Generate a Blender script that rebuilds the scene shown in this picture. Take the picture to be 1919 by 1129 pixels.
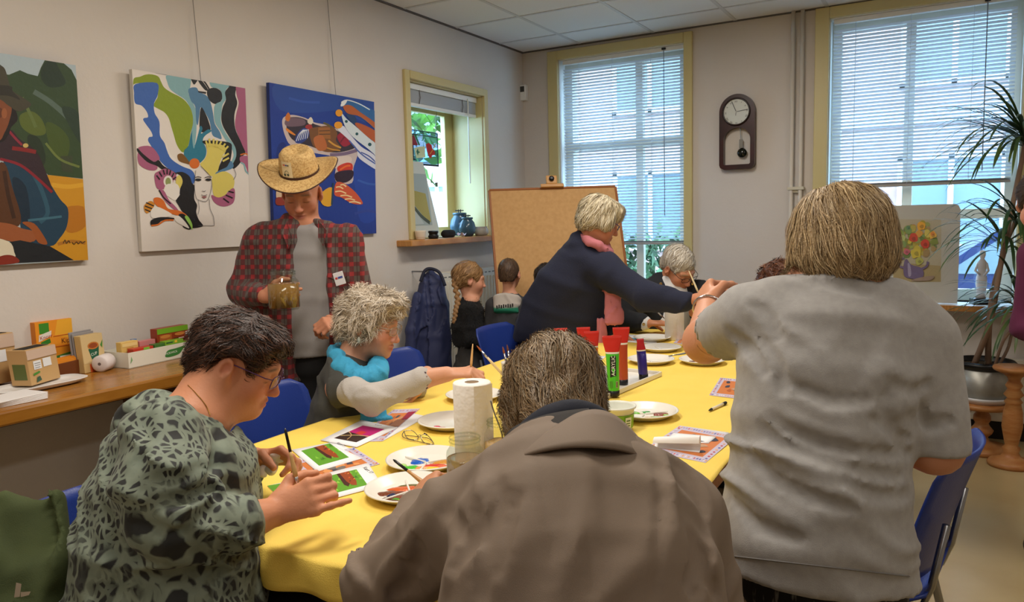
import bpy, bmesh, math, random
import numpy as np
from mathutils import Vector, Matrix
from mathutils.geometry import tessellate_polygon

for o in list(bpy.data.objects):
    bpy.data.objects.remove(o, do_unlink=True)
scene = bpy.context.scene
COL = scene.collection
rng = np.random.default_rng(7)
random.seed(7)

# ------------------------------------------------------------------ camera
IW, IH, FPX = 1919.0, 1129.0, 1422.0
CX, CY = IW / 2, IH / 2
CAM = np.array([0.0, 0.0, 1.4])
A_X = np.array([0.86737843, -0.0312698, -0.49666574])    # world axes seen from the camera
A_Y = np.array([0.4970075, 0.10509543, 0.86135852])
A_Z = np.array([-0.02526279, 0.9939704, -0.10669884])
MW = np.array([A_X, A_Y, A_Z])
RIGHT, UPV, FWD = MW[:, 0], MW[:, 1], MW[:, 2]
cam = bpy.data.cameras.new('camera')
cam.sensor_fit = 'HORIZONTAL'
cam.sensor_width = 36.0
cam.lens = FPX / IW * 36.0
cam.clip_start = 0.05
cam.clip_end = 200
cam_o = bpy.data.objects.new('camera', cam)
COL.objects.link(cam_o)
mm = Matrix.Identity(4)
for i in range(3):
    mm[i][0], mm[i][1], mm[i][2], mm[i][3] = RIGHT[i], UPV[i], -FWD[i], CAM[i]
cam_o.matrix_world = mm
scene.camera = cam_o

# ------------------------------------------------------------------ world, lamps, exposure
scene.view_settings.view_transform = 'Standard'
scene.view_settings.look = 'None'
scene.view_settings.gamma = 1.0
scene.view_settings.use_curve_mapping = False
scene.view_settings.exposure = 0.02
world = bpy.data.worlds.new('overcast_sky')
scene.world = world
world.use_nodes = True
bg = world.node_tree.nodes['Background']
bg.inputs['Color'].default_value = (0.50, 0.70, 1.0, 1)
bg.inputs['Strength'].default_value = 16.0
LAMP_POWER = 17.0
LAMP_COLOR = (1.0, 0.925, 0.83)
LAMPS = [(-1.35, 1.3), (-1.35, 3.3), (0.85, 1.3), (0.85, 3.3), (-1.35, -0.7), (0.85, -0.7)]
for lk, (lx, ly) in enumerate(LAMPS):
    ld = bpy.data.lights.new('ceiling_panel_light', 'AREA')
    ld.shape = 'RECTANGLE'
    ld.size, ld.size_y = 0.28, 1.1
    ld.energy = LAMP_POWER * (1.9, 1.6, 0.55, 0.75, 0.6, 0.3)[lk]
    ld.color = LAMP_COLOR
    lo_ = bpy.data.objects.new('ceiling_panel_light', ld)
    lo_.location = (lx, ly, 2.655)
    COL.objects.link(lo_)

# room dimensions (metres)
XW, YW, HC = -2.941, 5.359, 2.695
XR, YF = 2.6, -1.9
ZT = 0.745          # top of the tablecloth
ZK = 0.86           # top of the counter

def ray(u, v):
    return MW @ np.array([(u - CX) / FPX, (CY - v) / FPX, 1.0])
def at(u, v, d):
    return CAM + ray(u, v) * d
def onz(u, v, z=ZT):
    r = ray(u, v); return CAM + r * ((z - CAM[2]) / r[2])
def onx(u, v, x=XW):
    r = ray(u, v); return CAM + r * (x / r[0])
def ony(u, v, y=YW):
    r = ray(u, v); return CAM + r * (y / r[1])
def pxm(w, d):
    return w * d / FPX
def depth_of(p):
    return float(np.dot(np.asarray(p) - CAM, FWD))
def unit(v):
    v = np.asarray(v, float); return v / (np.linalg.norm(v) + 1e-12)
def V(*a):
    return np.array(a, float)

# ------------------------------------------------------------------ materials
def lin(c):
    c = np.asarray(c[:3], float) / 255.0
    return tuple(np.where(c <= 0.04045, c / 12.92, ((c + 0.055) / 1.055) ** 2.4))
MATS = {}
def mat(name, col=(200, 200, 200), rough=0.6, metal=0.0, bump=None, var=None, alpha=1.0, trans=0.0, ior=1.45,
        sheen=0.0, attr=None, spec=0.5, wave=None, emit=None, sub=0.0, coord='Object', mapscale=None):
    if name in MATS:
        return MATS[name]
    m = bpy.data.materials.new(name); m.use_nodes = True
    nt = m.node_tree; N = nt.nodes; L = nt.links
    b = N['Principled BSDF']
    b.inputs['Base Color'].default_value = (*lin(col), 1)
    b.inputs['Roughness'].default_value = rough
    b.inputs['Metallic'].default_value = metal
    b.inputs['IOR'].default_value = ior
    b.inputs['Specular IOR Level'].default_value = spec
    b.inputs['Transmission Weight'].default_value = trans
    b.inputs['Alpha'].default_value = alpha
    if sub:
        b.inputs['Subsurface Weight'].default_value = sub
        b.inputs['Subsurface Radius'].default_value = (0.012, 0.005, 0.003)
        b.inputs['Subsurface Scale'].default_value = 0.6
    if sheen:
        b.inputs['Sheen Weight'].default_value = sheen
    if emit:
        b.inputs['Emission Color'].default_value = (*lin(emit[0]), 1)
        b.inputs['Emission Strength'].default_value = emit[1]
    tc = N.new('ShaderNodeTexCoord')
    src = tc.outputs[coord]
    if mapscale:
        mp = N.new('ShaderNodeMapping'); mp.inputs['Scale'].default_value = mapscale
        L.new(src, mp.inputs['Vector']); src = mp.outputs['Vector']
    base = None
    if attr:
        a = N.new('ShaderNodeAttribute'); a.attribute_name = attr
        base = a.outputs['Color']
    if var:      # (scale, second colour, low, high, detail)
        n = N.new('ShaderNodeTexNoise'); n.inputs['Scale'].default_value = var[0]
        n.inputs['Detail'].default_value = var[4] if len(var) > 4 else 4
        L.new(src, n.inputs['Vector'])
        r = N.new('ShaderNodeMapRange'); r.inputs['From Min'].default_value = var[2]; r.inputs['From Max'].default_value = var[3]
        L.new(n.outputs['Fac'], r.inputs['Value'])
        mx = N.new('ShaderNodeMix'); mx.data_type = 'RGBA'
        L.new(r.outputs['Result'], mx.inputs[0])
        if base is not None:
            L.new(base, mx.inputs[6])
        else:
            mx.inputs[6].default_value = (*lin(col), 1)
        mx.inputs[7].default_value = (*lin(var[1]), 1)
        base = mx.outputs[2]
    if base is not None:
        L.new(base, b.inputs['Base Color'])
    if bump:     # (scale, strength, detail)
        n = N.new('ShaderNodeTexNoise'); n.inputs['Scale'].default_value = bump[0]
        n.inputs['Detail'].default_value = bump[2] if len(bump) > 2 else 3
        L.new(src, n.inputs['Vector'])
        bp = N.new('ShaderNodeBump'); bp.inputs['Strength'].default_value = bump[1]; bp.inputs['Distance'].default_value = 0.004
        L.new(n.outputs['Fac'], bp.inputs['Height']); L.new(bp.outputs['Normal'], b.inputs['Normal'])
    MATS[name] = m
    return m
def glass(name, col=(255, 255, 255), rough=0.02, ior=1.3):
    if name in MATS: return MATS[name]
    m = mat(name, col, rough=rough, trans=1.0, ior=ior)
    return m
def pane_mat(name, col=(235, 245, 245), gloss=0.06):      # thin sheet glass: see-through with a little reflection
    if name in MATS: return MATS[name]
    m = bpy.data.materials.new(name); m.use_nodes = True
    N = m.node_tree.nodes; L = m.node_tree.links
    N.remove(N['Principled BSDF'])
    t = N.new('ShaderNodeBsdfTransparent'); t.inputs['Color'].default_value = (*lin(col), 1)
    g = N.new('ShaderNodeBsdfGlossy'); g.inputs['Roughness'].default_value = 0.03
    x = N.new('ShaderNodeMixShader'); x.inputs[0].default_value = gloss
    L.new(t.outputs[0], x.inputs[1]); L.new(g.outputs[0], x.inputs[2])
    L.new(x.outputs[0], N['Material Output'].inputs['Surface'])
    MATS[name] = m
    return m

# ------------------------------------------------------------------ objects
def tag(o, label=None, cat=None, group=None, kind=None):
    if label: o['label'] = label
    if cat: o['category'] = cat
    if group: o['group'] = group
    if kind: o['kind'] = kind
    return o
def empty(name, loc=(0, 0, 0), label=None, cat=None, group=None, kind=None, rz=0.0):
    o = bpy.data.objects.new(name, None); COL.objects.link(o)
    o.empty_display_size = 0.05
    o.location = tuple(float(c) for c in loc); o.rotation_euler = (0, 0, rz)
    return tag(o, label, cat, group, kind)
def origin_of(o):
    p = np.zeros(3)
    while o is not None:
        p = p + np.array(o.location); o = o.parent
    return p
def mesh(name, verts, faces, m=None, parent=None, smooth=False, local=False, colors=None, mats=None, midx=None, vcol=None, loc=None):
    """verts are world coordinates unless local; a child is shifted into its parent's frame (parents are only translated)"""
    me = bpy.data.meshes.new(name)
    v = np.asarray(verts, float).reshape(-1, 3)
    off = np.zeros(3)
    if not local:
        if parent is not None: off = origin_of(parent)
        elif loc is not None: off = np.asarray(loc, float)
        elif len(v): off = V((v[:, 0].min() + v[:, 0].max()) / 2, (v[:, 1].min() + v[:, 1].max()) / 2, v[:, 2].min())
    me.from_pydata((v - off).tolist(), [], [tuple(int(i) for i in f) for f in faces])
    if mats:
        for q in mats: me.materials.append(q)
        if midx is not None: me.polygons.foreach_set('material_index', np.asarray(midx, np.int32))
    elif m is not None:
        me.materials.append(m)
    if smooth:
        me.polygons.foreach_set('use_smooth', np.ones(len(me.polygons), bool))
    if colors is not None:      # one colour per face
        ca = me.color_attributes.new('Col', 'FLOAT_COLOR', 'CORNER')
        arr = np.ones((len(me.loops), 4))
        k = 0
        for p, c in zip(me.polygons, colors):
            arr[k:k + p.loop_total, :3] = c; k += p.loop_total
        ca.data.foreach_set('color', arr.ravel())
    if vcol is not None:
        ca = me.color_attributes.new('Col', 'FLOAT_COLOR', 'POINT')
        arr = np.ones((len(v), 4)); arr[:, :3] = vcol
        ca.data.foreach_set('color', arr.ravel())
    me.update()
    o = bpy.data.objects.new(name, me); COL.objects.link(o)
    if parent is not None: o.parent = parent
    elif not local: o.location = tuple(off)
    return o
def copy_tree(o, parent=None):
    c = o.copy(); COL.objects.link(c); c.parent = parent
    for ch in list(o.children): copy_tree(ch, c)
    return c

# ------------------------------------------------------------------ mesh makers: each returns (verts, faces)
def join(*gs):
    vs, fs, n = [], [], 0
    for v, f in gs:
        vs.append(np.asarray(v, float).reshape(-1, 3)); fs += [tuple(i + n for i in q) for q in f]; n += len(vs[-1])
    return np.vstack(vs), fs
def xf(g, R=None, t=(0, 0, 0), s=1.0):
    v = np.asarray(g[0], float) * s
    if R is not None: v = v @ np.asarray(R, float).T
    return v + np.asarray(t, float), g[1]
def rotz(a):
    c, s = math.cos(a), math.sin(a); return np.array([[c, -s, 0], [s, c, 0], [0, 0, 1.0]])
def rotx(a):
    c, s = math.cos(a), math.sin(a); return np.array([[1.0, 0, 0], [0, c, -s], [0, s, c]])
def roty(a):
    c, s = math.cos(a), math.sin(a); return np.array([[c, 0, s], [0, 1.0, 0], [-s, 0, c]])
def frame(x, y=None, z=None):
    """rotation whose columns are the given directions"""
    if z is None: z = np.cross(x, y)
    if y is None: y = np.cross(z, x)
    if x is None: x = np.cross(y, z)
    return np.array([unit(x), unit(y), unit(z)]).T
def box(x0, x1, y0, y1, z0, z1):
    v = [(x, y, z) for x in (x0, x1) for y in (y0, y1) for z in (z0, z1)]
    return np.array(v, float), [(0, 1, 3, 2), (4, 6, 7, 5), (0, 4, 5, 1), (2, 3, 7, 6), (0, 2, 6, 4), (1, 5, 7, 3)]
def cbox(sx, sy, sz, c=(0, 0, 0)):
    return box(c[0] - sx / 2, c[0] + sx / 2, c[1] - sy / 2, c[1] + sy / 2, c[2] - sz / 2, c[2] + sz / 2)
def rbox(x0, x1, y0, y1, z0, z1, r=0.004, seg=2):
    bm = bmesh.new()
    v, f = box(x0, x1, y0, y1, z0, z1)
    bv = [bm.verts.new(p) for p in v]
    for q in f: bm.faces.new([bv[i] for i in q])
    bmesh.ops.recalc_face_normals(bm, faces=bm.faces)
    bmesh.ops.bevel(bm, geom=list(bm.edges), offset=r, segments=seg, profile=0.5, affect='EDGES')
    bm.verts.index_update()
    out = np.array([p.co for p in bm.verts]), [tuple(p.index for p in q.verts) for q in bm.faces]
    bm.free(); return out
def lathe(prof, n=32, c=(0, 0, 0), cap=True):
    v, f = [], []
    m = len(prof)
    for r, z in prof:
        for i in range(n):
            a = 2 * math.pi * i / n
            v.append((c[0] + r * math.cos(a), c[1] + r * math.sin(a), c[2] + z))
    for j in range(m - 1):
        for i in range(n):
            k = (i + 1) % n
            f.append((j * n + i, j * n + k, (j + 1) * n + k, (j + 1) * n + i))
    if cap:
        f.append(tuple(range(n))[::-1]); f.append(tuple((m - 1) * n + i for i in range(n)))
    return np.array(v), f
def tube(pts, r, n=8, cap=True):
    pts = np.asarray(pts, float); m = len(pts)
    rr = np.full(m, r) if np.isscalar(r) else np.asarray(r, float)
    tg = np.gradient(pts, axis=0)
    v, f = [], []
    a = V(0, 0, 1) if abs(unit(tg[0])[2]) < 0.9 else V(1, 0, 0)
    for i in range(m):
        t = unit(tg[i]); b = unit(np.cross(t, a)); a = np.cross(b, t)
        for k in range(n):
            w = 2 * math.pi * k / n
            v.append(pts[i] + rr[i] * (math.cos(w) * a + math.sin(w) * b))
    for i in range(m - 1):
        for k in range(n):
            q = (k + 1) % n
            f.append((i * n + k, (i + 1) * n + k, (i + 1) * n + q, i * n + q))
    if cap:
        f.append(tuple(range(n))); f.append(tuple((m - 1) * n + i for i in range(n))[::-1])
    return np.array(v), f
def crom(pts, sub=6, closed=False):
    p = np.asarray(pts, float); n = len(p); out = []
    rng_ = range(n) if closed else range(n - 1)
    for i in rng_:
        p0 = p[(i - 1) % n] if closed or i > 0 else p[0]
        p1 = p[i]; p2 = p[(i + 1) % n]
        p3 = p[(i + 2) % n] if closed or i + 2 < n else p[-1]
        for k in range(sub):
            t = k / sub
            out.append(0.5 * (2 * p1 + (p2 - p0) * t + (2 * p0 - 5 * p1 + 4 * p2 - p3) * t * t + (3 * p1 - p0 - 3 * p2 + p3) * t ** 3))
    if not closed: out.append(p[-1])
    return np.array(out)
def extrude(poly, h, axis=2):
    """2-D outline (ccw) to a prism along z"""
    p = np.asarray(poly, float); n = len(p)
    v = np.vstack([np.c_[p, np.zeros(n)], np.c_[p, np.full(n, h)]])
    tri = tessellate_polygon([[Vector((a, b, 0)) for a, b in p]])
    f = [tuple(t) for t in tri] + [tuple(i + n for i in t) for t in tri]
    f += [(i, (i + 1) % n, n + (i + 1) % n, n + i) for i in range(n)]
    return v, f
def fixn(o):
    bm = bmesh.new(); bm.from_mesh(o.data)
    bmesh.ops.recalc_face_normals(bm, faces=bm.faces)
    bm.to_mesh(o.data); bm.free(); return o
def grid_surface(fn, nu, nv):
    v = [fn(i / nu, j / nv) for i in range(nu + 1) for j in range(nv + 1)]
    f = [(i * (nv + 1) + j, (i + 1) * (nv + 1) + j, (i + 1) * (nv + 1) + j + 1, i * (nv + 1) + j + 1) for i in range(nu) for j in range(nv)]
    return np.array(v), f

# ------------------------------------------------------------------ flat print: painted shapes and lettering on real surfaces
PRINT = mat('printed_colour', rough=0.55, attr='Col', bump=(60, 0.05))
PAINTED = mat('painted_colour', rough=0.5, attr='Col', bump=(45, 0.25), coord='Object')
FONT_CACHE = {}
def text_geo(s, size=1.0):
    if s in FONT_CACHE:
        v, f = FONT_CACHE[s]; return v * size, f
    cu = bpy.data.curves.new('lettering', 'FONT'); cu.body = s; cu.size = 1.0; cu.resolution_u = 2
    o = bpy.data.objects.new('lettering', cu)
    me = o.to_mesh()
    v = np.array([p.co[:] for p in me.vertices]).reshape(-1, 3); f = [tuple(p.vertices) for p in me.polygons]
    o.to_mesh_clear(); bpy.data.objects.remove(o); bpy.data.curves.remove(cu)
    FONT_CACHE[s] = (v, f)
    return v * size, f
def print_on(name, parent, origin, ux, uy, shapes, lift=0.0006, step=0.00025, m=None):
    """shapes: (colour, [(u,v)...], smooth) or ('text', colour, string, (u,v), size, angle[, mirrored]); u,v in units of |ux|,|uy|"""
    origin, ux, uy = map(lambda a: np.asarray(a, float), (origin, ux, uy))
    nn = unit(np.cross(ux, uy))
    vs, fs, cs, n = [], [], [], 0
    for k, sh in enumerate(shapes):
        h = lift + step * k
        if sh[0] == 'text':
            _, c, s, (u, v), size, ang = sh[:6]
            g = text_geo(s, size)
            if not len(g[0]): continue
            p = g[0][:, :2].copy()
            if len(sh) > 6 and sh[6]: p[:, 0] *= -1
            ca, sa = math.cos(ang), math.sin(ang)
            lu, lv = np.linalg.norm(ux), np.linalg.norm(uy)
            p = np.c_[p[:, 0] * ca - p[:, 1] * sa, p[:, 0] * sa + p[:, 1] * ca]       # metres
            w = origin + u * ux + v * uy + p[:, :1] * unit(ux) + p[:, 1:2] * unit(uy) + h * nn
            vs.append(w); fs += [tuple(i + n for i in q) for q in g[1]]; cs += [lin(c)] * len(g[1]); n += len(w)
            continue
        c, pts = sh[0], np.asarray(sh[1], float)
        if len(sh) > 2 and sh[2]: pts = crom(pts, 5, True)
        tri = tessellate_polygon([[Vector((a, b, 0)) for a, b in pts]])
        w = origin + pts[:, :1] * ux + pts[:, 1:2] * uy + h * nn
        for t in tri:
            a, b_, c_ = (w[i] for i in t)
            if np.dot(np.cross(b_ - a, c_ - a), nn) < 0: t = (t[0], t[2], t[1])
            fs.append(tuple(i + n for i in t)); cs.append(lin(c))
        vs.append(w); n += len(w)
    return mesh(name, np.vstack(vs), fs, m or PRINT, parent, colors=cs)
def rect(u0, v0, u1, v1):
    return [(u0, v0), (u1, v0), (u1, v1), (u0, v1)]
def disc(u, v, ru, rv=None, n=14, a0=0.0):
    rv = rv or ru
    return [(u + ru * math.cos(a0 + 2 * math.pi * i / n), v + rv * math.sin(a0 + 2 * math.pi * i / n)) for i in range(n)]
def blob(u, v, ru, rv=None, n=9, jit=0.3, seed=0):
    g = random.Random(seed); rv = rv or ru
    return [(u + ru * (1 - jit * g.random()) * math.cos(2 * math.pi * i / n), v + rv * (1 - jit * g.random()) * math.sin(2 * math.pi * i / n)) for i in range(n)]
# ================================================================== SETTING
M_WALL = mat('wall_paint', (214, 207, 200), rough=0.85, bump=(55, 0.25, 6), var=(1.2, (206, 198, 190), 0.35, 0.7))
M_CEIL = mat('ceiling_tile', (222, 220, 216), rough=0.9, bump=(160, 0.3, 2))
M_GRID = mat('ceiling_grid', (196, 194, 190), rough=0.5)
M_CREAM = mat('cream_gloss_paint', (204, 190, 136), rough=0.35, bump=(20, 0.05))
M_WHITEP = mat('white_gloss_paint', (232, 234, 232), rough=0.35)
M_OAK = mat('sill_oak', (196, 142, 78), rough=0.4, var=(9, (170, 112, 52), 0.35, 0.7), mapscale=(12, 1, 1))
M_FLOOR = mat('floor_vinyl', (178, 158, 116), rough=0.28, var=(2.2, (162, 140, 98), 0.35, 0.7, 8), bump=(30, 0.03))
M_DARKBASE = mat('dark_skirting', (28, 24, 22), rough=0.5)
M_RAD = mat('radiator_enamel', (222, 216, 200), rough=0.4)
M_GLASSPANE = pane_mat('window_glass')
M_SLAT = mat('blind_slat', (212, 218, 224), rough=0.45)
M_BLACK = mat('black_plastic', (16, 16, 18), rough=0.4)

def struct(o): o['kind'] = 'structure'; return o

struct(mesh('floor', *box(XW - .1, XR + .1, YF - .1, YW + .1, -0.06, 0.0), M_FLOOR))
# left wall with the recessed window opening
W1 = dict(y0=3.872, y1=4.740, z0=1.290, z1=2.285, rec=0.26)
g = []
a, b = XW - 0.34, XW
g.append(box(a, b, YF, W1['y0'], 0, HC + .06)); g.append(box(a, b, W1['y1'], YW + .34, 0, HC + .06))
g.append(box(a, b, W1['y0'], W1['y1'], 0, W1['z0'])); g.append(box(a, b, W1['y0'], W1['y1'], W1['z1'], HC + .06))
struct(mesh('wall_left', *join(*g), M_WALL))
# back wall with two tall windows
W2 = dict(x0=-2.627, x1=-1.646, z0=0.83, z1=2.600)
W3 = dict(x0=-0.699, x1=0.345, z0=0.83, z1=2.622)
a, b = YW, YW + 0.34
g = [box(XW, W2['x0'], a, b, 0, HC + .06), box(W2['x1'], W3['x0'], a, b, 0, HC + .06), box(W3['x1'], XR + .1, a, b, 0, HC + .06)]
for w in (W2, W3):
    g += [box(w['x0'], w['x1'], a, b, 0, w['z0']), box(w['x0'], w['x1'], a, b, w['z1'], HC + .06)]
struct(mesh('wall_back', *join(*g), M_WALL))
struct(mesh('wall_right', *box(XR, XR + .1, YF - .1, YW, 0, HC + .06), M_WALL))
struct(mesh('wall_front', *box(XW, XR, YF - .1, YF, 0, HC + .06), M_WALL))
struct(mesh('baseboard_back', *box(XW, XR, YW - 0.014, YW, 0, 0.11), M_DARKBASE))
struct(mesh('baseboard_left', *box(XW, XW + 0.014, YF, YW - 0.014, 0, 0.11), M_DARKBASE))

# suspended ceiling: every tile is a piece, carried by a grid
ceil = struct(empty('ceiling', (0, 0, HC)))
mesh('soffit', *box(XW, XR, YF, YW, HC + 0.03, HC + 0.06), M_CEIL, ceil)
GX = [-2.442 + .575 * i for i in range(9)]; GY = [3.845 + .570 * i for i in range(-10, 3)]
xs = [XW] + [x for x in GX if XW < x < XR] + [XR]; ys = [YF] + [y for y in GY if YF < y < YW] + [YW]
tiles = {}
lamp_cells = set()
for i in range(len(xs) - 1):
    for j in range(len(ys) - 1):
        w, d = xs[i + 1] - xs[i], ys[j + 1] - ys[j]
        key = (round(w, 3), round(d, 3))
        if key not in tiles:
            gg = rbox(-w / 2 + .005, w / 2 - .005, -d / 2 + .005, d / 2 - .005, 0.0, 0.018, .003, 1)
            o = mesh('ceiling_tile', *gg, M_CEIL, ceil, local=True); tiles[key] = o
        else:
            o = tiles[key].copy(); COL.objects.link(o); o.parent = ceil
        o.location = ((xs[i] + xs[i + 1]) / 2, (ys[j] + ys[j + 1]) / 2, 0.002)
gb = [box(x - .012, x + .012, YF, YW, HC - 0.001, HC + .004) for x in xs[1:-1]] + [box(XW, XR, y - .012, y + .012, HC - 0.0013, HC + .0035) for y in ys[1:-1]]
mesh('grid_bar', *join(*gb), M_GRID, ceil)
ge = [box(XW, XW + .018, YF, YW, HC - .006, HC + .003), box(XW, XR, YW - .018, YW, HC - .006, HC + .003)]
mesh('edge_trim', *join(*ge), mat('edge_trim', (90, 86, 84), rough=.6), ceil)
# the lamps themselves: flat fittings in the ceiling over the table
for k, (lx, ly) in enumerate(LAMPS):
    f = empty('ceiling_light', (lx, ly, 2.66), 'flat white ceiling light fitting ' + ['above the near end of the table', 'above the far end of the table', 'above the grey shirt side', 'nearest the potted palm', 'behind the camera on the painting side', 'behind the camera on the open side'][k], 'ceiling light', 'ceiling light fittings')
    mesh('housing', *rbox(lx - .16, lx + .16, ly - .57, ly + .57, 2.662, 2.694, .006, 1), M_WHITEP, f)

# ---- window 1 (left wall)
w1 = struct(empty('window_1', (XW, (W1['y0'] + W1['y1']) / 2, W1['z0'])))
y0, y1, z0, z1 = W1['y0'], W1['y1'], W1['z0'], W1['z1']
mesh('architrave', *join(rbox(XW, XW + .022, y0 - .05, y0, z0, z1 + .05, .004), rbox(XW, XW + .022, y1, y1 + .05, z0, z1 + .05, .004), rbox(XW, XW + .026, y0, y1, z1, z1 + .05, .004)), M_CREAM, w1)
xr = XW - W1['rec']
mesh('reveal', *join(box(xr, XW, y0, y0 + .006, z0, z1), box(xr, XW, y1 - .006, y1, z0, z1), box(xr, XW, y0, y1, z1 - .006, z1), box(xr, XW, y0, y1, z0, z0 + .006)), M_CREAM, w1)
mesh('window_frame', *join(rbox(xr - .04, xr, y0, y0 + .09, z0, z1, .004), rbox(xr - .04, xr, y1 - .1, y1, z0, z1, .004), rbox(xr - .04, xr, y0 + .09, y1 - .1, z1 - .13, z1, .004), rbox(xr - .04, xr, y0 + .09, y1 - .1, z0, z0 + .07, .004)), M_CREAM, w1)
mesh('pane', *box(xr - .024, xr - .020, y0 + .09, y1 - .1, z0 + .07, z1 - .13), M_GLASSPANE, w1)
mesh('window_sill', *rbox(XW - .25, XW + .115, 3.70, 4.90, 1.252, 1.290, .006), M_OAK, w1)
# raised blind in window 1
bl = empty('raised_blind', (XW - .05, (y0 + y1) / 2, z1 - .16), 'raised venetian blind bunched at the top of the small recessed window', 'blind')
mesh('head_rail', *rbox(XW - .075, XW - .035, y0 + .015, y1 - .015, z1 - .045, z1 - .008, .003), M_WHITEP, bl)
for i in range(24):
    zz = z1 - .05 - i * .0032
    mesh('slat', *box(XW - .070, XW - .042, y0 + .02, y1 - .02, zz - .0016, zz), M_SLAT, bl)
mesh('bottom_rail', *rbox(XW - .072, XW - .040, y0 + .018, y1 - .018, z1 - .150, z1 - .128, .003), M_WHITEP, bl)
for yy in (y0 + .17, y1 - .2):
    mesh('ladder_tape', *tube([(XW - .038, yy, z1 - .03), (XW - .037, yy + .008, z1 - .09), (XW - .038, yy - .004, z1 - .13)], .003, 6), mat('grey_cord', (120, 122, 126)), bl)
mesh('tilt_wand', *tube([(XW - .03, y1 - .14, z1 - .03), (XW - .03, y1 - .14, z1 - .62)], .005, 8), mat('clear_wand', (225, 232, 228), rough=.2), bl)

# ---- windows 2 and 3 (back wall)
def tall_window(n, w, mull, transom, lower):
    o = struct(empty('window_%d' % n, ((w['x0'] + w['x1']) / 2, YW, w['z0'])))
    x0, x1, z0, z1 = w['x0'], w['x1'], w['z0'], w['z1']
    mesh('architrave', *join(rbox(x0 - .085, x0, YW - .028, YW, z0, min(z1 + .068, HC - .004), .005), rbox(x1, x1 + .062, YW - .028, YW, z0, min(z1 + .068, HC - .004), .005), rbox(x0, x1, YW - .028, YW, z1, min(z1 + .068, HC - .004), .005)), M_CREAM, o)
    mesh('reveal', *join(box(x0, x0 + .005, YW, YW + .2, z0, z1), box(x1 - .005, x1, YW, YW + .2, z0, z1), box(x0, x1, YW, YW + .2, z1 - .005, z1)), M_WHITEP, o)
    fy0, fy1 = YW + .10, YW + .15
    fr = [rbox(x0 + .004, x0 + .065, fy0, fy1, z0, z1, .004), rbox(x1 - .065, x1 - .004, fy0, fy1, z0, z1, .004), rbox(x0 + .06, x1 - .06, fy0, fy1, z1 - .07, z1 - .004, .004), rbox(x0 + .06, x1 - .06, fy0, fy1, z0, z0 + .07, .004)]
    M_SASH = mat('sash_paint', (216, 214, 198), rough=.35)
    mesh('window_frame', *join(*fr), M_SASH, o)
    mesh('mullion', *rbox(mull - .028, mull + .028, fy0 + .002, fy1 - .002, z0 + .06, z1 - .06, .003), M_SASH, o)
    for t in transom:
        mesh('transom', *rbox(x0 + .06, x1 - .06, fy0 - .004, fy1 - .004, t - .03, t + .03, .003), M_SASH, o)
    zz = [z0 + .07] + list(transom) + [z1 - .07]
    for i in range(len(zz) - 1):
        for xa, xb in ((x0 + .06, mull), (mull, x1 - .06)):
            mesh('pane', *box(xa, xb, fy0 + .024, fy0 + .028, zz[i], zz[i + 1]), M_GLASSPANE, o)
    mesh('window_sill', *rbox(x0 - .12, x1 + .12, YW - .19, YW + .10, z0 - .036, z0, .005), mat('white_sill', (226, 226, 228), rough=.3), o)
    mesh('sill_edge', *rbox(x0 - .12, x1 + .12, YW - .196, YW - .188, z0 - .036, z0 - .002, .002), M_OAK, o)
    return o
tall_window(2, W2, -2.02, [1.02 + .93], None)
tall_window(3, W3, -0.24, [1.365], None)

def venetian(name, x0, x1, ztop, zbot, label, cords, wand, tilt):
    root = empty(name, ((x0 + x1) / 2, YW - .01, zbot), label, 'blind')
    yb = YW + .035
    mesh('head_rail', *rbox(x0, x1, yb - .018, yb + .018, ztop - .03, ztop, .003), M_WHITEP, root)
    pitch, wd = 0.0222, 0.026
    n = int((ztop - .04 - zbot - .02) / pitch)
    sl = grid_surface(lambda a, b: V(x0 + (x1 - x0) * a, (b - .5) * wd * math.cos(tilt), (b - .5) * wd * math.sin(tilt) + .0016 * (1 - (2 * b - 1) ** 2)), 1, 4)
    first = None
    for i in range(n):
        z = zbot + .022 + i * pitch
        if first is None:
            o = mesh('slat', sl[0] - V((x0 + x1) / 2, 0, 0), sl[1], M_SLAT, root, smooth=True, local=True); first = o
        else:
            o = first.copy(); COL.objects.link(o); o.parent = root
        o.location = (0, yb - (YW - .01), z - zbot)
    mesh('bottom_rail', *rbox(x0, x1, yb - .014, yb + .014, zbot, zbot + .016, .003), mat('blind_bottom_rail', (168, 164, 158), rough=.4), root)
    mc = mat('blind_cord', (196, 200, 206), rough=.8)
    for xc in cords:
        for s in (-.0125, .0125):
            mesh('ladder_cord', *tube([(xc, yb + s, ztop - .02), (xc, yb + s, zbot)], .0013, 5), mc, root)
    if wand:
        mesh('tilt_wand', *tube([(wand[0], yb - .024, ztop - .015), (wand[0] + .004, yb - .026, wand[1])], .003, 6), mat('blind_wand', (120, 128, 136), rough=.3), root)
        mesh('wand_hook', *rbox(wand[0] - .015, wand[0] + .015, yb - .03, yb - .018, ztop - .02, ztop - .006, .002), M_BLACK, root)
    return root
venetian('venetian_blind', W2['x0'] + .025, W2['x1'] - .01, W2['z1'] - .006, 1.191, 'white venetian blind lowered in the window behind the easel', [-2.47, -2.2, -1.9], (-1.80, 1.40), -0.42)
venetian('venetian_blind', W3['x0'] + .02, W3['x1'] - .04, W3['z1'] - .006, 1.545, 'shorter white venetian blind in the window behind the potted palm', [-0.55, -0.24, 0.09], (0.155, 1.62), -0.46)

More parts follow.
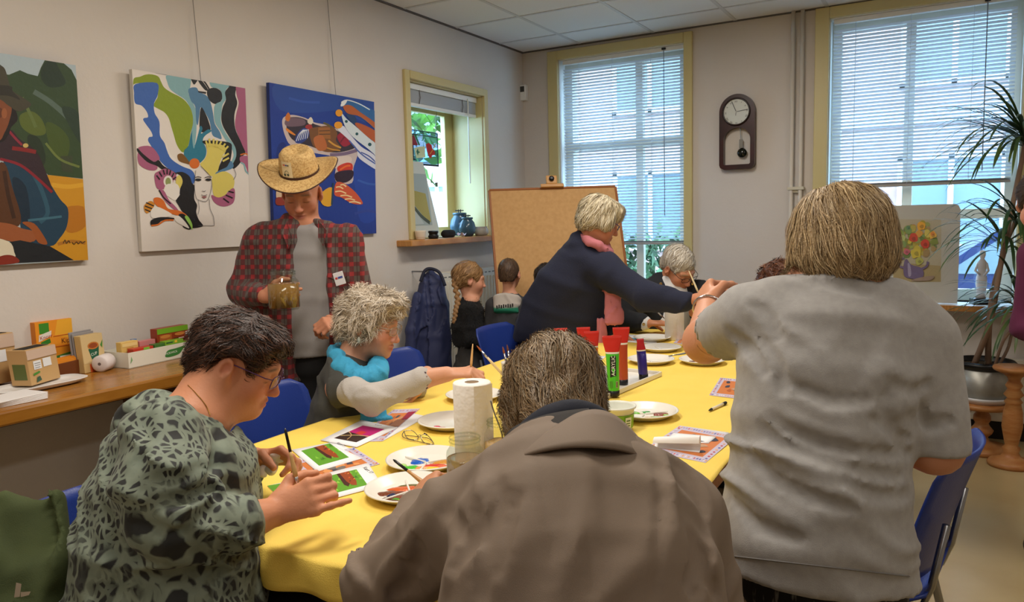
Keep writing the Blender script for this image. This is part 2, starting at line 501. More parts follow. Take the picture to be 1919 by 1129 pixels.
# ---- heating pipes, sensor, radiators
pp = empty('heating_pipe', (-.888, YW, 0), 'pair of thin white heating pipes running up the wall beside the clock', 'pipe')
for xp in (-.917, -.860):
    mesh('pipe', *tube([(xp, YW - .03, 0), (xp, YW - .03, HC)], .013, 12), mat('pipe_paint', (214, 206, 194), rough=.45), pp, smooth=True)
mesh('pipe_clip', *join(rbox(-.94, -.835, YW - .05, YW - .002, 1.548, 1.568, .003), rbox(-.906, -.872, YW - .03, YW - .001, 1.53, 1.55, .003)), mat('pipe_clip', (206, 200, 180)), pp)
sn = empty('wall_sensor', (XW + .07, YW, 2.25), 'small white motion sensor high in the corner', 'sensor')
p = ony(984, 175, YW)
mesh('body', *rbox(p[0] - .03, p[0] + .028, YW - .045, YW, p[2] - .06, p[2] + .06, .006), M_WHITEP, sn)
mesh('lens', *rbox(p[0] - .02, p[0] + .018, YW - .048, YW - .04, p[2] + .005, p[2] + .048, .003), mat('sensor_lens', (70, 74, 78), rough=.2), sn)
def radiator(name, org, along, out, length, z0, z1, label):
    """org: wall point at one end; along/out unit directions"""
    r = empty(name, (*org[:2], 0), label, 'radiator')
    R = np.array([along, out, V(0, 0, 1)]).T
    def put(nm, g, m=M_RAD): return mesh(nm, *xf(g, R, V(org[0], org[1], 0)), m, r, smooth=False)
    put('panel', rbox(0, length, .045, .07, z0, z1, .008))
    put('back_panel', rbox(0.01, length - .01, .0, .02, z0 + .01, z1 - .01, .004))
    put('top_grille', rbox(0, length, .01, .07, z1 - .004, z1 + .008, .003))
    n = int(length / .042)
    for i in range(n):
        xx = .03 + i * (length - .06) / max(n - 1, 1)
        put('rib', xf(rbox(-.012, .012, 0, .012, z0 + .05, z1 - .05, .006, 2), None, (xx, .066, 0)))
    for i in range(int(length / .05)):
        put('grille_slot', box(.02 + i * .05, .05 + i * .05, .0702, .0710, z1 - .028, z1 - .022), mat('grille_shadow_slot', (60, 58, 54)))
    put('bracket', join(box(.1, .14, -.01, .05, z0 + .1, z0 + .14), box(length - .14, length - .1, -.01, .05, z0 + .1, z0 + .14)))
    return r
radiator('radiator', (XW + .03, 3.98), V(0, 1, 0), V(1, 0, 0), 1.1, .40, 1.06, 'white ribbed radiator under the small window behind the children')
radiator('radiator', (1.0, YW - .04), V(-1, 0, 0), V(0, -1, 0), 1.35, .13, .50, 'low white ribbed radiator behind the plant stands')

# ---- street outside: road, pavement, brick houses opposite, hedge, parked car
M_BRICK = mat('brick_far', (176, 148, 140), rough=.9, var=(3.0, (160, 130, 124), .35, .7))
M_ROAD = mat('street_paving', (120, 118, 116), rough=.9, bump=(12, .2))
mesh('street', *box(-16, 14, YW + .36, YW + 22, -.34, -.14), M_ROAD)['kind'] = 'structure'
mesh('side_garden', *box(-16, XW - .36, -3, YW + .36, -.3, -.1), mat('garden_soil', (92, 104, 64), rough=.95))['kind'] = 'structure'
hb = empty('house', (-4, YW + 8.5, -.14), 'brick house across the street seen through the blinds', 'building')
yh = YW + 8.5
mesh('facade', *box(-14, 9, yh, yh + 5, -.14, 5.6), M_BRICK, hb)
mesh('roof', *join(xf(box(-14.3, 9.3, 0, 4.2, 0, .12), rotx(.7), (0, yh - .3, 5.55))), mat('roof_tile', (92, 84, 86), rough=.8, bump=(9, .4)), hb)
mesh('gutter', *box(-14.2, 9.2, yh - .2, yh, 5.45, 5.6), M_WHITEP, hb)
mesh('white_band', *box(-14, 9, yh - .04, yh, 2.72, 3.0), mat('facade_band', (208, 214, 220), rough=.7), hb)
M_DARKWIN = mat('far_window_glass', (110, 126, 140), rough=.1)
for i in range(9):
    for zz, hh in ((.75, 1.5), (3.3, 1.5)):
        xx = -13 + i * 2.45
        f = mesh('window', *join(box(xx, xx + 1.5, yh - .06, yh, zz, zz + .09), box(xx, xx + 1.5, yh - .06, yh, zz + hh - .09, zz + hh), box(xx, xx + .09, yh - .06, yh, zz, zz + hh), box(xx + 1.41, xx + 1.5, yh - .06, yh, zz, zz + hh), box(xx + .71, xx + .79, yh - .06, yh, zz, zz + hh)), M_WHITEP, hb)
        mesh('window_pane', *box(xx + .05, xx + 1.45, yh - .02, yh - .005, zz + .05, zz + hh - .05), M_DARKWIN, f)
def leafy(name, c, r, n, col, label, cat, leaf=.07, seed=1):
    g = np.random.default_rng(seed)
    d = g.normal(size=(n, 3)); d /= np.linalg.norm(d, axis=1)[:, None]
    P = np.asarray(c) + d * np.asarray(r) * (g.random((n, 1)) ** .4)
    A = g.normal(size=(n, 3)); A /= np.linalg.norm(A, axis=1)[:, None]
    B = np.cross(A, d); B /= np.linalg.norm(B, axis=1)[:, None] + 1e-9
    v = np.stack([P - A * leaf, P + B * leaf * .45, P + A * leaf, P - B * leaf * .45], 1).reshape(-1, 3)
    f = [(4 * i, 4 * i + 1, 4 * i + 2, 4 * i + 3) for i in range(n)]
    root = empty(name, (c[0], c[1], -.14), label, cat)
    mesh('foliage', v, f, mat('leaf_%s' % name, col, rough=.6, var=(3, tuple(int(q * .6) for q in col), .4, .6)), root)['kind'] = 'stuff'
    mesh('trunk', *tube([(c[0], c[1], -.14), (c[0] + .05, c[1], c[2] - r[2] * .2)], [.1, .05], 8), mat('bark', (86, 70, 54), rough=.9), root)
    return root
leafy('street_hedge', (-3.0, YW + 3.6, .5), (1.6, .5, .8), 1500, (78, 110, 70), 'green hedge outside the window behind the easel', 'hedge', .09)
leafy('garden_tree', (-6.6, 6.4, 2.6), (1.8, 2.2, 1.4), 2600, (92, 146, 48), 'bright green tree outside the small window', 'tree', .12, 2)
leafy('garden_shrub', (-5.0, 5.6, 1.0), (.8, 1.0, .9), 900, (110, 160, 70), 'low green shrub outside the small window', 'shrub', .09, 3)
mesh('garden_wall', *box(-9.2, -9.0, -2, 14, -.14, 2.0), mat('garden_wall', (206, 208, 206), rough=.9))['kind'] = 'structure'
# parked car
cx, cyy = 1.0, YW + 3.4
car = empty('parked_car', (cx, cyy, -.14), 'dark blue parked car outside the window behind the palm', 'car')
prof = [(-2.0, .32), (-2.05, .62), (-1.9, .82), (-1.15, .92), (-.6, 1.36), (.75, 1.40), (1.45, .95), (2.0, .86), (2.08, .55), (2.0, .32)]
g = extrude([(a, b) for a, b in prof], 1.6)
mesh('car_body', *xf(g, np.array([[1, 0, 0], [0, 0, 1], [0, 1, 0]]), (cx, cyy - .8, -.14)), mat('car_paint', (30, 44, 84), rough=.2), car)
g = extrude([(-1.02, .95), (-.55, 1.31), (.7, 1.34), (1.25, .97)], 1.62)
mesh('side_window', *xf(g, np.array([[1, 0, 0], [0, 0, 1], [0, 1, 0]]), (cx, cyy - .81, -.14)), M_DARKWIN, car)
for wx in (-1.3, 1.3):
    mesh('wheel', *xf(lathe([(.12, -.1), (.31, -.09), (.33, 0), (.31, .09), (.12, .1)], 20), rotx(math.pi / 2), (cx + wx, cyy - .75, .2)), M_BLACK, car)
# ================================================================== FURNITURE
M_WOOD = mat('table_wood', (176, 112, 52), rough=.4, var=(6, (150, 90, 40), .3, .7), mapscale=(1, 8, 8))
M_HONEY = mat('honey_wood', (166, 112, 42), rough=.22, var=(5, (142, 90, 28), .3, .7), mapscale=(6, 1, 6))
M_PINE = mat('turned_pine', (176, 124, 72), rough=.45, var=(14, (160, 98, 48), .35, .7), mapscale=(1, 1, 6))
M_STEEL = mat('steel_tube', (150, 152, 156), rough=.3, metal=1.0)
M_BLUE = mat('blue_chair_plastic', (34, 56, 132), rough=.38, bump=(220, .12, 2))
TX0, TX1, TY0, TY1 = -1.805, -0.500, 1.045, 4.310
tb = empty('table', (-1.15, 2.7, 0), 'long wooden table under the yellow cloth', 'table')
mesh('tabletop', *rbox(TX0 + .006, TX1, TY0 + .004, TY1, .692, .7385, .004), M_WOOD, tb)
for x in (TX0 + .07, TX1 - .07):
    for y in (TY0 + .08, 2.68, TY1 - .08):
        mesh('leg', *rbox(x - .028, x + .028, y - .028, y + .028, 0, .692, .004), mat('table_leg', (176, 150, 116), rough=.5), tb)
mesh('apron', *join(box(TX0 + .08, TX1 - .08, TY0 + .07, TY0 + .09, .61, .692), box(TX0 + .08, TX1 - .08, TY1 - .09, TY1 - .07, .61, .692), box(TX0 + .06, TX0 + .08, TY0 + .08, TY1 - .08, .61, .692), box(TX1 - .08, TX1 - .06, TY0 + .08, TY1 - .08, .61, .692)), M_WOOD, tb)
# cloth: lies on the top, hangs over the near end and the left side
def cloth_pt(a, b):
    ovl, ovr, ovf, ovb = .045, .010, .085, .03
    x = TX0 - ovl + (TX1 - TX0 + ovl + ovr) * a
    y = TY0 - ovf + (TY1 - TY0 + ovf + ovb) * b
    dx = max(TX0 - x, x - TX1, 0.0); dy = max(TY0 - y, y - TY1, 0.0)
    d = math.hypot(dx, dy)
    z = ZT - .0008 + .0008 * math.sin(x * 21) * math.sin(y * 17)
    if d > 0:
        z = ZT - max(d - .012, 0) * .96 - .004 * min(d / .012, 1)
        pl = .012 * math.sin(26 * x + 3) * math.sin(11 * y + 1) + .010 * math.sin(41 * x + 19 * y)
        k = min(d / .05, 1.0)
        x = min(max(x, TX0), TX1) + (np.sign(x - (TX0 + TX1) / 2) * (.008 + (pl * .8 + .006) * k) if dx > 0 else 0)
        y = min(max(y, TY0), TY1) + (np.sign(y - (TY0 + TY1) / 2) * (.008 + (pl + .008) * k) if dy > 0 else 0)
    return V(x, y, z)
v, f = grid_surface(cloth_pt, 110, 240)
M_CLOTH = mat('yellow_paper_cloth', (244, 212, 98), rough=.75, bump=(420, .25, 2), var=(7, (240, 206, 90), .35, .7))
o = mesh('tablecloth', v, f, M_CLOTH, smooth=True)
tag(o, 'yellow paper cloth covering the long table', 'tablecloth')
sm = o.modifiers.new('thickness', 'SOLIDIFY'); sm.thickness = .0012; sm.offset = -1

# counter along the left wall
ct = empty('counter', (XW + .22, .8, 0), 'honey coloured wooden counter along the left wall', 'counter')
mesh('worktop', *rbox(XW + .002, -2.470, YF + .02, 2.10, ZK - .048, ZK, .008), M_HONEY, ct)
for y in (-1.0, .75, 1.85):
    mesh('support', *rbox(XW + .06, -2.60, y - .03, y + .03, 0, ZK - .048, .004), mat('counter_support', (96, 62, 34), rough=.5), ct)
mesh('back_rail', *box(XW + .016, XW + .04, YF + .02, 2.08, ZK - .15, ZK - .048), mat('counter_rail', (96, 62, 34)), ct)

# blue stacking chair, built once: local frame, faces +y, origin on the floor under the seat
def shell(pts2d, fn, th):
    """outline in a 2-D sheet, bent by fn, thickened along the sheet normal"""
    n = 18; us = np.linspace(-1, 1, n)
    V0, F = [], []
    def row(off):
        out = []
        for b in np.linspace(0, 1, 14):
            hw = pts2d(b)
            for a in us: out.append(fn(a * hw, b, off))
        return out
    A = row(0.0); B = row(th); m = 14
    V0 = A + B; N = len(A)
    for j in range(m - 1):
        for i in range(n - 1):
            q = j * n + i
            F.append((q, q + 1, q + n + 1, q + n)); F.append((N + q, N + q + n, N + q + n + 1, N + q + 1))
    ring = [i for i in range(n)] + [j * n + n - 1 for j in range(1, m)] + [(m - 1) * n + i for i in range(n - 2, -1, -1)] + [j * n for j in range(m - 2, 0, -1)]
    for k in range(len(ring)):
        p, q = ring[k], ring[(k + 1) % len(ring)]
        F.append((p, N + p, N + q, q))
    return np.array(V0), F
def superw(b, w, e=5.0, lo=.8):
    t = abs(2 * b - 1); return w * (1 - t ** e) ** (1 / e) if t < 1 else w * .55
def make_chair(label):
    r = empty('stacking_chair', (0, 0, 0), label, 'chair', 'blue stacking chairs')
    def back(a, b, off):
        hw = .205
        z = .50 + .325 * b; y = -.185 - .075 * b - .02 * b * b + .055 * (a / hw) ** 2 - off
        return V(a, y, z)
    def wb(b):
        t = b
        if t > .86: return .205 * math.sqrt(max(1 - ((t - .86) / .14) ** 2 * .42, .1))
        if t < .12: return .205 * (.86 + .14 * t / .12)
        return .205
    fixn(mesh('backrest', *shell(wb, back, .008), M_BLUE, r, smooth=True, local=True))
    def seat(a, b, off):
        y = -.20 + .42 * b
        z = .445 + .018 * (a / .2) ** 2 - .03 * max(b - .75, 0) ** 1.0 + .035 * max(.15 - b, 0) / .15 - off
        return V(a, y, z)
    def ws(b):
        if b > .88: return .21 * math.sqrt(max(1 - ((b - .88) / .12) ** 2 * .45, .1))
        return .19 + .02 * min(b / .3, 1)
    fixn(mesh('seat', *shell(ws, seat, .009), M_BLUE, r, smooth=True, local=True))
    for s in (-1, 1):
        mesh('leg', *tube([(s * .16, .15, .425), (s * .185, .17, .38), (s * .225, .235, .0)], .011, 10), M_STEEL, r, smooth=True, local=True)
        mesh('leg', *tube([(s * .16, -.14, .425), (s * .185, -.16, .38), (s * .225, -.245, .0)], .011, 10), M_STEEL, r, smooth=True, local=True)
        mesh('back_support', *tube([(s * .15, -.10, .435), (s * .15, -.185, .44), (s * .15, -.205, .50), (s * .15, -.232, .66)], .009, 8), M_STEEL, r, smooth=True, local=True)
        mesh('side_rail', *tube([(s * .16, -.14, .428), (s * .16, .15, .428)], .010, 8), M_STEEL, r, smooth=True, local=True)
    return r
chair0 = make_chair('blue plastic chair the woman in the blue scarf sits on')
def chair_at(back_xy, facing, label, first=False):
    """back_xy: floor point under the middle of the top of the backrest"""
    f = unit(facing); o = chair0 if first else copy_tree(chair0)
    o.location = (back_xy[0] + f[0] * .28, back_xy[1] + f[1] * .28, 0)
    o.rotation_euler = (0, 0, math.atan2(-f[0], f[1]))
    o['label'] = label
    return o
chair_at((-2.16, 1.86), (1, .06), 'blue plastic chair the woman in the blue scarf sits on', True)
chair_at((-2.19, 2.63), (1, .05), 'empty blue plastic chair just beyond the woman in the blue scarf')
chair_at((-2.19, 3.52), (1, .0), 'empty blue plastic chair beside the standing woman in navy')
chair_at((.085, 2.13), (-1, .14), 'blue plastic chair behind the standing woman in the grey shirt')
chair_at((-1.66, .80), (.9, .35), 'blue plastic chair under the seated woman in the patterned blouse')
chair_at((-.32, .42), (-.3, 1), 'blue plastic chair under the seated man in the taupe raincoat')
chair_at((-.20, 3.75), (-1, 0), 'blue plastic chair under the seated woman with auburn hair')
chair_at((-1.42, 5.02), (0, -1), 'blue plastic chair under the seated man in the black blazer')

# easel with a large fibreboard panel
ez = empty('easel', tuple(at(1040, 600, 4.95) * V(1, 1, 0)), 'wooden easel holding the big bare board before the window', 'easel')
b_tl, b_tr = at(917, 357, 4.93), at(1153, 350, 4.93)
b_bl, b_br = at(940, 640, 4.72), at(1190, 625, 4.72)
M_EASEL = mat('easel_beech', (198, 146, 76), rough=.45, var=(8, (178, 124, 60), .35, .7))
nrm = unit(np.cross(b_tr - b_tl, b_tl - b_bl))
if np.dot(nrm, FWD) < 0: nrm = -nrm
mid_t, mid_b = (b_tl + b_tr) / 2, (b_bl + b_br) / 2
dn = unit(mid_b - mid_t)
foot = mid_t + dn * ((mid_t[2]) / -dn[2])
ax = unit(b_tr - b_tl)
mast_t = mid_t - dn * .10 + nrm * .05
mesh('mast', *tube([foot + nrm * .05, mast_t], .022, 4), M_EASEL, ez)
back_ft = V(foot[0], foot[1], 0) + V(nrm[0], nrm[1], 0) * .45
mesh('back_leg', *tube([mid_t + nrm * .08, back_ft + V(0, 0, .0)], .016, 4), M_EASEL, ez)
for s in (-1, 1):
    mesh('front_leg', *tube([mid_t + ax * s * .05 + nrm * .05, foot + ax * s * .32 + nrm * .05], .016, 4), M_EASEL, ez)
mesh('ledge', *tube([mid_b + ax * -.34 + nrm * -.005 + dn * .02, mid_b + ax * .34 - nrm * .005 + dn * .02], .02, 4), M_EASEL, ez)
kc = mid_t - dn * .012
R = frame(ax, z=-dn)
mesh('top_clamp', *join(xf(rbox(-.075, .075, -.03, .03, -.012, .012, .004), R, kc), xf(rbox(-.036, .036, -.022, .028, .012, .072, .006), R, kc)), M_EASEL, ez)
mesh('clamp_knob', *xf(lathe([(.0, -.01), (.016, -.009), (.017, .004), (.008, .012), (0, .012)], 16, cap=False), R @ rotx(math.pi / 2), kc - nrm * .03 - dn * .046), M_BLACK, ez)
bd = empty('drawing_board', tuple(mid_b), 'large tan fibreboard panel standing on the easel', 'board')
P = [b_tl, b_tr, b_br, b_bl]
def slab(P, n, t): return np.vstack([P, [p + n * t for p in P]]), [(0, 1, 2, 3), (7, 6, 5, 4), (0, 4, 5, 1), (1, 5, 6, 2), (2, 6, 7, 3), (3, 7, 4, 0)]
fixn(mesh('panel', *slab(P, nrm, .012), mat('fibreboard', (196, 154, 102), rough=.8, var=(40, (186, 144, 92), .35, .7)), bd))
edge = mat('board_edge', (150, 92, 50), rough=.6)
for a_, b_ in ((0, 1), (1, 2), (3, 0)):
    mesh('edge_strip', *tube([P[a_] + nrm * .006, P[b_] + nrm * .006], .011, 4), edge, bd)

# turned plant stands, pot and palm
s1 = V(.199, 5.047, 0); st = empty('plant_stand', s1, 'low turned wooden stand under the potted palm', 'plant stand')
prof = [(.0, 0), (.150, .0), (.154, .012), (.150, .03), (.09, .04), (.045, .058), (.032, .085), (.052, .105), (.060, .125), (.040, .15), (.034, .165), (.045, .185), (.043, .21), (.028, .235), (.032, .25), (.05, .262)]
mesh('stem', *lathe(prof, 32, s1, cap=False), M_PINE, st, smooth=True)
mesh('top', *lathe([(0, .262), (.148, .262), (.156, .272), (.156, .284), (.148, .293), (0, .293)], 40, s1, cap=False), M_PINE, st, smooth=True)
s2 = V(.330, 4.81, 0); st2 = empty('plant_stand', s2, 'tall slender turned wooden stand at the right edge', 'plant stand')
prof = [(0, 0), (.108, 0), (.112, .016), (.10, .032), (.05, .05), (.036, .075), (.044, .10), (.030, .115), (.034, .13), (.05, .22), (.046, .30), (.036, .345), (.044, .355), (.030, .375), (.048, .395), (.030, .425), (.042, .445), (.028, .47), (.034, .49), (.06, .512)]
mesh('column', *lathe(prof, 32, s2, cap=False), M_PINE, st2, smooth=True)
mesh('top', *lathe([(0, .512), (.07, .514), (.098, .528), (.104, .538), (.10, .548), (0, .548)], 36, s2, cap=False), M_PINE, st2, smooth=True)
sc = empty('plant_saucer', s1 + V(0, 0, .293), 'white plastic saucer under the zinc plant pot', 'saucer')
mesh('dish', *lathe([(0, .294), (.118, .294), (.138, .318), (.142, .330), (.136, .330), (.118, .303), (0, .303)], 40, s1, cap=False), mat('white_plastic', (226, 226, 230), rough=.35), sc, smooth=True)
pot = empty('plant_pot', s1 + V(0, 0, .303), 'zinc bucket pot with a black rim holding the palm', 'plant pot')
M_ZINC = mat('zinc', (176, 174, 166), rough=.42, metal=.45, var=(5, (140, 138, 130), .35, .65))
mesh('bucket', *lathe([(0, .3035), (.112, .3035), (.116, .31), (.143, .505), (.139, .505), (.11, .32), (0, .32)], 40, s1, cap=False), M_ZINC, pot, smooth=True)
mesh('rim', *lathe([(.132, .49), (.146, .492), (.160, .512), (.160, .524), (.150, .534), (.140, .528), (.132, .505)], 40, s1, cap=False), M_BLACK, pot, smooth=True)
mesh('soil', *lathe([(0, .500), (.13, .502), (.135, .498)], 30, s1, cap=False), mat('soil', (62, 48, 30), rough=.95, bump=(60, .8)), pot)
palm = empty('potted_palm', s1 + V(0, 0, .5), 'tall dragon palm with long narrow dark green leaves', 'plant')
gg = random.Random(4)
M_LEAF = mat('palm_leaf', (42, 70, 34), rough=.4, var=(3, (96, 112, 40), .48, .75))
M_CANE = mat('palm_cane', (138, 112, 92), rough=.8, bump=(60, .5))
canes = [[s1 + V(-.05, .0, .50), at(1856, 600, 4.2), at(1880, 470, 4.2), at(1915, 300, 4.2), at(1921, 262, 4.2)],
         [s1 + V(.02, .02, .50), at(1853, 620, 4.25), at(1862, 540, 4.25), at(1880, 480, 4.25), at(1884, 455, 4.25)],
         [s1 + V(.05, -.02, .50), at(1880, 640, 4.2), at(1910, 600, 4.15), at(1930, 560, 4.1)],
         [s1 + V(.07, .03, .50), at(1890, 650, 4.3), at(1900, 600, 4.3), at(1905, 560, 4.3)],
         [at(1880, 470, 4.2), at(1893, 440, 4.15), at(1905, 400, 4.1)]]
for i, c in enumerate(canes):
    mesh('cane', *tube(crom(c, 5), np.linspace(.017 if i < 2 else .009, .011 if i < 2 else .006, len(crom(c, 5))), 8), M_CANE, palm, smooth=True)
def leaf(base, d, L, w, droop):
    d = unit(d); side = unit(np.cross(d, V(0, 0, 1)) + V(.001, 0, 0)); p = np.array(base, float); vs = []
    n = 9
    for i in range(n + 1):
        t = i / n
        ww = w * (0.35 + 1.6 * t) * (1 - t) ** .55 if t < 1 else .0004
        up = unit(np.cross(side, d))
        vs += [p - side * ww, p + up * ww * .25, p + side * ww]
        d = unit(d + V(0, 0, -droop) * (.3 + t)); p = p + d * (L / n)
    f = []
    for i in range(n):
        for k in (0, 1): q = 3 * i + k; f.append((q, q + 1, q + 4, q + 3))
    return np.array(vs), f
crowns = [(at(1921, 258, 4.2), 76, .58, (-.30, -.3, .40)), (at(1884, 455, 4.25), 40, .46, (0, -.1, .25)), (at(1930, 560, 4.1), 34, .44, (-.2, -.1, .2)), (at(1905, 560, 4.3), 30, .40, (0, -.1, .2)), (at(1905, 400, 4.1), 30, .46, (-.1, -.2, .2))]
for cpt, n, L, bias in crowns:
    for i in range(n):
        a = 2.399 * i; el = gg.uniform(-.35, .95)
        d = V(math.cos(a), math.sin(a), el) + V(*bias)
        l_ = L * gg.uniform(.7, 1.1)
        dd = unit(d); e_ = cpt + dd * l_
        if e_[1] > YW - .20: d = V(d[0], -abs(d[1]) * .5 - .1, d[2])
        mesh('leaf', *leaf(cpt + V(0, 0, gg.uniform(-.06, .02)), d, l_, .0105, gg.uniform(.12, .32)), M_LEAF, palm, smooth=True)
# ================================================================== ON THE WALLS
M_CANVAS = mat('canvas_edge', (206, 200, 190), rough=.8, bump=(300, .3, 2))
def stroke(pts, w):
    p = crom(pts, 4); t = np.gradient(p, axis=0); n = np.c_[-t[:, 1], t[:, 0]]
    n /= np.linalg.norm(n, axis=1)[:, None] + 1e-9
    return [tuple(q) for q in np.vstack([p + n * w / 2, (p - n * w / 2)[::-1]])]
class Canvas:
    """canvas on the left wall, hung a little forward at the top; shapes are given in pixels of an enlarged crop of the photo"""
    def __init__(s, label, tl, tr, bl, br, zo, zs, edge, wire_v=None):
        s.o3 = onx(*bl, XW + .024); ux = onx(*br, XW + .024) - s.o3; top = onx(*tl, XW + .05)
        s.ux = ux * V(0, 1, 0); s.uy = V(.026, 0, top[2] - s.o3[2])
        s.zo, s.zs = zo, zs
        s.n = unit(np.cross(s.ux, s.uy))
        s.root = empty('painting', s.o3 + s.ux * .5, label, 'painting', None)
        q = [s.o3, s.o3 + s.ux, s.o3 + s.ux + s.uy, s.o3 + s.uy]
        fixn(mesh('canvas', *slab(q, -s.n, .020), edge, s.root))
    def uv(s, x, y):
        u, v = s.zo[0] + x / s.zs, s.zo[1] + y / s.zs
        r = ray(u, v); t = np.dot(s.o3 - CAM, s.n) / np.dot(r, s.n); p = CAM + r * t - s.o3
        return (float(np.dot(p, s.ux) / np.dot(s.ux, s.ux)), float(np.dot(p, s.uy) / np.dot(s.uy, s.uy)))
    def paint(s, base, shapes):
        out = [(base, rect(0, 0, 1, 1))]
        for sh in shapes:
            if sh[0] == 'text': out.append(sh); continue
            pts = [s.uv(*p) for p in sh[1]]
            if len(sh) < 3 or sh[2]: pts = crom(pts, 4, True)
            pts = np.clip(np.asarray(pts), 0.0, 1.0)
            out.append((sh[0], [tuple(q) for q in pts]))
        return print_on('painted_picture', s.root, s.o3, s.ux, s.uy, out, .0005, .00005, PAINTED)
K, WHT = (26, 24, 26), (226, 220, 212)
c2 = Canvas('unframed white canvas with colourful swirling hair around a drawn face', (250, 130), (463, 158), (266, 472), (470, 457), (230, 120), 3.135, M_CANVAS)
GR, BL, LT, MB, TE, PK, YE, OR = (132, 150, 24), (58, 98, 172), (128, 170, 176), (78, 122, 158), (38, 116, 142), (164, 90, 122), (212, 196, 96), (208, 106, 34)
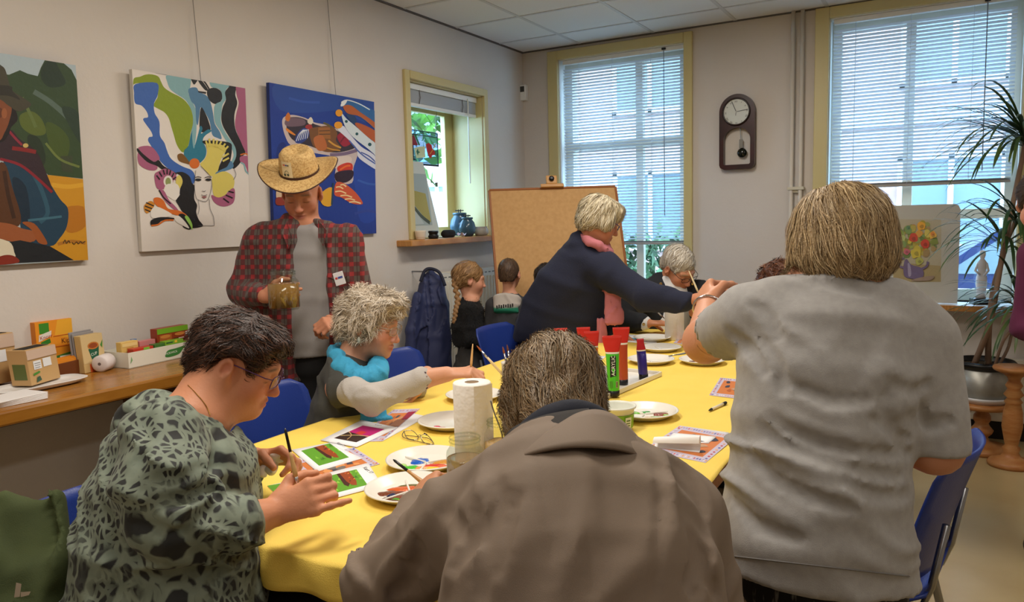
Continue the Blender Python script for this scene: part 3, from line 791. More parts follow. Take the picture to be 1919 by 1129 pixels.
sh = [
 (GR, [(65,85),(100,75),(135,62),(175,62),(210,75),(225,105),(245,140),(290,170),(330,190),(365,215),(395,255),(410,300),(415,350),(400,400),(390,460),(375,500),(355,520),(335,505),(315,470),(300,420),(285,370),(270,320),(245,285),(205,262),(180,245),(190,220),(205,190),(200,130),(180,110),(75,115),(62,130)]),
 (BL, [(75,118),(200,112),(205,180),(190,215),(182,240),(188,290),(215,340),(218,420),(245,465),(270,530),(300,560),(330,585),(370,605),(410,630),(425,665),(418,700),(405,705),(390,680),(360,655),(310,640),(260,610),(215,565),(190,520),(165,480),(148,450),(155,430),(175,425),(165,395),(140,360),(120,330),(125,318),(148,312),(140,280),(110,245),(72,230),(66,170)]),
 (WHT, [(245,460),(258,470),(275,520),(310,560),(360,590),(420,615),(425,625),(370,610),(320,585),(275,545)]),
 (LT, [(262,62),(390,75),(400,100),(395,140),(385,170),(400,210),(420,245),(435,300),(432,380),(425,450),(418,498),(408,450),(402,400),(412,350),(410,300),(395,255),(365,210),(320,180),(280,150),(262,110)]),
 (MB, [(385,150),(430,138),(450,165),(490,185),(515,225),(530,290),(540,350),(570,400),(580,440),(555,435),(525,415),(510,340),(480,280),(458,255),(450,300),(440,360),(430,330),(425,250),(400,215)]),
 (K, [(460,255),(485,290),(505,340),(515,385),(490,400),(455,395),(450,330)]),
 (TE, [(360,510),(385,480),(400,410),(412,395),(420,480),(440,420),(455,365),(468,380),(460,410),(500,385),(520,395),(485,420),(470,450),(490,500),(485,545),(455,580),(420,590),(385,580),(362,550)]),
 (LT, [(410,360),(432,350),(430,420),(418,498),(408,440)]),
 (K, [(185,47),(262,58),(255,66),(200,56)], False), (K, [(400,78),(440,85),(430,110),(415,120)]),
 (K, [(500,150),(540,140),(575,160),(585,195),(570,225),(540,235),(510,215),(495,180)]),
 (K, [(440,90),(465,100),(500,150),(485,155),(455,120)]), (K, [(440,158),(490,165),(487,176),(445,168)], False), (K, stroke([(470, 92), (490, 120), (508, 150)], 9), False),
 (LT, [(515,95),(600,108),(650,125),(615,140),(600,170),(605,205),(585,240),(580,280),(575,330),(590,380),(620,430),(655,480),(668,530),(650,580),(635,580),(650,540),(640,500),(605,450),(570,390),(540,340),(535,270),(545,235),(580,215),(580,170),(560,145),(520,135)]),
 (K, [(605,115),(665,115),(660,180),(672,230),(655,300),(660,380),(690,450),(720,520),(700,545),(690,580),(655,615),(640,600),(665,545),(660,490),(625,430),(590,370),(578,320),(585,260),(605,210),(600,165),(625,130)]),
 (PK, [(668,118),(733,124),(748,540),(725,525),(690,450),(660,370),(665,300),(680,230),(668,180)]),
 (PK, [(690,545),(730,540),(752,560),(753,650),(735,640),(720,600),(690,575)]), (OR, stroke([(690, 534), (722, 528), (750, 548)], 8), False), (LT, stroke([(692, 580), (712, 592), (722, 630), (752, 655)], 9), False),
 (K, [(475,450),(620,460),(640,500),(625,590),(600,620),(555,640),(570,590),(600,520),(560,480),(490,475)]),
 (YE, [(490,470),(540,470),(590,480),(605,510),(585,540),(570,580),(560,620),(545,655),(520,660),(495,640),(460,600),(455,585),(480,560),(495,520)]),
 (MB, [(635,570),(650,595),(640,615),(600,630),(560,645),(545,665),(545,640),(580,620),(610,605),(625,580)]),
 (YE, [(525,665),(560,640),(600,632),(640,655),(655,690),(645,735),(615,750),(600,780),(570,790),(535,775),(525,720)]),
 (PK, [(520,770),(560,785),(600,770),(635,735),(655,735),(658,780),(645,820),(600,838),(560,830),(530,805)]),
 ((120, 80, 20), [(320,535),(350,528),(385,570),(395,590),(370,585),(330,570)]), (OR, disc(420, 585, 30)),
 (PK, [(92,490),(165,485),(215,550),(195,575),(150,560),(110,520)]), (PK, [(90,520),(140,560),(200,600),(190,625),(140,620),(92,585)]),
 (K, [(85,495),(120,530),(180,575),(210,565),(240,600),(310,640),(300,655),(230,620),(200,600),(140,575),(88,520)]),
 (PK, [(185,650),(210,630),(250,615),(300,635),(315,665),(320,690),(300,680),(290,700),(250,720),(240,735),(205,735),(190,705)]),
 (WHT, disc(265, 690, 27, 34)), ((140, 150, 90), disc(265, 692, 16, 24)),
 (K, [(310,640),(350,635),(390,660),(405,700),(420,720),(418,790),(435,830),(430,870),(445,915),(470,950),(440,962),(405,965),(385,960),(395,930),(385,900),(350,870),(325,830),(310,800),(330,770),(335,735),(350,690),(335,655)]),
 (YE, [(315,665),(335,655),(350,690),(335,730),(318,735),(310,700)]),
 (WHT, disc(272, 742, 32, 38)), (WHT, disc(306, 745, 27, 42)), (WHT, [(245,755),(330,760),(318,790),(302,802),(270,782)]),
 (PK, [(210,740),(240,745),(270,800),(300,830),(325,860),(310,862),(270,830),(235,790)]), (K, stroke([(212, 742), (238, 785), (280, 822)], 8), False),
 (OR, [(180,790),(210,785),(240,805),(265,850),(330,862),(375,890),(360,905),(310,888),(250,870),(220,850),(185,820)]),
 ((196, 130, 40), [(125,830),(160,805),(185,825),(165,860),(140,878),(125,860)]),
 (K, stroke([(135, 815), (180, 835)], 7), False), (K, stroke([(128, 835), (172, 852)], 7), False), (K, stroke([(128, 855), (160, 868)], 7), False),
 (WHT, [(165,860),(190,840),(230,850),(290,890),(200,905),(165,900)]),
 (K, [(165,918),(220,900),(300,905),(290,915),(230,920),(200,945),(165,950)]), (OR, stroke([(165, 950), (205, 944), (245, 920), (297, 918)], 9), False),
 (K, [(325,890),(350,880),(380,905),(400,965),(380,972),(350,955),(360,930)]), (WHT, [(300,900),(325,892),(362,925),(388,966),(350,950),(312,928)]), ((150, 200, 90), [(362,900),(380,895),(405,940),(405,975),(393,950)]),
]
for a_, b_ in (((486, 452), (497, 490)), ((506, 438), (510, 485)), ((532, 440), (530, 485)), ((553, 447), (544, 489)), ((577, 455), (557, 492)), ((600, 468), (574, 502)), ((617, 483), (591, 512)), ((584, 548), (620, 526)), ((584, 572), (621, 552))):
    sh.append((YE, stroke([a_, ((a_[0] + b_[0]) / 2, (a_[1] + b_[1]) / 2), b_], 11), False))
for a_, b_ in (((588, 790), (622, 815)), ((603, 770), (643, 788)), ((618, 748), (650, 756)), ((196, 655), (215, 680)), ((212, 635), (228, 662)), ((235, 622), (243, 650)), ((258, 618), (258, 648)), ((278, 625), (272, 652)), ((298, 640), (285, 665)), ((310, 665), (292, 678))):
    sh.append((K, stroke([a_, ((a_[0] + b_[0]) / 2, (a_[1] + b_[1]) / 2), b_], 7), False))
LN = (90, 84, 84)
for pts in ([(426, 625), (418, 720), (428, 785), (445, 800), (485, 808), (505, 780), (520, 720), (518, 680)], [(440, 800), (446, 850), (438, 885)], [(505, 795), (510, 850), (530, 900), (534, 950)], [(440, 950), (534, 950)], [(455, 600), (490, 635), (515, 665)], [(650, 615), (662, 650), (648, 680)], [(462, 745), (474, 750), (484, 744)], [(458, 768), (474, 774), (492, 768)]):
    sh.append((LN, stroke(pts, 2.6), False))
for x in (440, 500):
    sh += [(K, blob(x, 680, 19, 8, 10, .2, x)), (LN, stroke([(x - 22, 668), (x, 662), (x + 18, 668)], 4), False)]
sh.append(((150, 96, 96), [(462, 780), (475, 776), (490, 780), (476, 790)]))
c2.paint((222, 214, 206), sh)

c3 = Canvas('unframed blue canvas of fishing boats on the water', (517, 157), (710, 188), (514, 446), (705, 433), (500, 140), 3.643, mat('canvas_edge_blue', (34, 52, 116), rough=.7))
HB = (198, 182, 178)
sh = [((40, 72, 150), [(60, 60), (400, 120), (760, 190), (700, 330), (500, 250), (300, 260), (90, 240)]), ((34, 66, 160), [(560, 560), (760, 660), (755, 960), (640, 1000), (600, 760)]), ((22, 44, 120), [(70, 500), (130, 480), (120, 700), (66, 740)]), ((52, 84, 170), stroke([(150, 160), (250, 185), (360, 190)], 16), False), ((54, 90, 176), stroke([(620, 720), (690, 745), (750, 750)], 14), False), ((48, 66, 150), stroke([(600, 950), (680, 930), (745, 940)], 18), False),
 (HB, [(105,310),(125,285),(180,275),(260,295),(320,325),(390,340),(450,360),(500,380),(560,440),(610,480),(625,520),(610,580),(590,640),(580,740),(470,730),(470,620),(440,560),(350,540),(250,520),(160,480),(125,420),(108,360)]),
 ((52, 42, 52), [(130,310),(180,290),(250,300),(330,340),(440,370),(510,400),(570,460),(600,500),(500,530),(400,525),(300,490),(200,460),(150,410)]),
 ((112, 88, 100), [(120,330),(150,295),(250,305),(255,345),(150,355)]), ((200, 112, 40), [(125,290),(145,258),(160,285),(150,318),(130,312)]), ((222, 132, 40), [(130,365),(150,375),(195,410),(180,412),(135,385)]), ((222, 212, 192), [(278,312),(300,290),(316,320),(300,342),(280,330)]), ((164, 50, 50), [(262,352),(300,340),(312,380),(280,388)]),
 ((44, 62, 134), [(190,450),(210,400),(250,365),(285,380),(285,420),(250,460),(210,470)]),
 ((118, 76, 34), [(290,380),(330,360),(440,350),(480,400),(470,450),(500,500),(420,530),(330,500),(300,450)]), ((154, 98, 40), [(350,362),(430,360),(435,440),(350,432)], False), ((180, 102, 46), [(320,432),(380,416),(410,500),(360,522),(330,490)]), ((204, 150, 52), stroke([(420, 450), (460, 480), (505, 500)], 12), False), ((196, 142, 46), stroke([(410, 500), (450, 512), (500, 518)], 9), False), ((96, 84, 34), stroke([(385, 330), (420, 345), (440, 362)], 14), False), ((84, 52, 26), stroke([(356, 385), (430, 382)], 6), False), ((84, 52, 26), stroke([(356, 408), (432, 406)], 6), False),
 ((154, 28, 48), [(478,422),(510,395),(530,420),(560,430),(572,470),(530,492),(500,470)]), ((110, 16, 34), stroke([(500, 465), (525, 430), (545, 425)], 9), False),
 ((120, 100, 128), stroke([(430, 548), (530, 540), (620, 515)], 22), False), ((216, 200, 190), [(440,572),(560,556),(572,600),(480,640),(446,620)]), ((200, 52, 30), [(480,632),(540,602),(582,612),(576,660),(500,672)]), ((226, 110, 40), stroke([(498, 650), (540, 625), (570, 622)], 12), False), ((46, 24, 40), [(470,670),(580,652),(586,700),(540,736),(475,730)]),
 ((204, 84, 44), [(470,740),(520,740),(590,790),(640,850),(650,885),(580,880),(510,840),(460,820)])]
for a_, b_ in (((470, 770), (520, 780)), ((465, 800), (540, 812)), ((500, 828), (580, 838)), ((530, 852), (600, 858)), ((560, 872), (640, 880)), ((500, 755), (540, 765))): sh.append(((232, 206, 150), stroke([a_, ((a_[0] + b_[0]) / 2, a_[1] - 4), b_], 9), False))
for i in range(6): sh.append(((214, 220, 232), stroke([(198 + i * 15, 455 - i * 4), (216 + i * 13, 410 - i * 6), (248 + i * 7, 376)], 5), False))
sh += [((214, 216, 230), [(480,370),(520,350),(560,400),(640,490),(720,540),(758,590),(755,650),(680,610),(620,560),(610,500),(540,430)]), ((70, 96, 170), stroke([(560, 450), (640, 540), (740, 610)], 9), False), ((60, 84, 160), stroke([(640, 530), (700, 560), (752, 610)], 8), False),
 ((48, 100, 156), [(500,200),(540,175),(620,195),(760,270),(760,390),(690,330),(600,270),(540,240)]), ((178, 92, 36), [(520,215),(570,210),(640,260),(760,345),(760,385),(640,290),(560,270),(530,245)]), ((36, 62, 104), [(540, 270), (600, 285), (610, 350), (560, 310)]), ((180, 88, 36), [(600,340),(640,335),(760,400),(760,470),(680,420)]),
 ((208, 218, 224), [(508,262),(540,300),(600,350),(690,430),(760,490),(760,560),(680,500),(590,430),(540,370),(515,310)]), ((220, 226, 230), stroke([(505, 190), (545, 174), (625, 198), (700, 240)], 7), False), ((226, 152, 30), disc(490, 262, 24)), ((226, 152, 30), disc(485, 345, 28, 24)), ((30, 80, 88), disc(540, 320, 10)), ((30, 80, 88), disc(612, 405, 10)), ((30, 80, 88), disc(700, 477, 12)), ((226, 230, 230), [(500, 215), (515, 180), (545, 178), (525, 210)]),
 ((218, 164, 40), [(360,820),(440,770),(440,890),(380,890)]), ((30, 60, 80), stroke([(450, 740), (445, 820), (440, 890)], 12), False), ((210, 180, 150), [(66,780),(110,780),(130,850),(66,850)]), ((140, 50, 34), [(64,840),(130,845),(140,885),(64,890)])]
c3.paint((28, 56, 142), sh)

c1 = Canvas('large canvas portrait of a figure in a dark hat before green hills', (-130, 78), (150, 114), (-140, 506), (165, 487), (0, 90), 2.69, mat('canvas_edge_dark', (40, 44, 70), rough=.7))
sh = [((50, 70, 42), [(-420, 120), (-200, 100), (45,135),(100,112),(140,130),(190,142),(205,100),(225,60),(260,45),(320,52),(360,110),(404,165),(428,660),(240,640),(180,560),(0,480),(-400,500)], False),
 ((34, 52, 38), [(205,120),(230,70),(270,60),(300,110),(330,180),(260,200),(215,170)]), ((84, 102, 92), stroke([(170, 220), (250, 270), (340, 350), (380, 420)], 26), False), ((86, 100, 40), [(100,340),(160,320),(210,360),(230,430),(170,440),(110,400)]), ((66, 84, 34), [(230,380),(300,400),(350,470),(330,560),(260,520)]), ((36, 50, 34), [(140,440),(200,460),(230,560),(200,600),(150,520)]), ((40, 58, 44), [(310,300),(400,330),(415,480),(370,430)]), ((96, 112, 60), stroke([(110, 250), (150, 330), (180, 400)], 16), False), ((58, 66, 46), [(305,545),(365,545),(365,630),(310,620)], False), ((104, 118, 60), stroke([(230, 480), (300, 560), (400, 600)], 12), False),
 ((200, 142, 30), [(200,636),(330,650),(428,662),(446,1070),(150,1080),(230,900)], False), ((178, 112, 24), [(300,820),(420,800),(430,900),(340,930)]), ((214, 160, 44), stroke([(260, 690), (340, 700), (420, 690)], 22), False), ((170, 110, 30), stroke([(290, 990), (360, 975), (430, 985)], 16), False),
 ((28, 60, 82), [(20,560),(150,540),(230,650),(300,760),(342,812),(336,900),(300,960),(250,1000),(110,960),(100,880),(40,740)]), ((44, 84, 104), stroke([(170, 640), (210, 720), (240, 830), (200, 880)], 22), False), ((18, 40, 58), [(60, 660), (130, 700), (150, 860), (110, 880)]), ((60, 104, 122), stroke([(140, 870), (230, 860), (310, 850)], 12), False),
 ((84, 50, 26), [(-330, 620), (-60,600),(20,580),(60,700),(105,880),(0,910),(-300,960)]), ((58, 34, 20), stroke([(20, 620), (40, 740), (70, 860)], 20), False),
 ((50, 34, 42), [(-220, 520), (0,470),(50,412),(100,460),(180,520),(220,600),(265,730),(180,660),(100,590),(0,560),(-220, 640)]), ((132, 30, 44), stroke([(0, 560), (100, 590), (190, 660), (262, 728)], 14), False), ((130, 34, 36), stroke([(60, 505), (130, 515), (180, 525)], 20), False), ((140, 40, 58), stroke([(45, 420), (80, 460), (110, 490)], 12), False), ((196, 170, 100), disc(128, 492, 14, 11)),
 ((28, 22, 22), [(-210, 230), (20,240),(70,300),(88,360),(55,400),(40,440),(-10, 480), (-180,470)]), ((126, 70, 40), [(-190, 250), (-10,240),(55,290),(45,370),(20,430),(-10,470),(-120,480),(-180, 400)]), ((92, 48, 28), [(-20, 300), (10, 310), (5, 350), (-30, 350)]), ((150, 88, 52), disc(20, 330, 14, 26)),
 ((66, 62, 48), [(-300, 250), (-190, 180), (-150, 60), (-60, 40), (0,85),(25,110),(45,180),(60,215),(150,275),(142,300),(90,320),(40,290),(-20,255),(-180,262),(-290, 300)]), ((44, 42, 34), [(-170, 190), (40, 190), (62, 218), (100, 262), (30, 240), (-160, 235)]),
 ((150, 84, 46), [(-140, 870), (0,880),(60,890),(110,910),(180,930),(170,975),(80,980),(0,965),(-140, 960)]), ((150, 80, 36), [(110,880),(170,885),(220,950),(236,990),(190,980),(160,920)]), ((24, 28, 34), [(-420, 990), (0,985),(100,970),(250,1000),(370,1070),(-420,1110)], False), ((216, 206, 182), [(-90, 960), (40,975),(70,1030),(62,1062),(-90,1085)]), ((130, 40, 24), [(-40,1070),(20,1045),(70,1050),(92,1082),(-40,1095)]),
 ((70, 52, 22), stroke([(318, 985), (326, 968), (334, 986), (344, 972), (352, 984)], 4), False), ((70, 52, 22), stroke([(362, 980), (372, 990), (384, 978), (394, 988), (404, 976), (414, 984), (428, 974)], 4), False)]
c1.paint((168, 184, 192), sh)
M_WIRE = mat('hanging_wire', (120, 116, 112), rough=.4)
for cv, (u, v) in ((c2, (357, 10)), (c3, (612, 10))):
    yy = onx(u, v)[1]
    mesh('hanging_wire', *tube([(XW + .035, yy, cv.o3[2] + cv.uy[2] - .01), (XW + .004, yy, HC - .01)], .0016, 5), M_WIRE, cv.root)

# ---- pendulum clock
ck = empty('pendulum_clock', (-1.27, YW, 1.703), 'dark mahogany pendulum wall clock with a white dial', 'clock')
q = .000576
def zc(x, y): return ((x - 402) * q, (985 - y) * q)
out = [zc(198, 930), zc(210, 962), zc(255, 985), zc(550, 985), zc(595, 962), zc(608, 930)] + [((np.cos(a) * 205) * q, (985 - 317) * q + np.sin(a) * 205 * q) for a in np.linspace(0, math.pi, 25)]
hole = [zc(248, 920), zc(262, 930), zc(545, 930), zc(558, 918)] + [zc(403 + 155 * math.cos(a), 640 - 140 * math.sin(a)) for a in np.linspace(0, math.pi, 19)]
def extr_hole(outer, holes, h):
    loops = [outer] + holes; pts = [p for l in loops for p in l]; n = len(pts)
    tri = tessellate_polygon([[Vector((*p, 0)) for p in l] for l in loops])
    v = np.array([(x, y, 0) for x, y in pts] + [(x, y, h) for x, y in pts]); f = [tuple(t) for t in tri] + [tuple(i + n for i in t) for t in tri]
    k = 0
    for l in loops:
        m = len(l); f += [(k + i, k + (i + 1) % m, n + k + (i + 1) % m, n + k + i) for i in range(m)]; k += m
    return v, f
RC = np.array([[1, 0, 0], [0, 0, -1], [0, 1, 0]], float)       # x, up, out of the wall (-y)
M_MAHOG = mat('mahogany', (58, 14, 16), rough=.3, var=(12, (36, 8, 10), .35, .7))
T = V(-1.27, YW - .001, 1.703)
fixn(mesh('case', *xf(extr_hole(out, [hole], .05), RC, T), M_MAHOG, ck))
dc = zc(398, 318)
mesh('bezel', *xf(lathe([(.083, .05), (.094, .05), (.094, .058), (.086, .060), (.083, .056)], 40, (dc[0], dc[1], 0), cap=False), RC, T), mat('clock_bezel', (30, 8, 8), rough=.25), ck, smooth=True)
dl = mesh('dial', *xf(lathe([(0, .053), (.085, .053)], 40, (dc[0], dc[1], 0), cap=False), RC, T), mat('dial_white', (206, 210, 204), rough=.3), ck)
nums = []
for k, s in enumerate(['XII', 'I', 'II', 'III', 'IIII', 'V', 'VI', 'VII', 'VIII', 'IX', 'X', 'XI']):
    a = math.pi / 2 - k * math.pi / 6
    w = .0042 * len(s)
    px_, py_ = .066 * math.cos(a), .066 * math.sin(a)
    th = a - math.pi / 2
    nums.append(('text', (46, 46, 50), s, (px_ - w * math.cos(th), py_ - w * math.sin(th) - .004), .016, th))
print_on('numerals', dl, xf((np.array([[dc[0], dc[1], .0535]]), []), RC, T)[0][0], V(1, 0, 0), V(0, 0, 1), nums, .0003, .0)
hands = [((30, 30, 34), stroke([(0, 0), (-.016, .036), (-.030, .070)], .004), False), ((30, 30, 34), stroke([(0, 0), (.035, .004), (.076, .010)], .003), False), ((60, 60, 64), stroke([(0, 0), (-.002, -.012), (-.003, -.026)], .003), False), ((190, 190, 180), disc(0, 0, .004), False)]
print_on('hand', dl, xf((np.array([[dc[0], dc[1], .0545]]), []), RC, T)[0][0], V(1, 0, 0), V(0, 0, 1), hands, .0006, .0004)
pe = mesh('pendulum', *xf(join(tube([(*zc(435, 480), .03), (*zc(444, 650), .03)], .0024, 6), rbox(zc(425, 0)[0], zc(468, 0)[0], zc(0, 740)[1], zc(0, 638)[1], .027, .033, .001)), RC, T), mat('pendulum_rod', (120, 118, 112), rough=.3, metal=.6), ck)
mesh('bob', *xf(lathe([(0, -.010), (.022, -.008), (.032, 0), (.022, .008), (0, .010)], 28, (*zc(457, 795), .03), cap=False), RC, T), mat('pendulum_bob', (14, 22, 18), rough=.12), pe, smooth=True)

# ---- on the left window sill
zS = 1.290
def sillpt(u, v, x=None): return onz(u, v, zS)
fp = empty('framed_print', (XW - .14, 4.12, zS), 'pale landscape print in a white mount leaning inside the small window', 'picture')
xa = XW - .235
y0_, y1_ = 3.93, 4.40
Q = [V(XW - .16, y0_, zS + .003), V(XW - .16, y1_, zS + .003), V(xa + .015, y1_ - .10, zS + .52), V(xa + .015, y0_, zS + .52)]
nq = unit(np.cross(Q[1] - Q[0], Q[3] - Q[0])); nq = nq if nq[0] > 0 else -nq
fixn(mesh('mount', *slab(Q, -nq, .006), mat('mount_card', (214, 216, 212), rough=.5), fp))
e1, e2 = Q[1] - Q[0], Q[3] - Q[0]
print_on('landscape_print', fp, Q[0], e1, e2, [((172, 184, 186), rect(.12, .16, .82, .84)), ((178, 166, 92), [(.12, .60), (.45, .62), (.75, .58), (.80, .2), (.7, .22), (.45, .42), (.28, .55)]), ((196, 204, 206), [(.12, .16), (.62, .18), (.4, .40), (.22, .54), (.12, .58)]), ((84, 92, 84), stroke([(.22, .52), (.42, .40), (.58, .28), (.76, .19)], .05), False)], .001, .0003)
pots = [((868, 425), .072, .17, 'larger blue glazed lidded jar on the small window sill', -.09), ((875, 432), .060, .135, 'smaller blue glazed lidded jar in front on the small window sill', .0)]
M_BLUEG = mat('blue_glaze', (70, 104, 128), rough=.12, var=(6, (48, 78, 104), .35, .7))
for k, (uv, r, h, lab, dx) in enumerate(pots):
    p = onx(*( (862, 425) if k == 0 else (876, 433)), XW - (.10 if k == 0 else .0)); p[2] = zS
    j = empty('glazed_jar', p, lab, 'jar')
    mesh('body', *lathe([(0, 0), (r * .6, 0), (r * .95, h * .25), (r, h * .45), (r * .85, h * .72), (r * .6, h * .86), (r * .62, h * .9)], 32, p, cap=False), M_BLUEG, j, smooth=True)
    mesh('lid', *lathe([(0, h), (r * .68, h * .99), (r * .7, h * .9), (r * .55, h * .9)], 32, p, cap=False), M_BLUEG, j, smooth=True)
    mesh('clip', *join(tube([p + V(0, -r * .7, h * 1.08), p + V(0, r * .7, h * 1.08)], .004, 6), tube([p + V(0, -.012, h * .99), p + V(0, -.012, h * 1.13)], .004, 6), tube([p + V(0, .012, h * .99), p + V(0, .012, h * 1.13)], .004, 6)), M_BLACK, j)
p = onx(788, 440, XW + .06); p[2] = zS
o = mesh('cup', *lathe([(0, 0), (.026, 0), (.03, .006), (.036, .05), (.037, .056), (.034, .056), (.031, .012), (0, .012)], 24, p, cap=False), mat('cream_china', (226, 214, 196), rough=.3), smooth=True); tag(o, 'small cream cup on the left end of the small window sill', 'cup')
p = onx(812, 438, XW + .06); p[2] = zS
lc = empty('camera_lens', p, 'short black camera lens on the small window sill', 'lens')
mesh('barrel', *lathe([(0, 0), (.030, 0), (.032, .008), (.032, .022), (.029, .024), (.029, .036), (.033, .038), (.033, .05), (.028, .052), (0, .05)], 28, p, cap=False), M_BLACK, lc, smooth=True)
mesh('grip_ring', *lathe([(.0325, .010), (.0335, .011), (.0335, .020), (.0325, .021)], 28, p, cap=False), mat('rubber_ring', (30, 30, 32), rough=.8), lc)
p = onx(840, 434, XW + .04); p[2] = zS + .027
o = mesh('lens_pouch', *xf(lathe([(0, -.06), (.020, -.058), (.026, -.048), (.026, .045), (.02, .058), (0, .06)], 24, cap=False), rotx(math.pi / 2), p), mat('black_fabric', (18, 18, 20), rough=.8, bump=(80, .3)), smooth=True); tag(o, 'black cylindrical pouch lying on the small window sill', 'pouch')
p = onx(862, 436, XW + .075)
o = mesh('paper_scrap', *xf(join(grid_surface(lambda a, b: V((a - .5) * .03, (b - .5) * .075, .012 + .02 * abs(a - .5) + .012 * math.sin(b * 7)), 4, 6)), None, (p[0], p[1] + .02, zS)), mat('lilac_paper', (206, 200, 226), rough=.6), smooth=True); tag(o, 'crumpled lilac paper on the small window sill', 'paper')
p = onx(902, 432, XW + .03); p[2] = zS
o = mesh('glass_bowl', *lathe([(0, 0), (.04, .002), (.052, .02), (.05, .045), (.042, .062), (.044, .066), (.04, .066), (.047, .042), (.048, .02), (.035, .006), (0, .006)], 28, p, cap=False), mat('frosted_glass', (214, 210, 204), rough=.25, trans=.5), smooth=True); tag(o, 'small frosted bowl at the right end of the small window sill', 'bowl')
o = mesh('green_card', *xf(rbox(-.001, .001, 0, .05, 0, .055, .0004, 1), rotx(.1), (XW - .05, 3.885, zS + .003)), mat('green_card', (64, 96, 70), rough=.6)); tag(o, 'small green card in the left corner of the small window sill', 'card')
# stained glass panel in the little window
xg = XW - W1['rec'] + .004
sg = empty('stained_glass_panel', (xg, 4.2, 1.74), 'stained glass panel with lamp, book and red palette hanging in the window', 'stained glass')
ga, gb_ = onx(765, 210, xg), onx(822, 312, xg)
ya, yb_, za, zb_ = 3.97, gb_[1] - .005, gb_[2], onx(800, 247, xg)[2]
mesh('clear_glass', *box(xg - .003, xg, ya, yb_, za, zb_), pane_mat('stained_clear', (176, 200, 214), .08), sg)
def sgp(x, y): p = onx(740 + x / 4.03, 180 + y / 4.03, xg); return ((p[1] - ya), (p[2] - za))
SG = [((150, 22, 44), [sgp(105, 372), sgp(140, 290), sgp(175, 372)]), ((40, 110, 60), [sgp(145, 285), sgp(155, 285), sgp(190, 372), sgp(176, 372)]), ((20, 30, 60), [sgp(125, 372), sgp(140, 372), sgp(142, 470), sgp(166, 486), sgp(108, 486), sgp(126, 470)]), ((214, 216, 176), [sgp(145, 395), sgp(185, 382), sgp(225, 382), sgp(228, 465), sgp(160, 470)]), ((40, 100, 80), [sgp(160, 420), sgp(172, 395), sgp(176, 418), sgp(190, 425), sgp(176, 432), sgp(172, 452)]), ((190, 20, 30), [sgp(232, 365), sgp(255, 355), sgp(275, 372), sgp(280, 400), sgp(300, 420), sgp(300, 445), sgp(280, 450), sgp(272, 472), sgp(256, 462), sgp(240, 420)]), ((220, 170, 60), stroke([sgp(262, 440), sgp(285, 405), sgp(305, 360)], .006)), ]
print_on('coloured_glass', sg, V(xg, ya, za), V(0, 1, 0), V(0, 0, 1), SG, .001, .0003)
ld_ = mat('lead_came', (40, 44, 48), rough=.5, metal=.5)
for zz in (za, zb_, sgp(0, 498)[1] + za, sgp(0, 270)[1] + za): mesh('lead', *tube([(xg + .002, ya, zz), (xg + .002, yb_, zz)], .003, 6), ld_, sg)
for yy in (ya, yb_, sgp(318, 300)[0] + ya): mesh('lead', *tube([(xg + .002, yy, za), (xg + .002, yy, zb_)], .003, 6), ld_, sg)
mesh('hanger', *tube(crom([(xg + .002, yb_ - .02, zb_), (xg + .01, yb_ - .025, zb_ + .10), (xg + .012, yb_ - .06, zb_ + .16), (xg + .01, ya, zb_ + .19)], 5), .0018, 5), M_WIRE, sg)

# ---- on the right window sill
zR = .83
mp_ = empty('flower_picture', tuple(ony(1735, 560, YW - .10)), 'watercolour of flowers in a purple jug, mounted in a clear sleeve', 'picture')
p0, p1 = ony(1640, 558, YW - .12), ony(1790, 563, YW - .12); top = ony(1802, 382, YW - .02)
zl = zR + .002
Q = [V(p0[0], YW - .125, zl), V(p1[0] + .012, YW - .125, zl), V(p1[0] + .018, YW - .02, top[2]), V(p0[0], YW - .02, top[2])]
e1, e2 = Q[1] - Q[0], Q[3] - Q[0]; nq = unit(np.cross(e1, e2)); nq = nq if nq[1] < 0 else -nq
rr = [(0, 0), (1, 0), (1, .94), (.975, .985), (.93, 1), (.07, 1), (.025, .985), (0, .94)]
Qp = np.array([Q[0] + a * e1 + b * e2 for a, b in rr]); n8 = len(rr)
fixn(mesh('mount', np.vstack([Qp, Qp - nq * .005]), [tuple(range(n8)), tuple(range(2 * n8 - 1, n8 - 1, -1))] + [(i, (i + 1) % n8, n8 + (i + 1) % n8, n8 + i) for i in range(n8)], mat('flower_mount', (216, 214, 204), rough=.25), mp_))
def fq(u, v):
    r = ray(u, v); t = np.dot(Q[0] - CAM, nq) / np.dot(r, nq); p = CAM + r * t - Q[0]
    return (float(np.dot(p, e1) / np.dot(e1, e1)), float(np.dot(p, e2) / np.dot(e2, e2)))
def fz(x, y): return fq(1580 + x / 2.351, 120 + y / 2.351)
fl = [((206, 196, 168), [fz(220, 685), fz(432, 685), fz(432, 962), fz(220, 962)])]
g2 = random.Random(11)
fl.append(((190, 170, 120), [fz(*p) for p in [(222, 900), (300, 880), (430, 890), (430, 960), (222, 960)]]))
for i in range(95):
    a, r_ = g2.random() * 6.283, g2.random() ** .6
    x, y = 325 + 88 * r_ * math.cos(a), 775 + 78 * r_ * math.sin(a)
    c = g2.choice([(196, 176, 60), (150, 164, 76), (212, 150, 60), (174, 186, 110), (206, 190, 90), (168, 140, 90), (120, 146, 80)])
    fl.append((c, [fz(*p) for p in blob(x, y, 8 + 14 * g2.random(), None, 8, .4, i)], True))
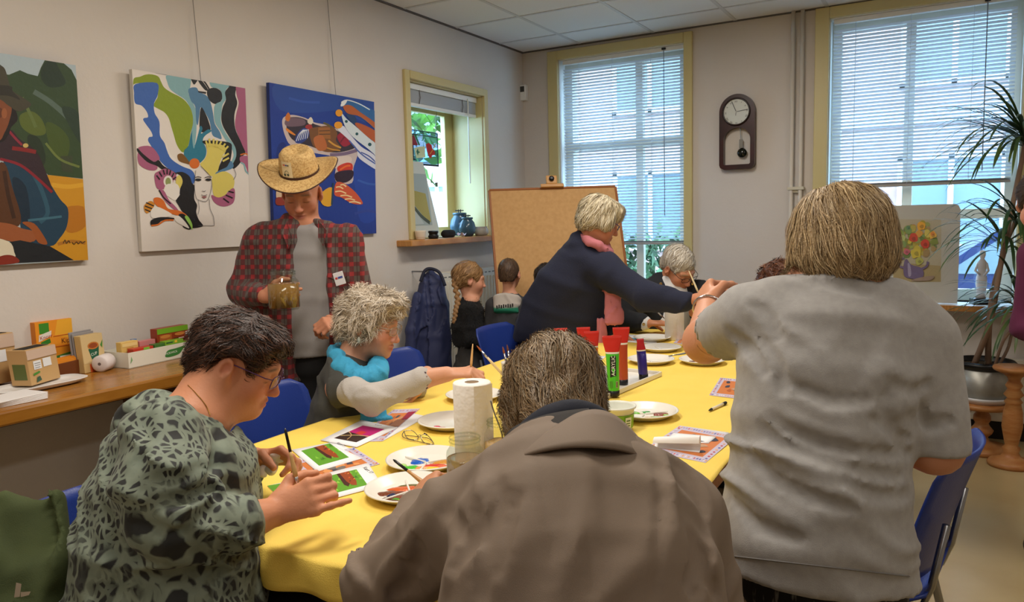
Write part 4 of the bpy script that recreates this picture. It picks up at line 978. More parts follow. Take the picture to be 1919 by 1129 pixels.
for x, y, r_, c in ((310, 768, 24, (196, 66, 40)), (362, 795, 24, (200, 60, 34)), (345, 715, 24, (222, 160, 40)), (395, 755, 20, (226, 178, 70)), (280, 828, 18, (196, 96, 110)), (322, 835, 28, (204, 184, 60)), (395, 750, 12, (214, 130, 50)), (250, 745, 16, (150, 176, 70)), (288, 722, 12, (90, 130, 90)), (335, 870, 20, (170, 170, 80))):
    fl.append((c, [fz(*p) for p in blob(x, y, r_, None, 9, .35, x)], True)); fl.append((tuple(int(q_ * .78) for q_ in c), [fz(*p) for p in blob(x + 2, y + 3, r_ * .45, None, 8, .4, x + 1)], True))
PU = (104, 88, 124)
fl += [(PU, [fz(*p) for p in [(280, 860), (300, 885), (345, 900), (355, 930), (335, 948), (290, 945), (268, 930), (268, 880)]], True), ((150, 138, 164), [fz(*p) for p in [(285, 880), (296, 890), (300, 930), (288, 935)]], True), (PU, [fz(*p) for p in stroke([(270, 858), (246, 862), (246, 890), (272, 900)], 9)], False), (PU, [fz(*p) for p in stroke([(345, 905), (368, 892), (374, 872)], 10)], False), ((150, 128, 110), [fz(*p) for p in [(340, 942), (400, 935), (380, 955), (300, 956)]], True)]
print_on('watercolour', mp_, Q[0], e1, e2, fl, .0012, .00006, PAINTED)
mesh('clear_sleeve', Qp + nq * .006, [tuple(range(n8))], pane_mat('clear_sleeve', (240, 240, 240), .05), mp_)
p = ony(1838, 560, YW - .09); p[2] = zR
fg = empty('figurine', p, 'slim white figurine on a black plinth on the right window sill', 'figurine')
mesh('plinth', *xf(rbox(-.05, .05, -.04, .04, 0, .035, .003), rotz(.3), p), M_BLACK, fg)
mesh('figure', *xf(lathe([(0, .035), (.026, .036), (.024, .07), (.03, .12), (.028, .16), (.020, .19), (.026, .22), (.024, .25), (.010, .27), (.017, .29), (.015, .315), (0, .322)], 20, cap=False), np.diag([1, .7, 1]), p), mat('white_stone', (222, 220, 222), rough=.5), fg, smooth=True)
mesh('arm', *join(tube([p + V(-.022, 0, .245), p + V(-.034, -.014, .2), p + V(-.01, -.02, .175)], .007, 8), tube([p + V(.022, 0, .245), p + V(.032, -.014, .2), p + V(.01, -.02, .17)], .007, 8)), MATS['white_stone'], fg, smooth=True)
# lettering on the window behind the blazer man, read from outside
zt_ = ony(1225, 500, YW + .12)
lw = empty('window_lettering', zt_, 'green letters stuck on the window pane, seen in reverse', 'lettering')
print_on('letter', lw, V(0, YW + .1235, 0), V(1, 0, 0), V(0, 0, 1), [('text', (10, 78, 58), 'P', (ony(1223, 497, YW + .12)[0], ony(1215, 498, YW + .12)[2]), .105, 0, True), ('text', (10, 78, 58), 'W', (ony(1254, 497, YW + .12)[0], ony(1215, 498, YW + .12)[2]), .105, 0, True)], .0005)
# ================================================================== THINGS ON THE TABLE
M_PLATE = mat('white_melamine', (232, 228, 218), rough=.22)
M_PAPER = mat('white_paper', (240, 240, 242), rough=.7)
M_BLOB = mat('wet_paint', rough=.2, attr='Col', bump=(120, .6, 3))
def paint_blob(parent, c, rx, ry, h, col, seed, rot=0.0, name='paint'):
    g = random.Random(seed); n = 16
    amp = [1 - .4 * g.random() for _ in range(n)]
    vs = []; fs = []
    rings = [(1.0, 0.0), (.8, .7), (.4, 1.0)]
    for s, hh in rings:
        for i in range(n):
            a = 2 * math.pi * i / n; x, y = rx * s * amp[i] * math.cos(a), ry * s * amp[i] * math.sin(a)
            vs.append((c[0] + x * math.cos(rot) - y * math.sin(rot), c[1] + x * math.sin(rot) + y * math.cos(rot), c[2] + h * hh))
    vs.append((c[0], c[1], c[2] + h * 1.05))
    for r in range(2):
        for i in range(n): fs.append((r * n + i, r * n + (i + 1) % n, (r + 1) * n + (i + 1) % n, (r + 1) * n + i))
    for i in range(n): fs.append((2 * n + i, 2 * n + (i + 1) % n, 3 * n))
    return mesh(name, vs, fs, M_BLOB, parent, smooth=True, vcol=np.tile(lin(col), (len(vs), 1)))
def plate(uv, r, label, blobs, ang=0.3, z=ZT, div=True, dirt=()):
    c = onz(*uv, z); s = r / .11
    p = empty('paint_plate', c, label, 'plate', 'divided paint plates')
    pr_ = [(0, .0), (.070, .0), (.080, .003), (.103, .019), (.110, .020), (.1105, .022), (.107, .0235), (.101, .022), (.079, .0065), (.070, .0045), (0, .004)]
    mesh('dish', *lathe([(a * s, b * s) for a, b in pr_], 44, c, cap=False), M_PLATE, p, smooth=True)
    if div:
        for k in range(3):
            a = ang + k * 2.094
            g = rbox(.004, .084, -.0026, .0026, .003, .0105, .0022, 2)
            mesh('divider', *xf(g, rotz(a) * s, c), M_PLATE, p, smooth=True)
    for i, (bu, bv, rx, ry, col) in enumerate(blobs):
        q = onz(bu, bv, z + .006); dv = (q - c) * V(1, 1, 0); dl_ = np.linalg.norm(dv); mx_ = max(r * .74 - rx * 1.25, .004)
        if dl_ > mx_: dv = dv * (mx_ / dl_)
        dv[2] = 0; rt = math.atan2(RIGHT[1], RIGHT[0]) + .25 * math.sin(i * 2.1)
        paint_blob(p, c + dv + V(0, 0, .0045 * s), rx * 1.45, ry * 1.9, .004, col, int(bu + i * 7), rt)
    for i, (bu, bv, rx, ry, col) in enumerate(dirt):
        q = onz(bu, bv, z + .016); q = c + (q - c) * V(1, 1, 0) * 1.0
        d = unit((q - c) * V(1, 1, 0)); paint_blob(p, c + d * r * .93 + V(0, 0, .021 * s), rx, ry, .0025, col, 31 + i, math.atan2(d[1], d[0]) + 1.57, 'dried_paint')
    return p
plate((768, 927), .108, 'paint plate with brown, orange and green mixed paint beside the green pictures', [(735, 925, .030, .012, (116, 58, 34)), (760, 915, .042, .012, (206, 96, 46)), (778, 905, .03, .009, (104, 98, 50)), (752, 936, .034, .011, (128, 62, 40)), (724, 938, .015, .011, (96, 50, 30)), (736, 928, .012, .008, (40, 50, 84)), (730, 945, .017, .012, (70, 150, 36)), (750, 944, .017, .012, (90, 92, 50)), (735, 953, .014, .008, (220, 206, 40)), (822, 912, .02, .009, (206, 120, 110)), (776, 948, .008, .006, (110, 70, 40))], .25, dirt=((725, 960, .02, .008, (90, 60, 30)),))
plate((800, 872), .110, 'paint plate with separate blue, green, red and yellow dabs', [(787, 864, .022, .016, (24, 92, 190)), (750, 883, .020, .015, (70, 190, 40)), (744, 873, .012, .008, (170, 210, 110)), (815, 873, .030, .010, (206, 50, 44)), (832, 866, .024, .013, (204, 140, 50)), (818, 884, .022, .010, (232, 206, 60)), (795, 886, .034, .006, (230, 150, 90)), (782, 885, .014, .007, (160, 200, 90)), (850, 880, .02, .008, (220, 100, 60))], .9)
plate((846, 798), .108, 'nearly clean paint plate with a pink dab beside the kitchen roll', [(825, 803, .018, .008, (206, 74, 96)), (818, 800, .010, .005, (210, 84, 104))], 0, div=False)
plate((889, 748), .106, 'paint plate half hidden behind the near kitchen roll', [(845, 742, .012, .008, (30, 44, 110)), (838, 748, .010, .005, (60, 60, 80)), (930, 752, .014, .008, (210, 196, 180))], 1.1)
plate((1207, 780), .112, 'paint plate with brown and green dabs beside the plastic tub', [(1192, 774, .024, .008, (110, 180, 60)), (1210, 773, .014, .006, (60, 150, 70)), (1236, 777, .020, .012, (130, 52, 30)), (1250, 776, .014, .006, (140, 60, 44)), (1228, 783, .02, .009, (124, 170, 60)), (1222, 789, .020, .006, (200, 60, 44)), (1197, 786, .014, .009, (236, 224, 70)), (1247, 787, .016, .006, (60, 130, 190)), (1260, 779, .010, .009, (150, 180, 90))], .7, dirt=((1222, 800, .020, .008, (190, 140, 40)),))
plate((1220, 680), .104, 'clean paint plate behind the blue paint tube', [(1205, 682, .010, .006, (90, 160, 80))], .4, dirt=((1180, 686, .012, .006, (200, 160, 50)),))
plate((1316, 681), .102, 'paint plate with a dark red paint peak under the reaching arm', [(1296, 678, .014, .010, (96, 28, 24)), (1303, 682, .008, .005, (60, 150, 80)), (1340, 678, .01, .006, (160, 60, 70))], .8, dirt=((1296, 690, .018, .007, (200, 150, 40)),))
plate((1238, 657), .100, 'paint plate in the middle row with a brown smear', [(1238, 657, .016, .005, (150, 90, 80))], .2, dirt=((1200, 662, .01, .006, (204, 160, 50)),))
plate((1222, 638), .098, 'paint plate at the back of the plates beside the far kitchen roll', [], .6)
plate((1314, 650), .098, 'paint plate with a pink smear beside the mosaic place mat', [(1316, 650, .02, .005, (210, 120, 150))], .5)

def sheet(name, label, cat, corners, z, shapes, m=M_PAPER, th=.0008, curl=0.0, group=None, pname='print'):
    P = [onz(*c, z + th) for c in corners]              # bl, br, tr, tl
    ctr = sum(P) / 4
    r = empty(name, V(ctr[0], ctr[1], z), label, cat, group)
    def fn(a, b):
        p = (P[0] * (1 - a) + P[1] * a) * (1 - b) + (P[3] * (1 - a) + P[2] * a) * b
        return p + V(0, 0, curl * (a - .5) ** 2 * 4 * (b * .6 + .4))
    v, f = grid_surface(fn, 8, 4)
    o = mesh('sheet', v, f, m, r, smooth=True)
    md = o.modifiers.new('thickness', 'SOLIDIFY'); md.thickness = th; md.offset = -1
    if shapes: print_on(pname, r, P[0], P[1] - P[0], P[3] - P[0], shapes, .0002, .00001)
    return r
def mosaic(seed, n=9):
    g = random.Random(seed); out = [((196, 186, 206), rect(0, 0, 1, 1)), ((206, 120, 62), rect(.12, .14, .88, .86))]
    for i in range(22):
        for (u, v) in ((i / 22 + .022, .06), (i / 22 + .022, .94)):
            out.append((g.choice([(92, 104, 176), (196, 80, 90), (226, 214, 220), (150, 140, 190), (220, 160, 120)]), blob(u, v, .017, .035, 6, .4, g.random())))
    for i in range(13):
        for (u, v) in ((.05, i / 13 + .04), (.95, i / 13 + .04)):
            out.append((g.choice([(92, 104, 176), (196, 80, 90), (226, 214, 220), (150, 140, 190), (220, 160, 120)]), blob(u, v, .026, .026, 6, .4, g.random())))
    for i in range(16):
        out.append((g.choice([(70, 72, 84), (120, 112, 104), (176, 92, 46), (222, 150, 90), (52, 58, 80), (190, 150, 120)]), blob(.2 + .6 * g.random(), .22 + .56 * g.random(), .05 + .05 * g.random(), .05 + .06 * g.random(), 8, .5, g.random()), True))
    return out
def z6(x, y): return (470 + x / 4.033, 720 + y / 4.033)
sheet('place_mat', 'mosaic patterned place mat under the two green printed cards', 'place mat', [z6(455, 745), z6(975, 605), z6(625, 425), z6(285, 600)], ZT, mosaic(1), th=.0006, group='mosaic place mats')
sheet('place_mat', 'mosaic patterned place mat under the magenta printed card', 'place mat', [z6(760, 440), z6(995, 432), z6(1335, 245), z6(1080, 193)], ZT, mosaic(2) + [((150, 30, 60), [(.78, .62), (.98, .62), (.98, .9), (.70, .88)]), ((176, 120, 90), [(.60, .42), (.98, .40), (.98, .60), (.62, .62)])], th=.0006, group='mosaic place mats')
sheet('place_mat', 'mosaic patterned place mat with curled white paper beside the grey shirt', 'place mat', [(1206, 843), (1322, 868), (1366, 811), (1274, 798)], ZT, mosaic(3), th=.0006, group='mosaic place mats')
sheet('place_mat', 'mosaic patterned place mat half behind the grey shirt near the pen', 'place mat', [(1329, 741), (1420, 752), (1425, 715), (1350, 708)], ZT, mosaic(4), th=.0006, group='mosaic place mats')
sheet('place_mat', 'mosaic patterned place mat among the far plates', 'place mat', [(1262, 643), (1302, 650), (1322, 638), (1272, 634)], ZT, mosaic(5), th=.0006, group='mosaic place mats')
G1, G2, OB, OL = (96, 158, 40), (60, 116, 28), (150, 66, 24), (222, 132, 46)
def landscape(u0, v0, u1, v1, seed):
    g = random.Random(seed)
    L_ = lambda a, b: (u0 + (u1 - u0) * a, v0 + (v1 - v0) * b)
    o = [(G1, [L_(0, 0), L_(1, 0), L_(1, 1), L_(0, 1)])]
    for i in range(14): a, b = g.random() * .9 + .05, g.random() * .8 + .1; o.append((g.choice([G2, (130, 190, 60), (74, 132, 30), (150, 200, 70)]), [L_(a, b), L_(min(a + .1, 1), b - .04), L_(min(a + .06, 1), min(b + .12, 1))]))
    o += [((70, 30, 22), [L_(.42, 1), L_(.58, 1), L_(.60, .3), L_(.52, .16), L_(.44, .3)]), (OB, [L_(.5, 1), L_(.78, 1), L_(.80, .35), L_(.74, .12), L_(.62, .2), L_(.55, .45)])]
    for i in range(8): a, b = .58 + .2 * g.random(), .15 + .75 * g.random(); o.append((g.choice([OL, (206, 90, 30), (90, 40, 24)]), [L_(a, b), L_(min(a + .07, .8), b + .02), L_(min(a + .05, .8), min(b + .09, 1))]))
    return o
cd = sheet('printed_card', 'printed card with a green landscape and lettering nearest the edge', 'card', [z6(560, 882), z6(995, 768), z6(885, 597), z6(465, 700)], ZT + .0016, landscape(.14, .16, .78, .86, 1) + [('text', (30, 30, 34), 'Kaart 17', (.90, .86), .017, -1.45)], group='printed cards')
sheet('printed_card', 'printed card with a green landscape behind the nearest card', 'card', [z6(500, 662), z6(845, 562), z6(590, 445), z6(308, 497)], ZT + .0016, landscape(.14, .16, .80, .86, 2) + [('text', (60, 60, 64), 'Kaart 17', (.92, .80), .014, -1.45)], group='printed cards')
sheet('printed_card', 'printed card with a magenta picture beside the scarf woman', 'card', [z6(800, 478), z6(1112, 330), z6(838, 272), z6(525, 425)], ZT + .0016, [((58, 40, 36), rect(.16, .2, .84, .82)), ((196, 34, 120), [(.42, .2), (.84, .2), (.84, .82), (.50, .82)]), ((214, 64, 60), [(.46, .42), (.60, .42), (.62, .60), (.48, .62)]), ((206, 176, 120), stroke([(.30, .8), (.42, .5), (.46, .2)], .03)), ((196, 160, 110), stroke([(.2, .5), (.38, .6), (.5, .82)], .02)), ('text', (60, 60, 64), 'Kaart', (.94, .6), .012, -1.45)], group='printed cards')
sheet('small_painting', 'wet green landscape painting under the brush hand', 'painting', [z6(290, 930), z6(548, 882), z6(420, 705), z6(125, 770)], ZT, [(G1, rect(0, 0, 1, 1)), ((70, 60, 30), [(0, .45), (.4, .5), (.9, .42), (1, .55), (.5, .66), (0, .6)])] + [((120, 196, 40) if i % 2 else (60, 130, 30), blob((i * .37) % .9 + .05, (i * .61) % .8 + .1, .09, .05, 7, .5, i), True) for i in range(16)], th=.0012)
def z7(x, y): return (800 + x / 3.309, 600 + y / 3.309)
sheet('loose_paper', 'flat white sheet with a printed picture on the right place mat', 'paper', [z7(1480, 752), z7(1745, 765), z7(1795, 724), z7(1530, 700)], ZT + .0015, [((60, 70, 84), [(.02, .1), (.5, .0), (.9, .15), (.6, .4), (.2, .45)]), ((90, 130, 150), [(.05, .2), (.2, .2), (.25, .42), (.1, .4)])])
P = [onz(*z7(1405, 795), ZT), onz(*z7(1690, 826), ZT)]
ax_ = unit(P[1] - P[0]); L_ = np.linalg.norm(P[1] - P[0]); sd = np.cross(V(0, 0, 1), ax_)
g = grid_surface(lambda a, b: P[0] + ax_ * L_ * a + sd * (.02 * math.sin(b * 4.6) * (1 - .25 * a) + .012 * b) + V(0, 0, .0018 + .020 * (1 - math.cos(b * 4.6)) * (.7 + .45 * a)), 6, 14)
o = mesh('curled_paper', *g, M_PAPER, smooth=True); tag(o, 'white sheet of paper curled into a roll on the right place mat', 'paper')
sheet('loose_paper', 'white sheet with a thin blue stripe at the far end of the table', 'paper', [(1168, 641), (1232, 645), (1224, 629), (1176, 627)], ZT, [((90, 170, 196), rect(.05, .40, .75, .56))])
sheet('loose_paper', 'corner of a white sheet behind the orange paint tube', 'paper', [(1085, 684), (1118, 683), (1136, 668), (1104, 666)], ZT, [((90, 120, 170), rect(.1, .1, .6, .2))])
sheet('blue_card', 'small dark blue card beside the plastic tub', 'card', [(1170, 822), (1186, 829), (1205, 824), (1190, 815)], ZT, None, mat('blue_card', (48, 62, 128), rough=.5), th=.0015)
P0, P1 = onz(1328, 770, ZT + .006), onz(1361, 755, ZT + .006)
pn = empty('ballpoint_pen', (P0 + P1) / 2 - V(0, 0, .006), 'cream and black ballpoint pen lying on the yellow cloth', 'pen')
d_ = P1 - P0
mesh('barrel', *tube([P0 + d_ * .16, P0 + d_ * .8], .0052, 12), mat('pen_cream', (226, 214, 186), rough=.35), pn, smooth=True)
mesh('tip', *tube([P0, P0 + d_ * .05, P0 + d_ * .17], [.001, .003, .0052], 12), M_BLACK, pn, smooth=True)
mesh('cap', *tube([P0 + d_ * .8, P0 + d_ * .97, P1], [.0058, .0058, .004], 12), M_BLACK, pn, smooth=True)

# kitchen rolls
def kitchen_roll(uv, r, h, label):
    c = onz(*uv); o = empty('kitchen_roll', c, label, 'kitchen roll')
    mesh('paper', *lathe([(.019, .0), (r - .002, .0), (r, .003), (r, h - .003), (r - .002, h), (.019, h)], 44, c, cap=False), mat('kitchen_paper', (236, 230, 222), rough=.85, bump=(70, .5, 1)), o, smooth=True)
    g = grid_surface(lambda a, b: c + V(math.cos(-.9 + a * 1.2) * (r + .0012 + .004 * a * a), math.sin(-.9 + a * 1.2) * (r + .0012 + .004 * a * a), .002 + b * (h - .004)), 10, 2)
    mesh('loose_end', *g, MATS['kitchen_paper'], o, smooth=True)
    mesh('core', *lathe([(.019, h - .001), (.0165, h - .001), (.0165, .002), (.019, .002)], 24, c, cap=False), mat('card_core', (150, 126, 100), rough=.8), o, smooth=True)
    return o
kitchen_roll((889, 874), .0505, .230, 'white kitchen roll standing on the table beside the jars')
kitchen_roll((1263, 636), .0475, .235, 'far kitchen roll standing in front of the blazer man')

# jars of dirty water
def water_jar(c, r, h, level, wcol, label, m_name):
    j = empty('glass_jar', c, label, 'jar')
    pr_ = [(0, .003), (r * .9, .003), (r, .012), (r, h * .66), (r * .97, h * .74), (r * .80, h * .82), (r * .78, h * .86), (r * .80, h * .88), (r * .80, h)]
    jar_m = pane_mat('jar_glass', (236, 240, 236), .10)
    mesh('glass', *lathe(pr_, 40, c, cap=False), jar_m, j, smooth=True)
    wr = r - .0016
    mesh('paint_water', *lathe([(0, .0085), (wr, .0125), (wr, level), (wr * .8, level), (0, level)], 40, c, cap=False), mat(m_name, wcol, rough=.12, var=(5, tuple(int(q_ * .93) for q_ in wcol), .35, .7)), j, smooth=True)
    mesh('thread', *join(*[lathe([(r * .80, h * z_), (r * .84, h * (z_ + .012)), (r * .80, h * (z_ + .026))], 40, c, cap=False) for z_ in (.90, .96)]), MATS['jar_glass'], j, smooth=True)
    return j
cj1 = onz(874, 924); cj2 = onz(940, 884)
water_jar(cj1, .046, .142, .088, (150, 122, 88), 'glass jar of brown paint water beside the taupe sleeve', 'brown_water')
j2 = water_jar(cj2, .043, .140, .080, (206, 160, 100), 'glass jar of orange paint water behind the kitchen roll', 'orange_water')
sp = empty('teaspoon', cj2 + V(0, 0, .06), 'metal teaspoon standing in the jar of orange water', 'spoon')
mesh('handle', *tube(crom([cj2 + V(.012, .0, .03), cj2 + V(.004, .0, .10), cj2 + V(-.012, -.01, .16), cj2 + V(-.02, -.012, .19)], 5), [.0022] * 16, 6), M_STEEL, sp, smooth=True)
mesh('bowl', *xf(lathe([(0, -.002), (.010, 0), (.014, .004)], 16, cap=False), np.diag([1, 1.5, 1]), cj2 + V(.014, 0, .024)), M_STEEL, sp, smooth=True)

# brushes
M_FERR = mat('brush_ferrule', (200, 200, 204), rough=.2, metal=1.0)
def brush(tip, end, label, hcol=(206, 168, 104), bcol=(96, 50, 28), w=.0042, endcol=None, group='paint brushes'):
    tip, end = np.asarray(tip, float), np.asarray(end, float); d = end - tip; L = np.linalg.norm(d); u = d / L
    b = empty('paint_brush', end if end[2] < tip[2] else tip, label, 'brush', group)
    mesh('bristles', *tube([tip, tip + u * .008, tip + u * .02, tip + u * .028], [.0006, w * .6, w * .95, w * .8], 10), mat('bristle_%d_%d_%d' % bcol, bcol, rough=.7), b, smooth=True)
    mesh('ferrule', *tube([tip + u * .026, tip + u * .055, tip + u * .06], [w * .85, w * .95, w], 10), M_FERR, b, smooth=True)
    e0 = L - (.05 if endcol else .0)
    ss = np.linspace(.058, max(e0, .07), 6)
    mesh('handle', *tube([tip + u * s_ for s_ in ss], [w * .95, w * 1.25, w * 1.2, w * 1.0, w * .8, w * (.75 if endcol else .45)], 10), mat('brush_wood_%d_%d_%d' % hcol, hcol, rough=.4), b, smooth=True)
    if endcol: mesh('handle_end', *tube([tip + u * e0, tip + u * (L - .006), end], [w * .78, w * .7, w * .3], 10), mat('brush_end_%d_%d_%d' % endcol, endcol, rough=.35), b, smooth=True)
    return b
cb = onz(962, 742)
bj = empty('brush_pot', cb, 'white brush pot hidden behind the head of the man in taupe', 'pot')
mesh('pot', *lathe([(0, 0), (.034, 0), (.037, .01), (.042, .125), (.0435, .128), (.040, .128), (.034, .012), (0, .008)], 32, cb, cap=False), mat('pot_cream', (226, 220, 210), rough=.35), bj, smooth=True)
dB = depth_of(cb)
brush(at(893, 648, dB - .02), cb + V(.008, .01, .02), 'long pale brush leaning left out of the brush pot', (226, 200, 150), (150, 74, 30), .0042)
brush(at(942, 650, dB), cb + V(-.004, .004, .02), 'brown tipped brush standing left in the brush pot', (196, 160, 110), (132, 66, 30), .0046)
brush(at(950, 646, dB + .02), cb + V(.008, -.004, .02), 'dark tipped brush standing right in the brush pot', (196, 160, 110), (96, 48, 30), .0046)
brush(onz(1252, 668, ZT + .024), onz(1330, 655, ZT + .022), 'grey handled brush lying across the far plates', (128, 132, 138), (120, 120, 124), .0036)

# reading glasses lying folded
M_GFR = mat('silver_frame', (176, 170, 160), rough=.25, metal=1.0)
def z4(x, y): return (680 + x / 4.343, 720 + y / 4.343)
gl = empty('eyeglasses', onz(785, 822), 'thin silver eyeglasses lying folded beside the plates', 'eyeglasses')
def gp(x, y, h): return onz(*z4(x, y), ZT + h)
for pts in ([(335, 385), (400, 380), (450, 430), (430, 455), (360, 440)], [(470, 420), (520, 415), (575, 480), (560, 500), (490, 470)]):
    q = [gp(x, y, .004 + .012 * (i in (0, 1))) for i, (x, y) in enumerate(pts)]
    mesh('rim', *tube(crom(q + [q[0]], 4), .0013, 6), M_GFR, gl, smooth=True)
mesh('bridge', *tube(crom([gp(450, 425, .008), gp(462, 412, .014), gp(472, 425, .008)], 4), .0013, 6), M_GFR, gl, smooth=True)
for a_, b_, c_ in (((335, 385), (338, 440), (575, 495)), ((575, 480), (520, 440), (345, 420))):
    mesh('temple', *tube(crom([gp(*a_, .012), gp(*b_, .004), gp(*c_, .003)], 5), .0014, 6), M_GFR, gl, smooth=True)
mesh('hinge_tip', *tube([gp(500, 405, .012), gp(520, 415, .010)], .003, 6), M_BLACK, gl)

# tray of standing acrylic tubes
tA, tB, tC = onz(1075, 688), onz(1224, 704), onz(1156, 752)
tD = tA + tC - tB; ctr = (tA + tB + tC + tD) / 4
tr_ = empty('white_tray', V(ctr[0], ctr[1], ZT), 'white rectangular tray holding the upright paint tubes', 'tray')
R2 = frame(unit((tB - tA) * V(1, 1, 0)), z=V(0, 0, 1)); wx, wy = np.linalg.norm(tB - tA), np.linalg.norm(tC - tB)
mesh('base', *xf(rbox(-wx / 2 + .006, wx / 2 - .006, -wy / 2 + .006, wy / 2 - .006, 0, .006, .002), R2, V(ctr[0], ctr[1], ZT)), M_PLATE, tr_)
for g in (rbox(-wx / 2, wx / 2, -wy / 2, -wy / 2 + .008, .0, .02, .003), rbox(-wx / 2, wx / 2, wy / 2 - .008, wy / 2, .0, .02, .003), rbox(-wx / 2, -wx / 2 + .008, -wy / 2, wy / 2, .0, .02, .003), rbox(wx / 2 - .008, wx / 2, -wy / 2, wy / 2, .0, .02, .003)):
    mesh('rim', *xf(g, R2, V(ctr[0], ctr[1], ZT)), M_PLATE, tr_)
M_CAP = mat('tube_cap', (22, 24, 28), rough=.4)
def acrylic(uv, h, r, top_w, col, label, lean=(0, 0), yaw=0.0, letters=None, red=(196, 44, 34)):
    c = onz(*uv, ZT + .006); t = empty('paint_tube', c, label, 'paint tube', 'acrylic paint tubes on the tray')
    face = unit((CAM - c) * V(1, 1, 0)); sx = np.cross(V(0, 0, 1), face)
    Ry = rotz(yaw); face, sx = Ry @ face, Ry @ sx
    ln = V(*[a for a in (sx * lean[0] + face * lean[1])])
    n = 28; rows = [(.022, r * .98, r * .98), (.03, r, r), (.10, r, r * .96), (h * .62, r * 1.05, r * .78), (h * .70, r * 1.1, r * .66), (h * .705, r * 1.1, r * .65), (h * .73, r * 1.12, r * .6), (h * .735, r * 1.12, r * .6), (h * .9, top_w * .48, r * .2), (h * .955, top_w / 2, .0022), (h, top_w / 2, .0018)]
    vs, fs, mi = [], [], []
    for z_, a_, b_ in rows:
        for i in range(n):
            w = 2 * math.pi * i / n
            vs.append(c + sx * a_ * math.cos(w) + face * b_ * math.sin(w) + V(0, 0, z_) + ln * z_)
    for j in range(len(rows) - 1):
        for i in range(n):
            fs.append((j * n + i, j * n + (i + 1) % n, (j + 1) * n + (i + 1) % n, (j + 1) * n + i)); mi.append(0 if j < 5 else (1 if j < 7 else 2))
    fs.append(tuple((len(rows) - 1) * n + i for i in range(n))); mi.append(2)
    nm = 'tube_%d_%d_%d' % col
    b = mesh('body', vs, fs, None, t, smooth=True, mats=[mat(nm, col, rough=.3), mat('tube_white_band', (230, 224, 216), rough=.35), mat('tube_red_%d' % red[0], red, rough=.3)], midx=mi)
    mesh('cap', *lathe([(0, 0), (r * .92, 0), (r * .97, .002), (r * .97, .022), (r * .9, .0225)], 28, c, cap=False), M_CAP, t, smooth=True)
    shp = [((232, 190, 176), rect(-.014, h * .80, .014, h * .815)), ((232, 190, 176), rect(-.010, h * .84, .010, h * .85)), ((232, 200, 190), rect(-.004, h * .89, .004, h * .91)), ((240, 230, 220), rect(-.006, h * .965, .006, h * .975))]
    print_on('label_print', t, c + face * (r * .44) + ln * h * .85, sx, V(0, 0, 1) - face * .28 + ln * .0, shp[:0] or [((236, 200, 190), rect(-.012, h * .80, .012, h * .812))], .004)
    if letters:
        pr2 = [((20, 22, 22), [(-.012, .072), (.010, .078), (.010, h * .68), (-.012, h * .665)]), ('text', (240, 240, 236), 'ACRYLIC', (.006, .078), .0185, math.pi / 2)]
        print_on('lettering', t, c + face * (r + .0010) + ln * .1, sx, V(0, 0, 1) - face * .034, pr2, .0010, .0005)
        print_on('label_panel', t, c + face * r * .97, sx, V(0, 0, 1), [((70, 150, 44), rect(-.016, .034, -.004, .058)), ((160, 170, 120), rect(.006, .034, .014, .058)), ((90, 84, 60), rect(.008, .036, .0125, .056))], .0012)
    return t
acrylic((1150, 742), .222, .0225, .070, (74, 190, 44), 'green acrylic tube standing at the front of the tray', (-.02, 0), .1, True)
acrylic((1167, 721), .225, .0215, .066, (176, 70, 36), 'brick red acrylic tube standing behind the green one', (-.02, 0), .2)
acrylic((1206, 711), .165, .0190, .034, (44, 34, 128), 'dark blue acrylic tube with a red top at the tray corner', (-.09, 0), .6, None, (178, 36, 44))
acrylic((1112, 724), .215, .0215, .060, (240, 130, 30), 'orange acrylic tube standing beside the bowed head', (-.02, 0), .3)
acrylic((1099, 706), .205, .0205, .056, (236, 190, 40), 'yellow acrylic tube behind the orange one', (-.05, 0), .2)
acrylic((1052, 705), .200, .0205, .056, (206, 60, 36), 'red topped acrylic tube mostly hidden behind the bowed head', (0, 0), .2)
P0, P1 = onz(1118, 716, ZT + .012), onz(1134, 712, ZT + .012)
o = mesh('tube_cap', *tube([P0, P1], .006, 12), mat('violet_cap', (60, 48, 140), rough=.4), smooth=True); tag(o, 'small violet cap lying on the tray', 'cap')

# margarine tub
c = onz(1156, 803); tu = empty('plastic_tub', c, 'white plastic tub with a green label beside the paint plates', 'tub')
mesh('tub', *lathe([(0, 0), (.046, 0), (.049, .003), (.0545, .066), (.060, .068), (.061, .074), (.057, .075), (.053, .068), (.047, .006), (0, .005)], 40, c, cap=False), mat('tub_white', (228, 230, 218), rough=.35), tu, smooth=True)
lb = lathe([(.0503, .008), (.0542, .052)], 40, c, cap=False)
mesh('label', *lb, mat('tub_label', (124, 176, 44), rough=.4), tu, smooth=True)
f_ = unit((CAM - c) * V(1, 1, 0)); sx_ = np.cross(V(0, 0, 1), f_)
d2 = unit(f_ * .8 + sx_ * .6); s2 = np.cross(V(0, 0, 1), d2)
print_on('label_print', tu, c + d2 * .0528, s2, V(0, 0, 1) + d2 * .09, [((226, 232, 214), [(-.010, .012), (.012, .012), (.012, .046), (-.010, .046)]), ((90, 120, 60), rect(-.006, .018, .008, .022)), ((90, 120, 60), rect(-.006, .026, .008, .029)), ((90, 120, 60), rect(-.006, .034, .008, .038))], .001)
print_on('label_lettering', tu, c + f_ * .0530, sx_, V(0, 0, 1) + f_ * .09, [((30, 90, 40), rect(-.024, .020, -.004, .024)), ((30, 90, 40), rect(-.022, .028, -.006, .031))], .001)

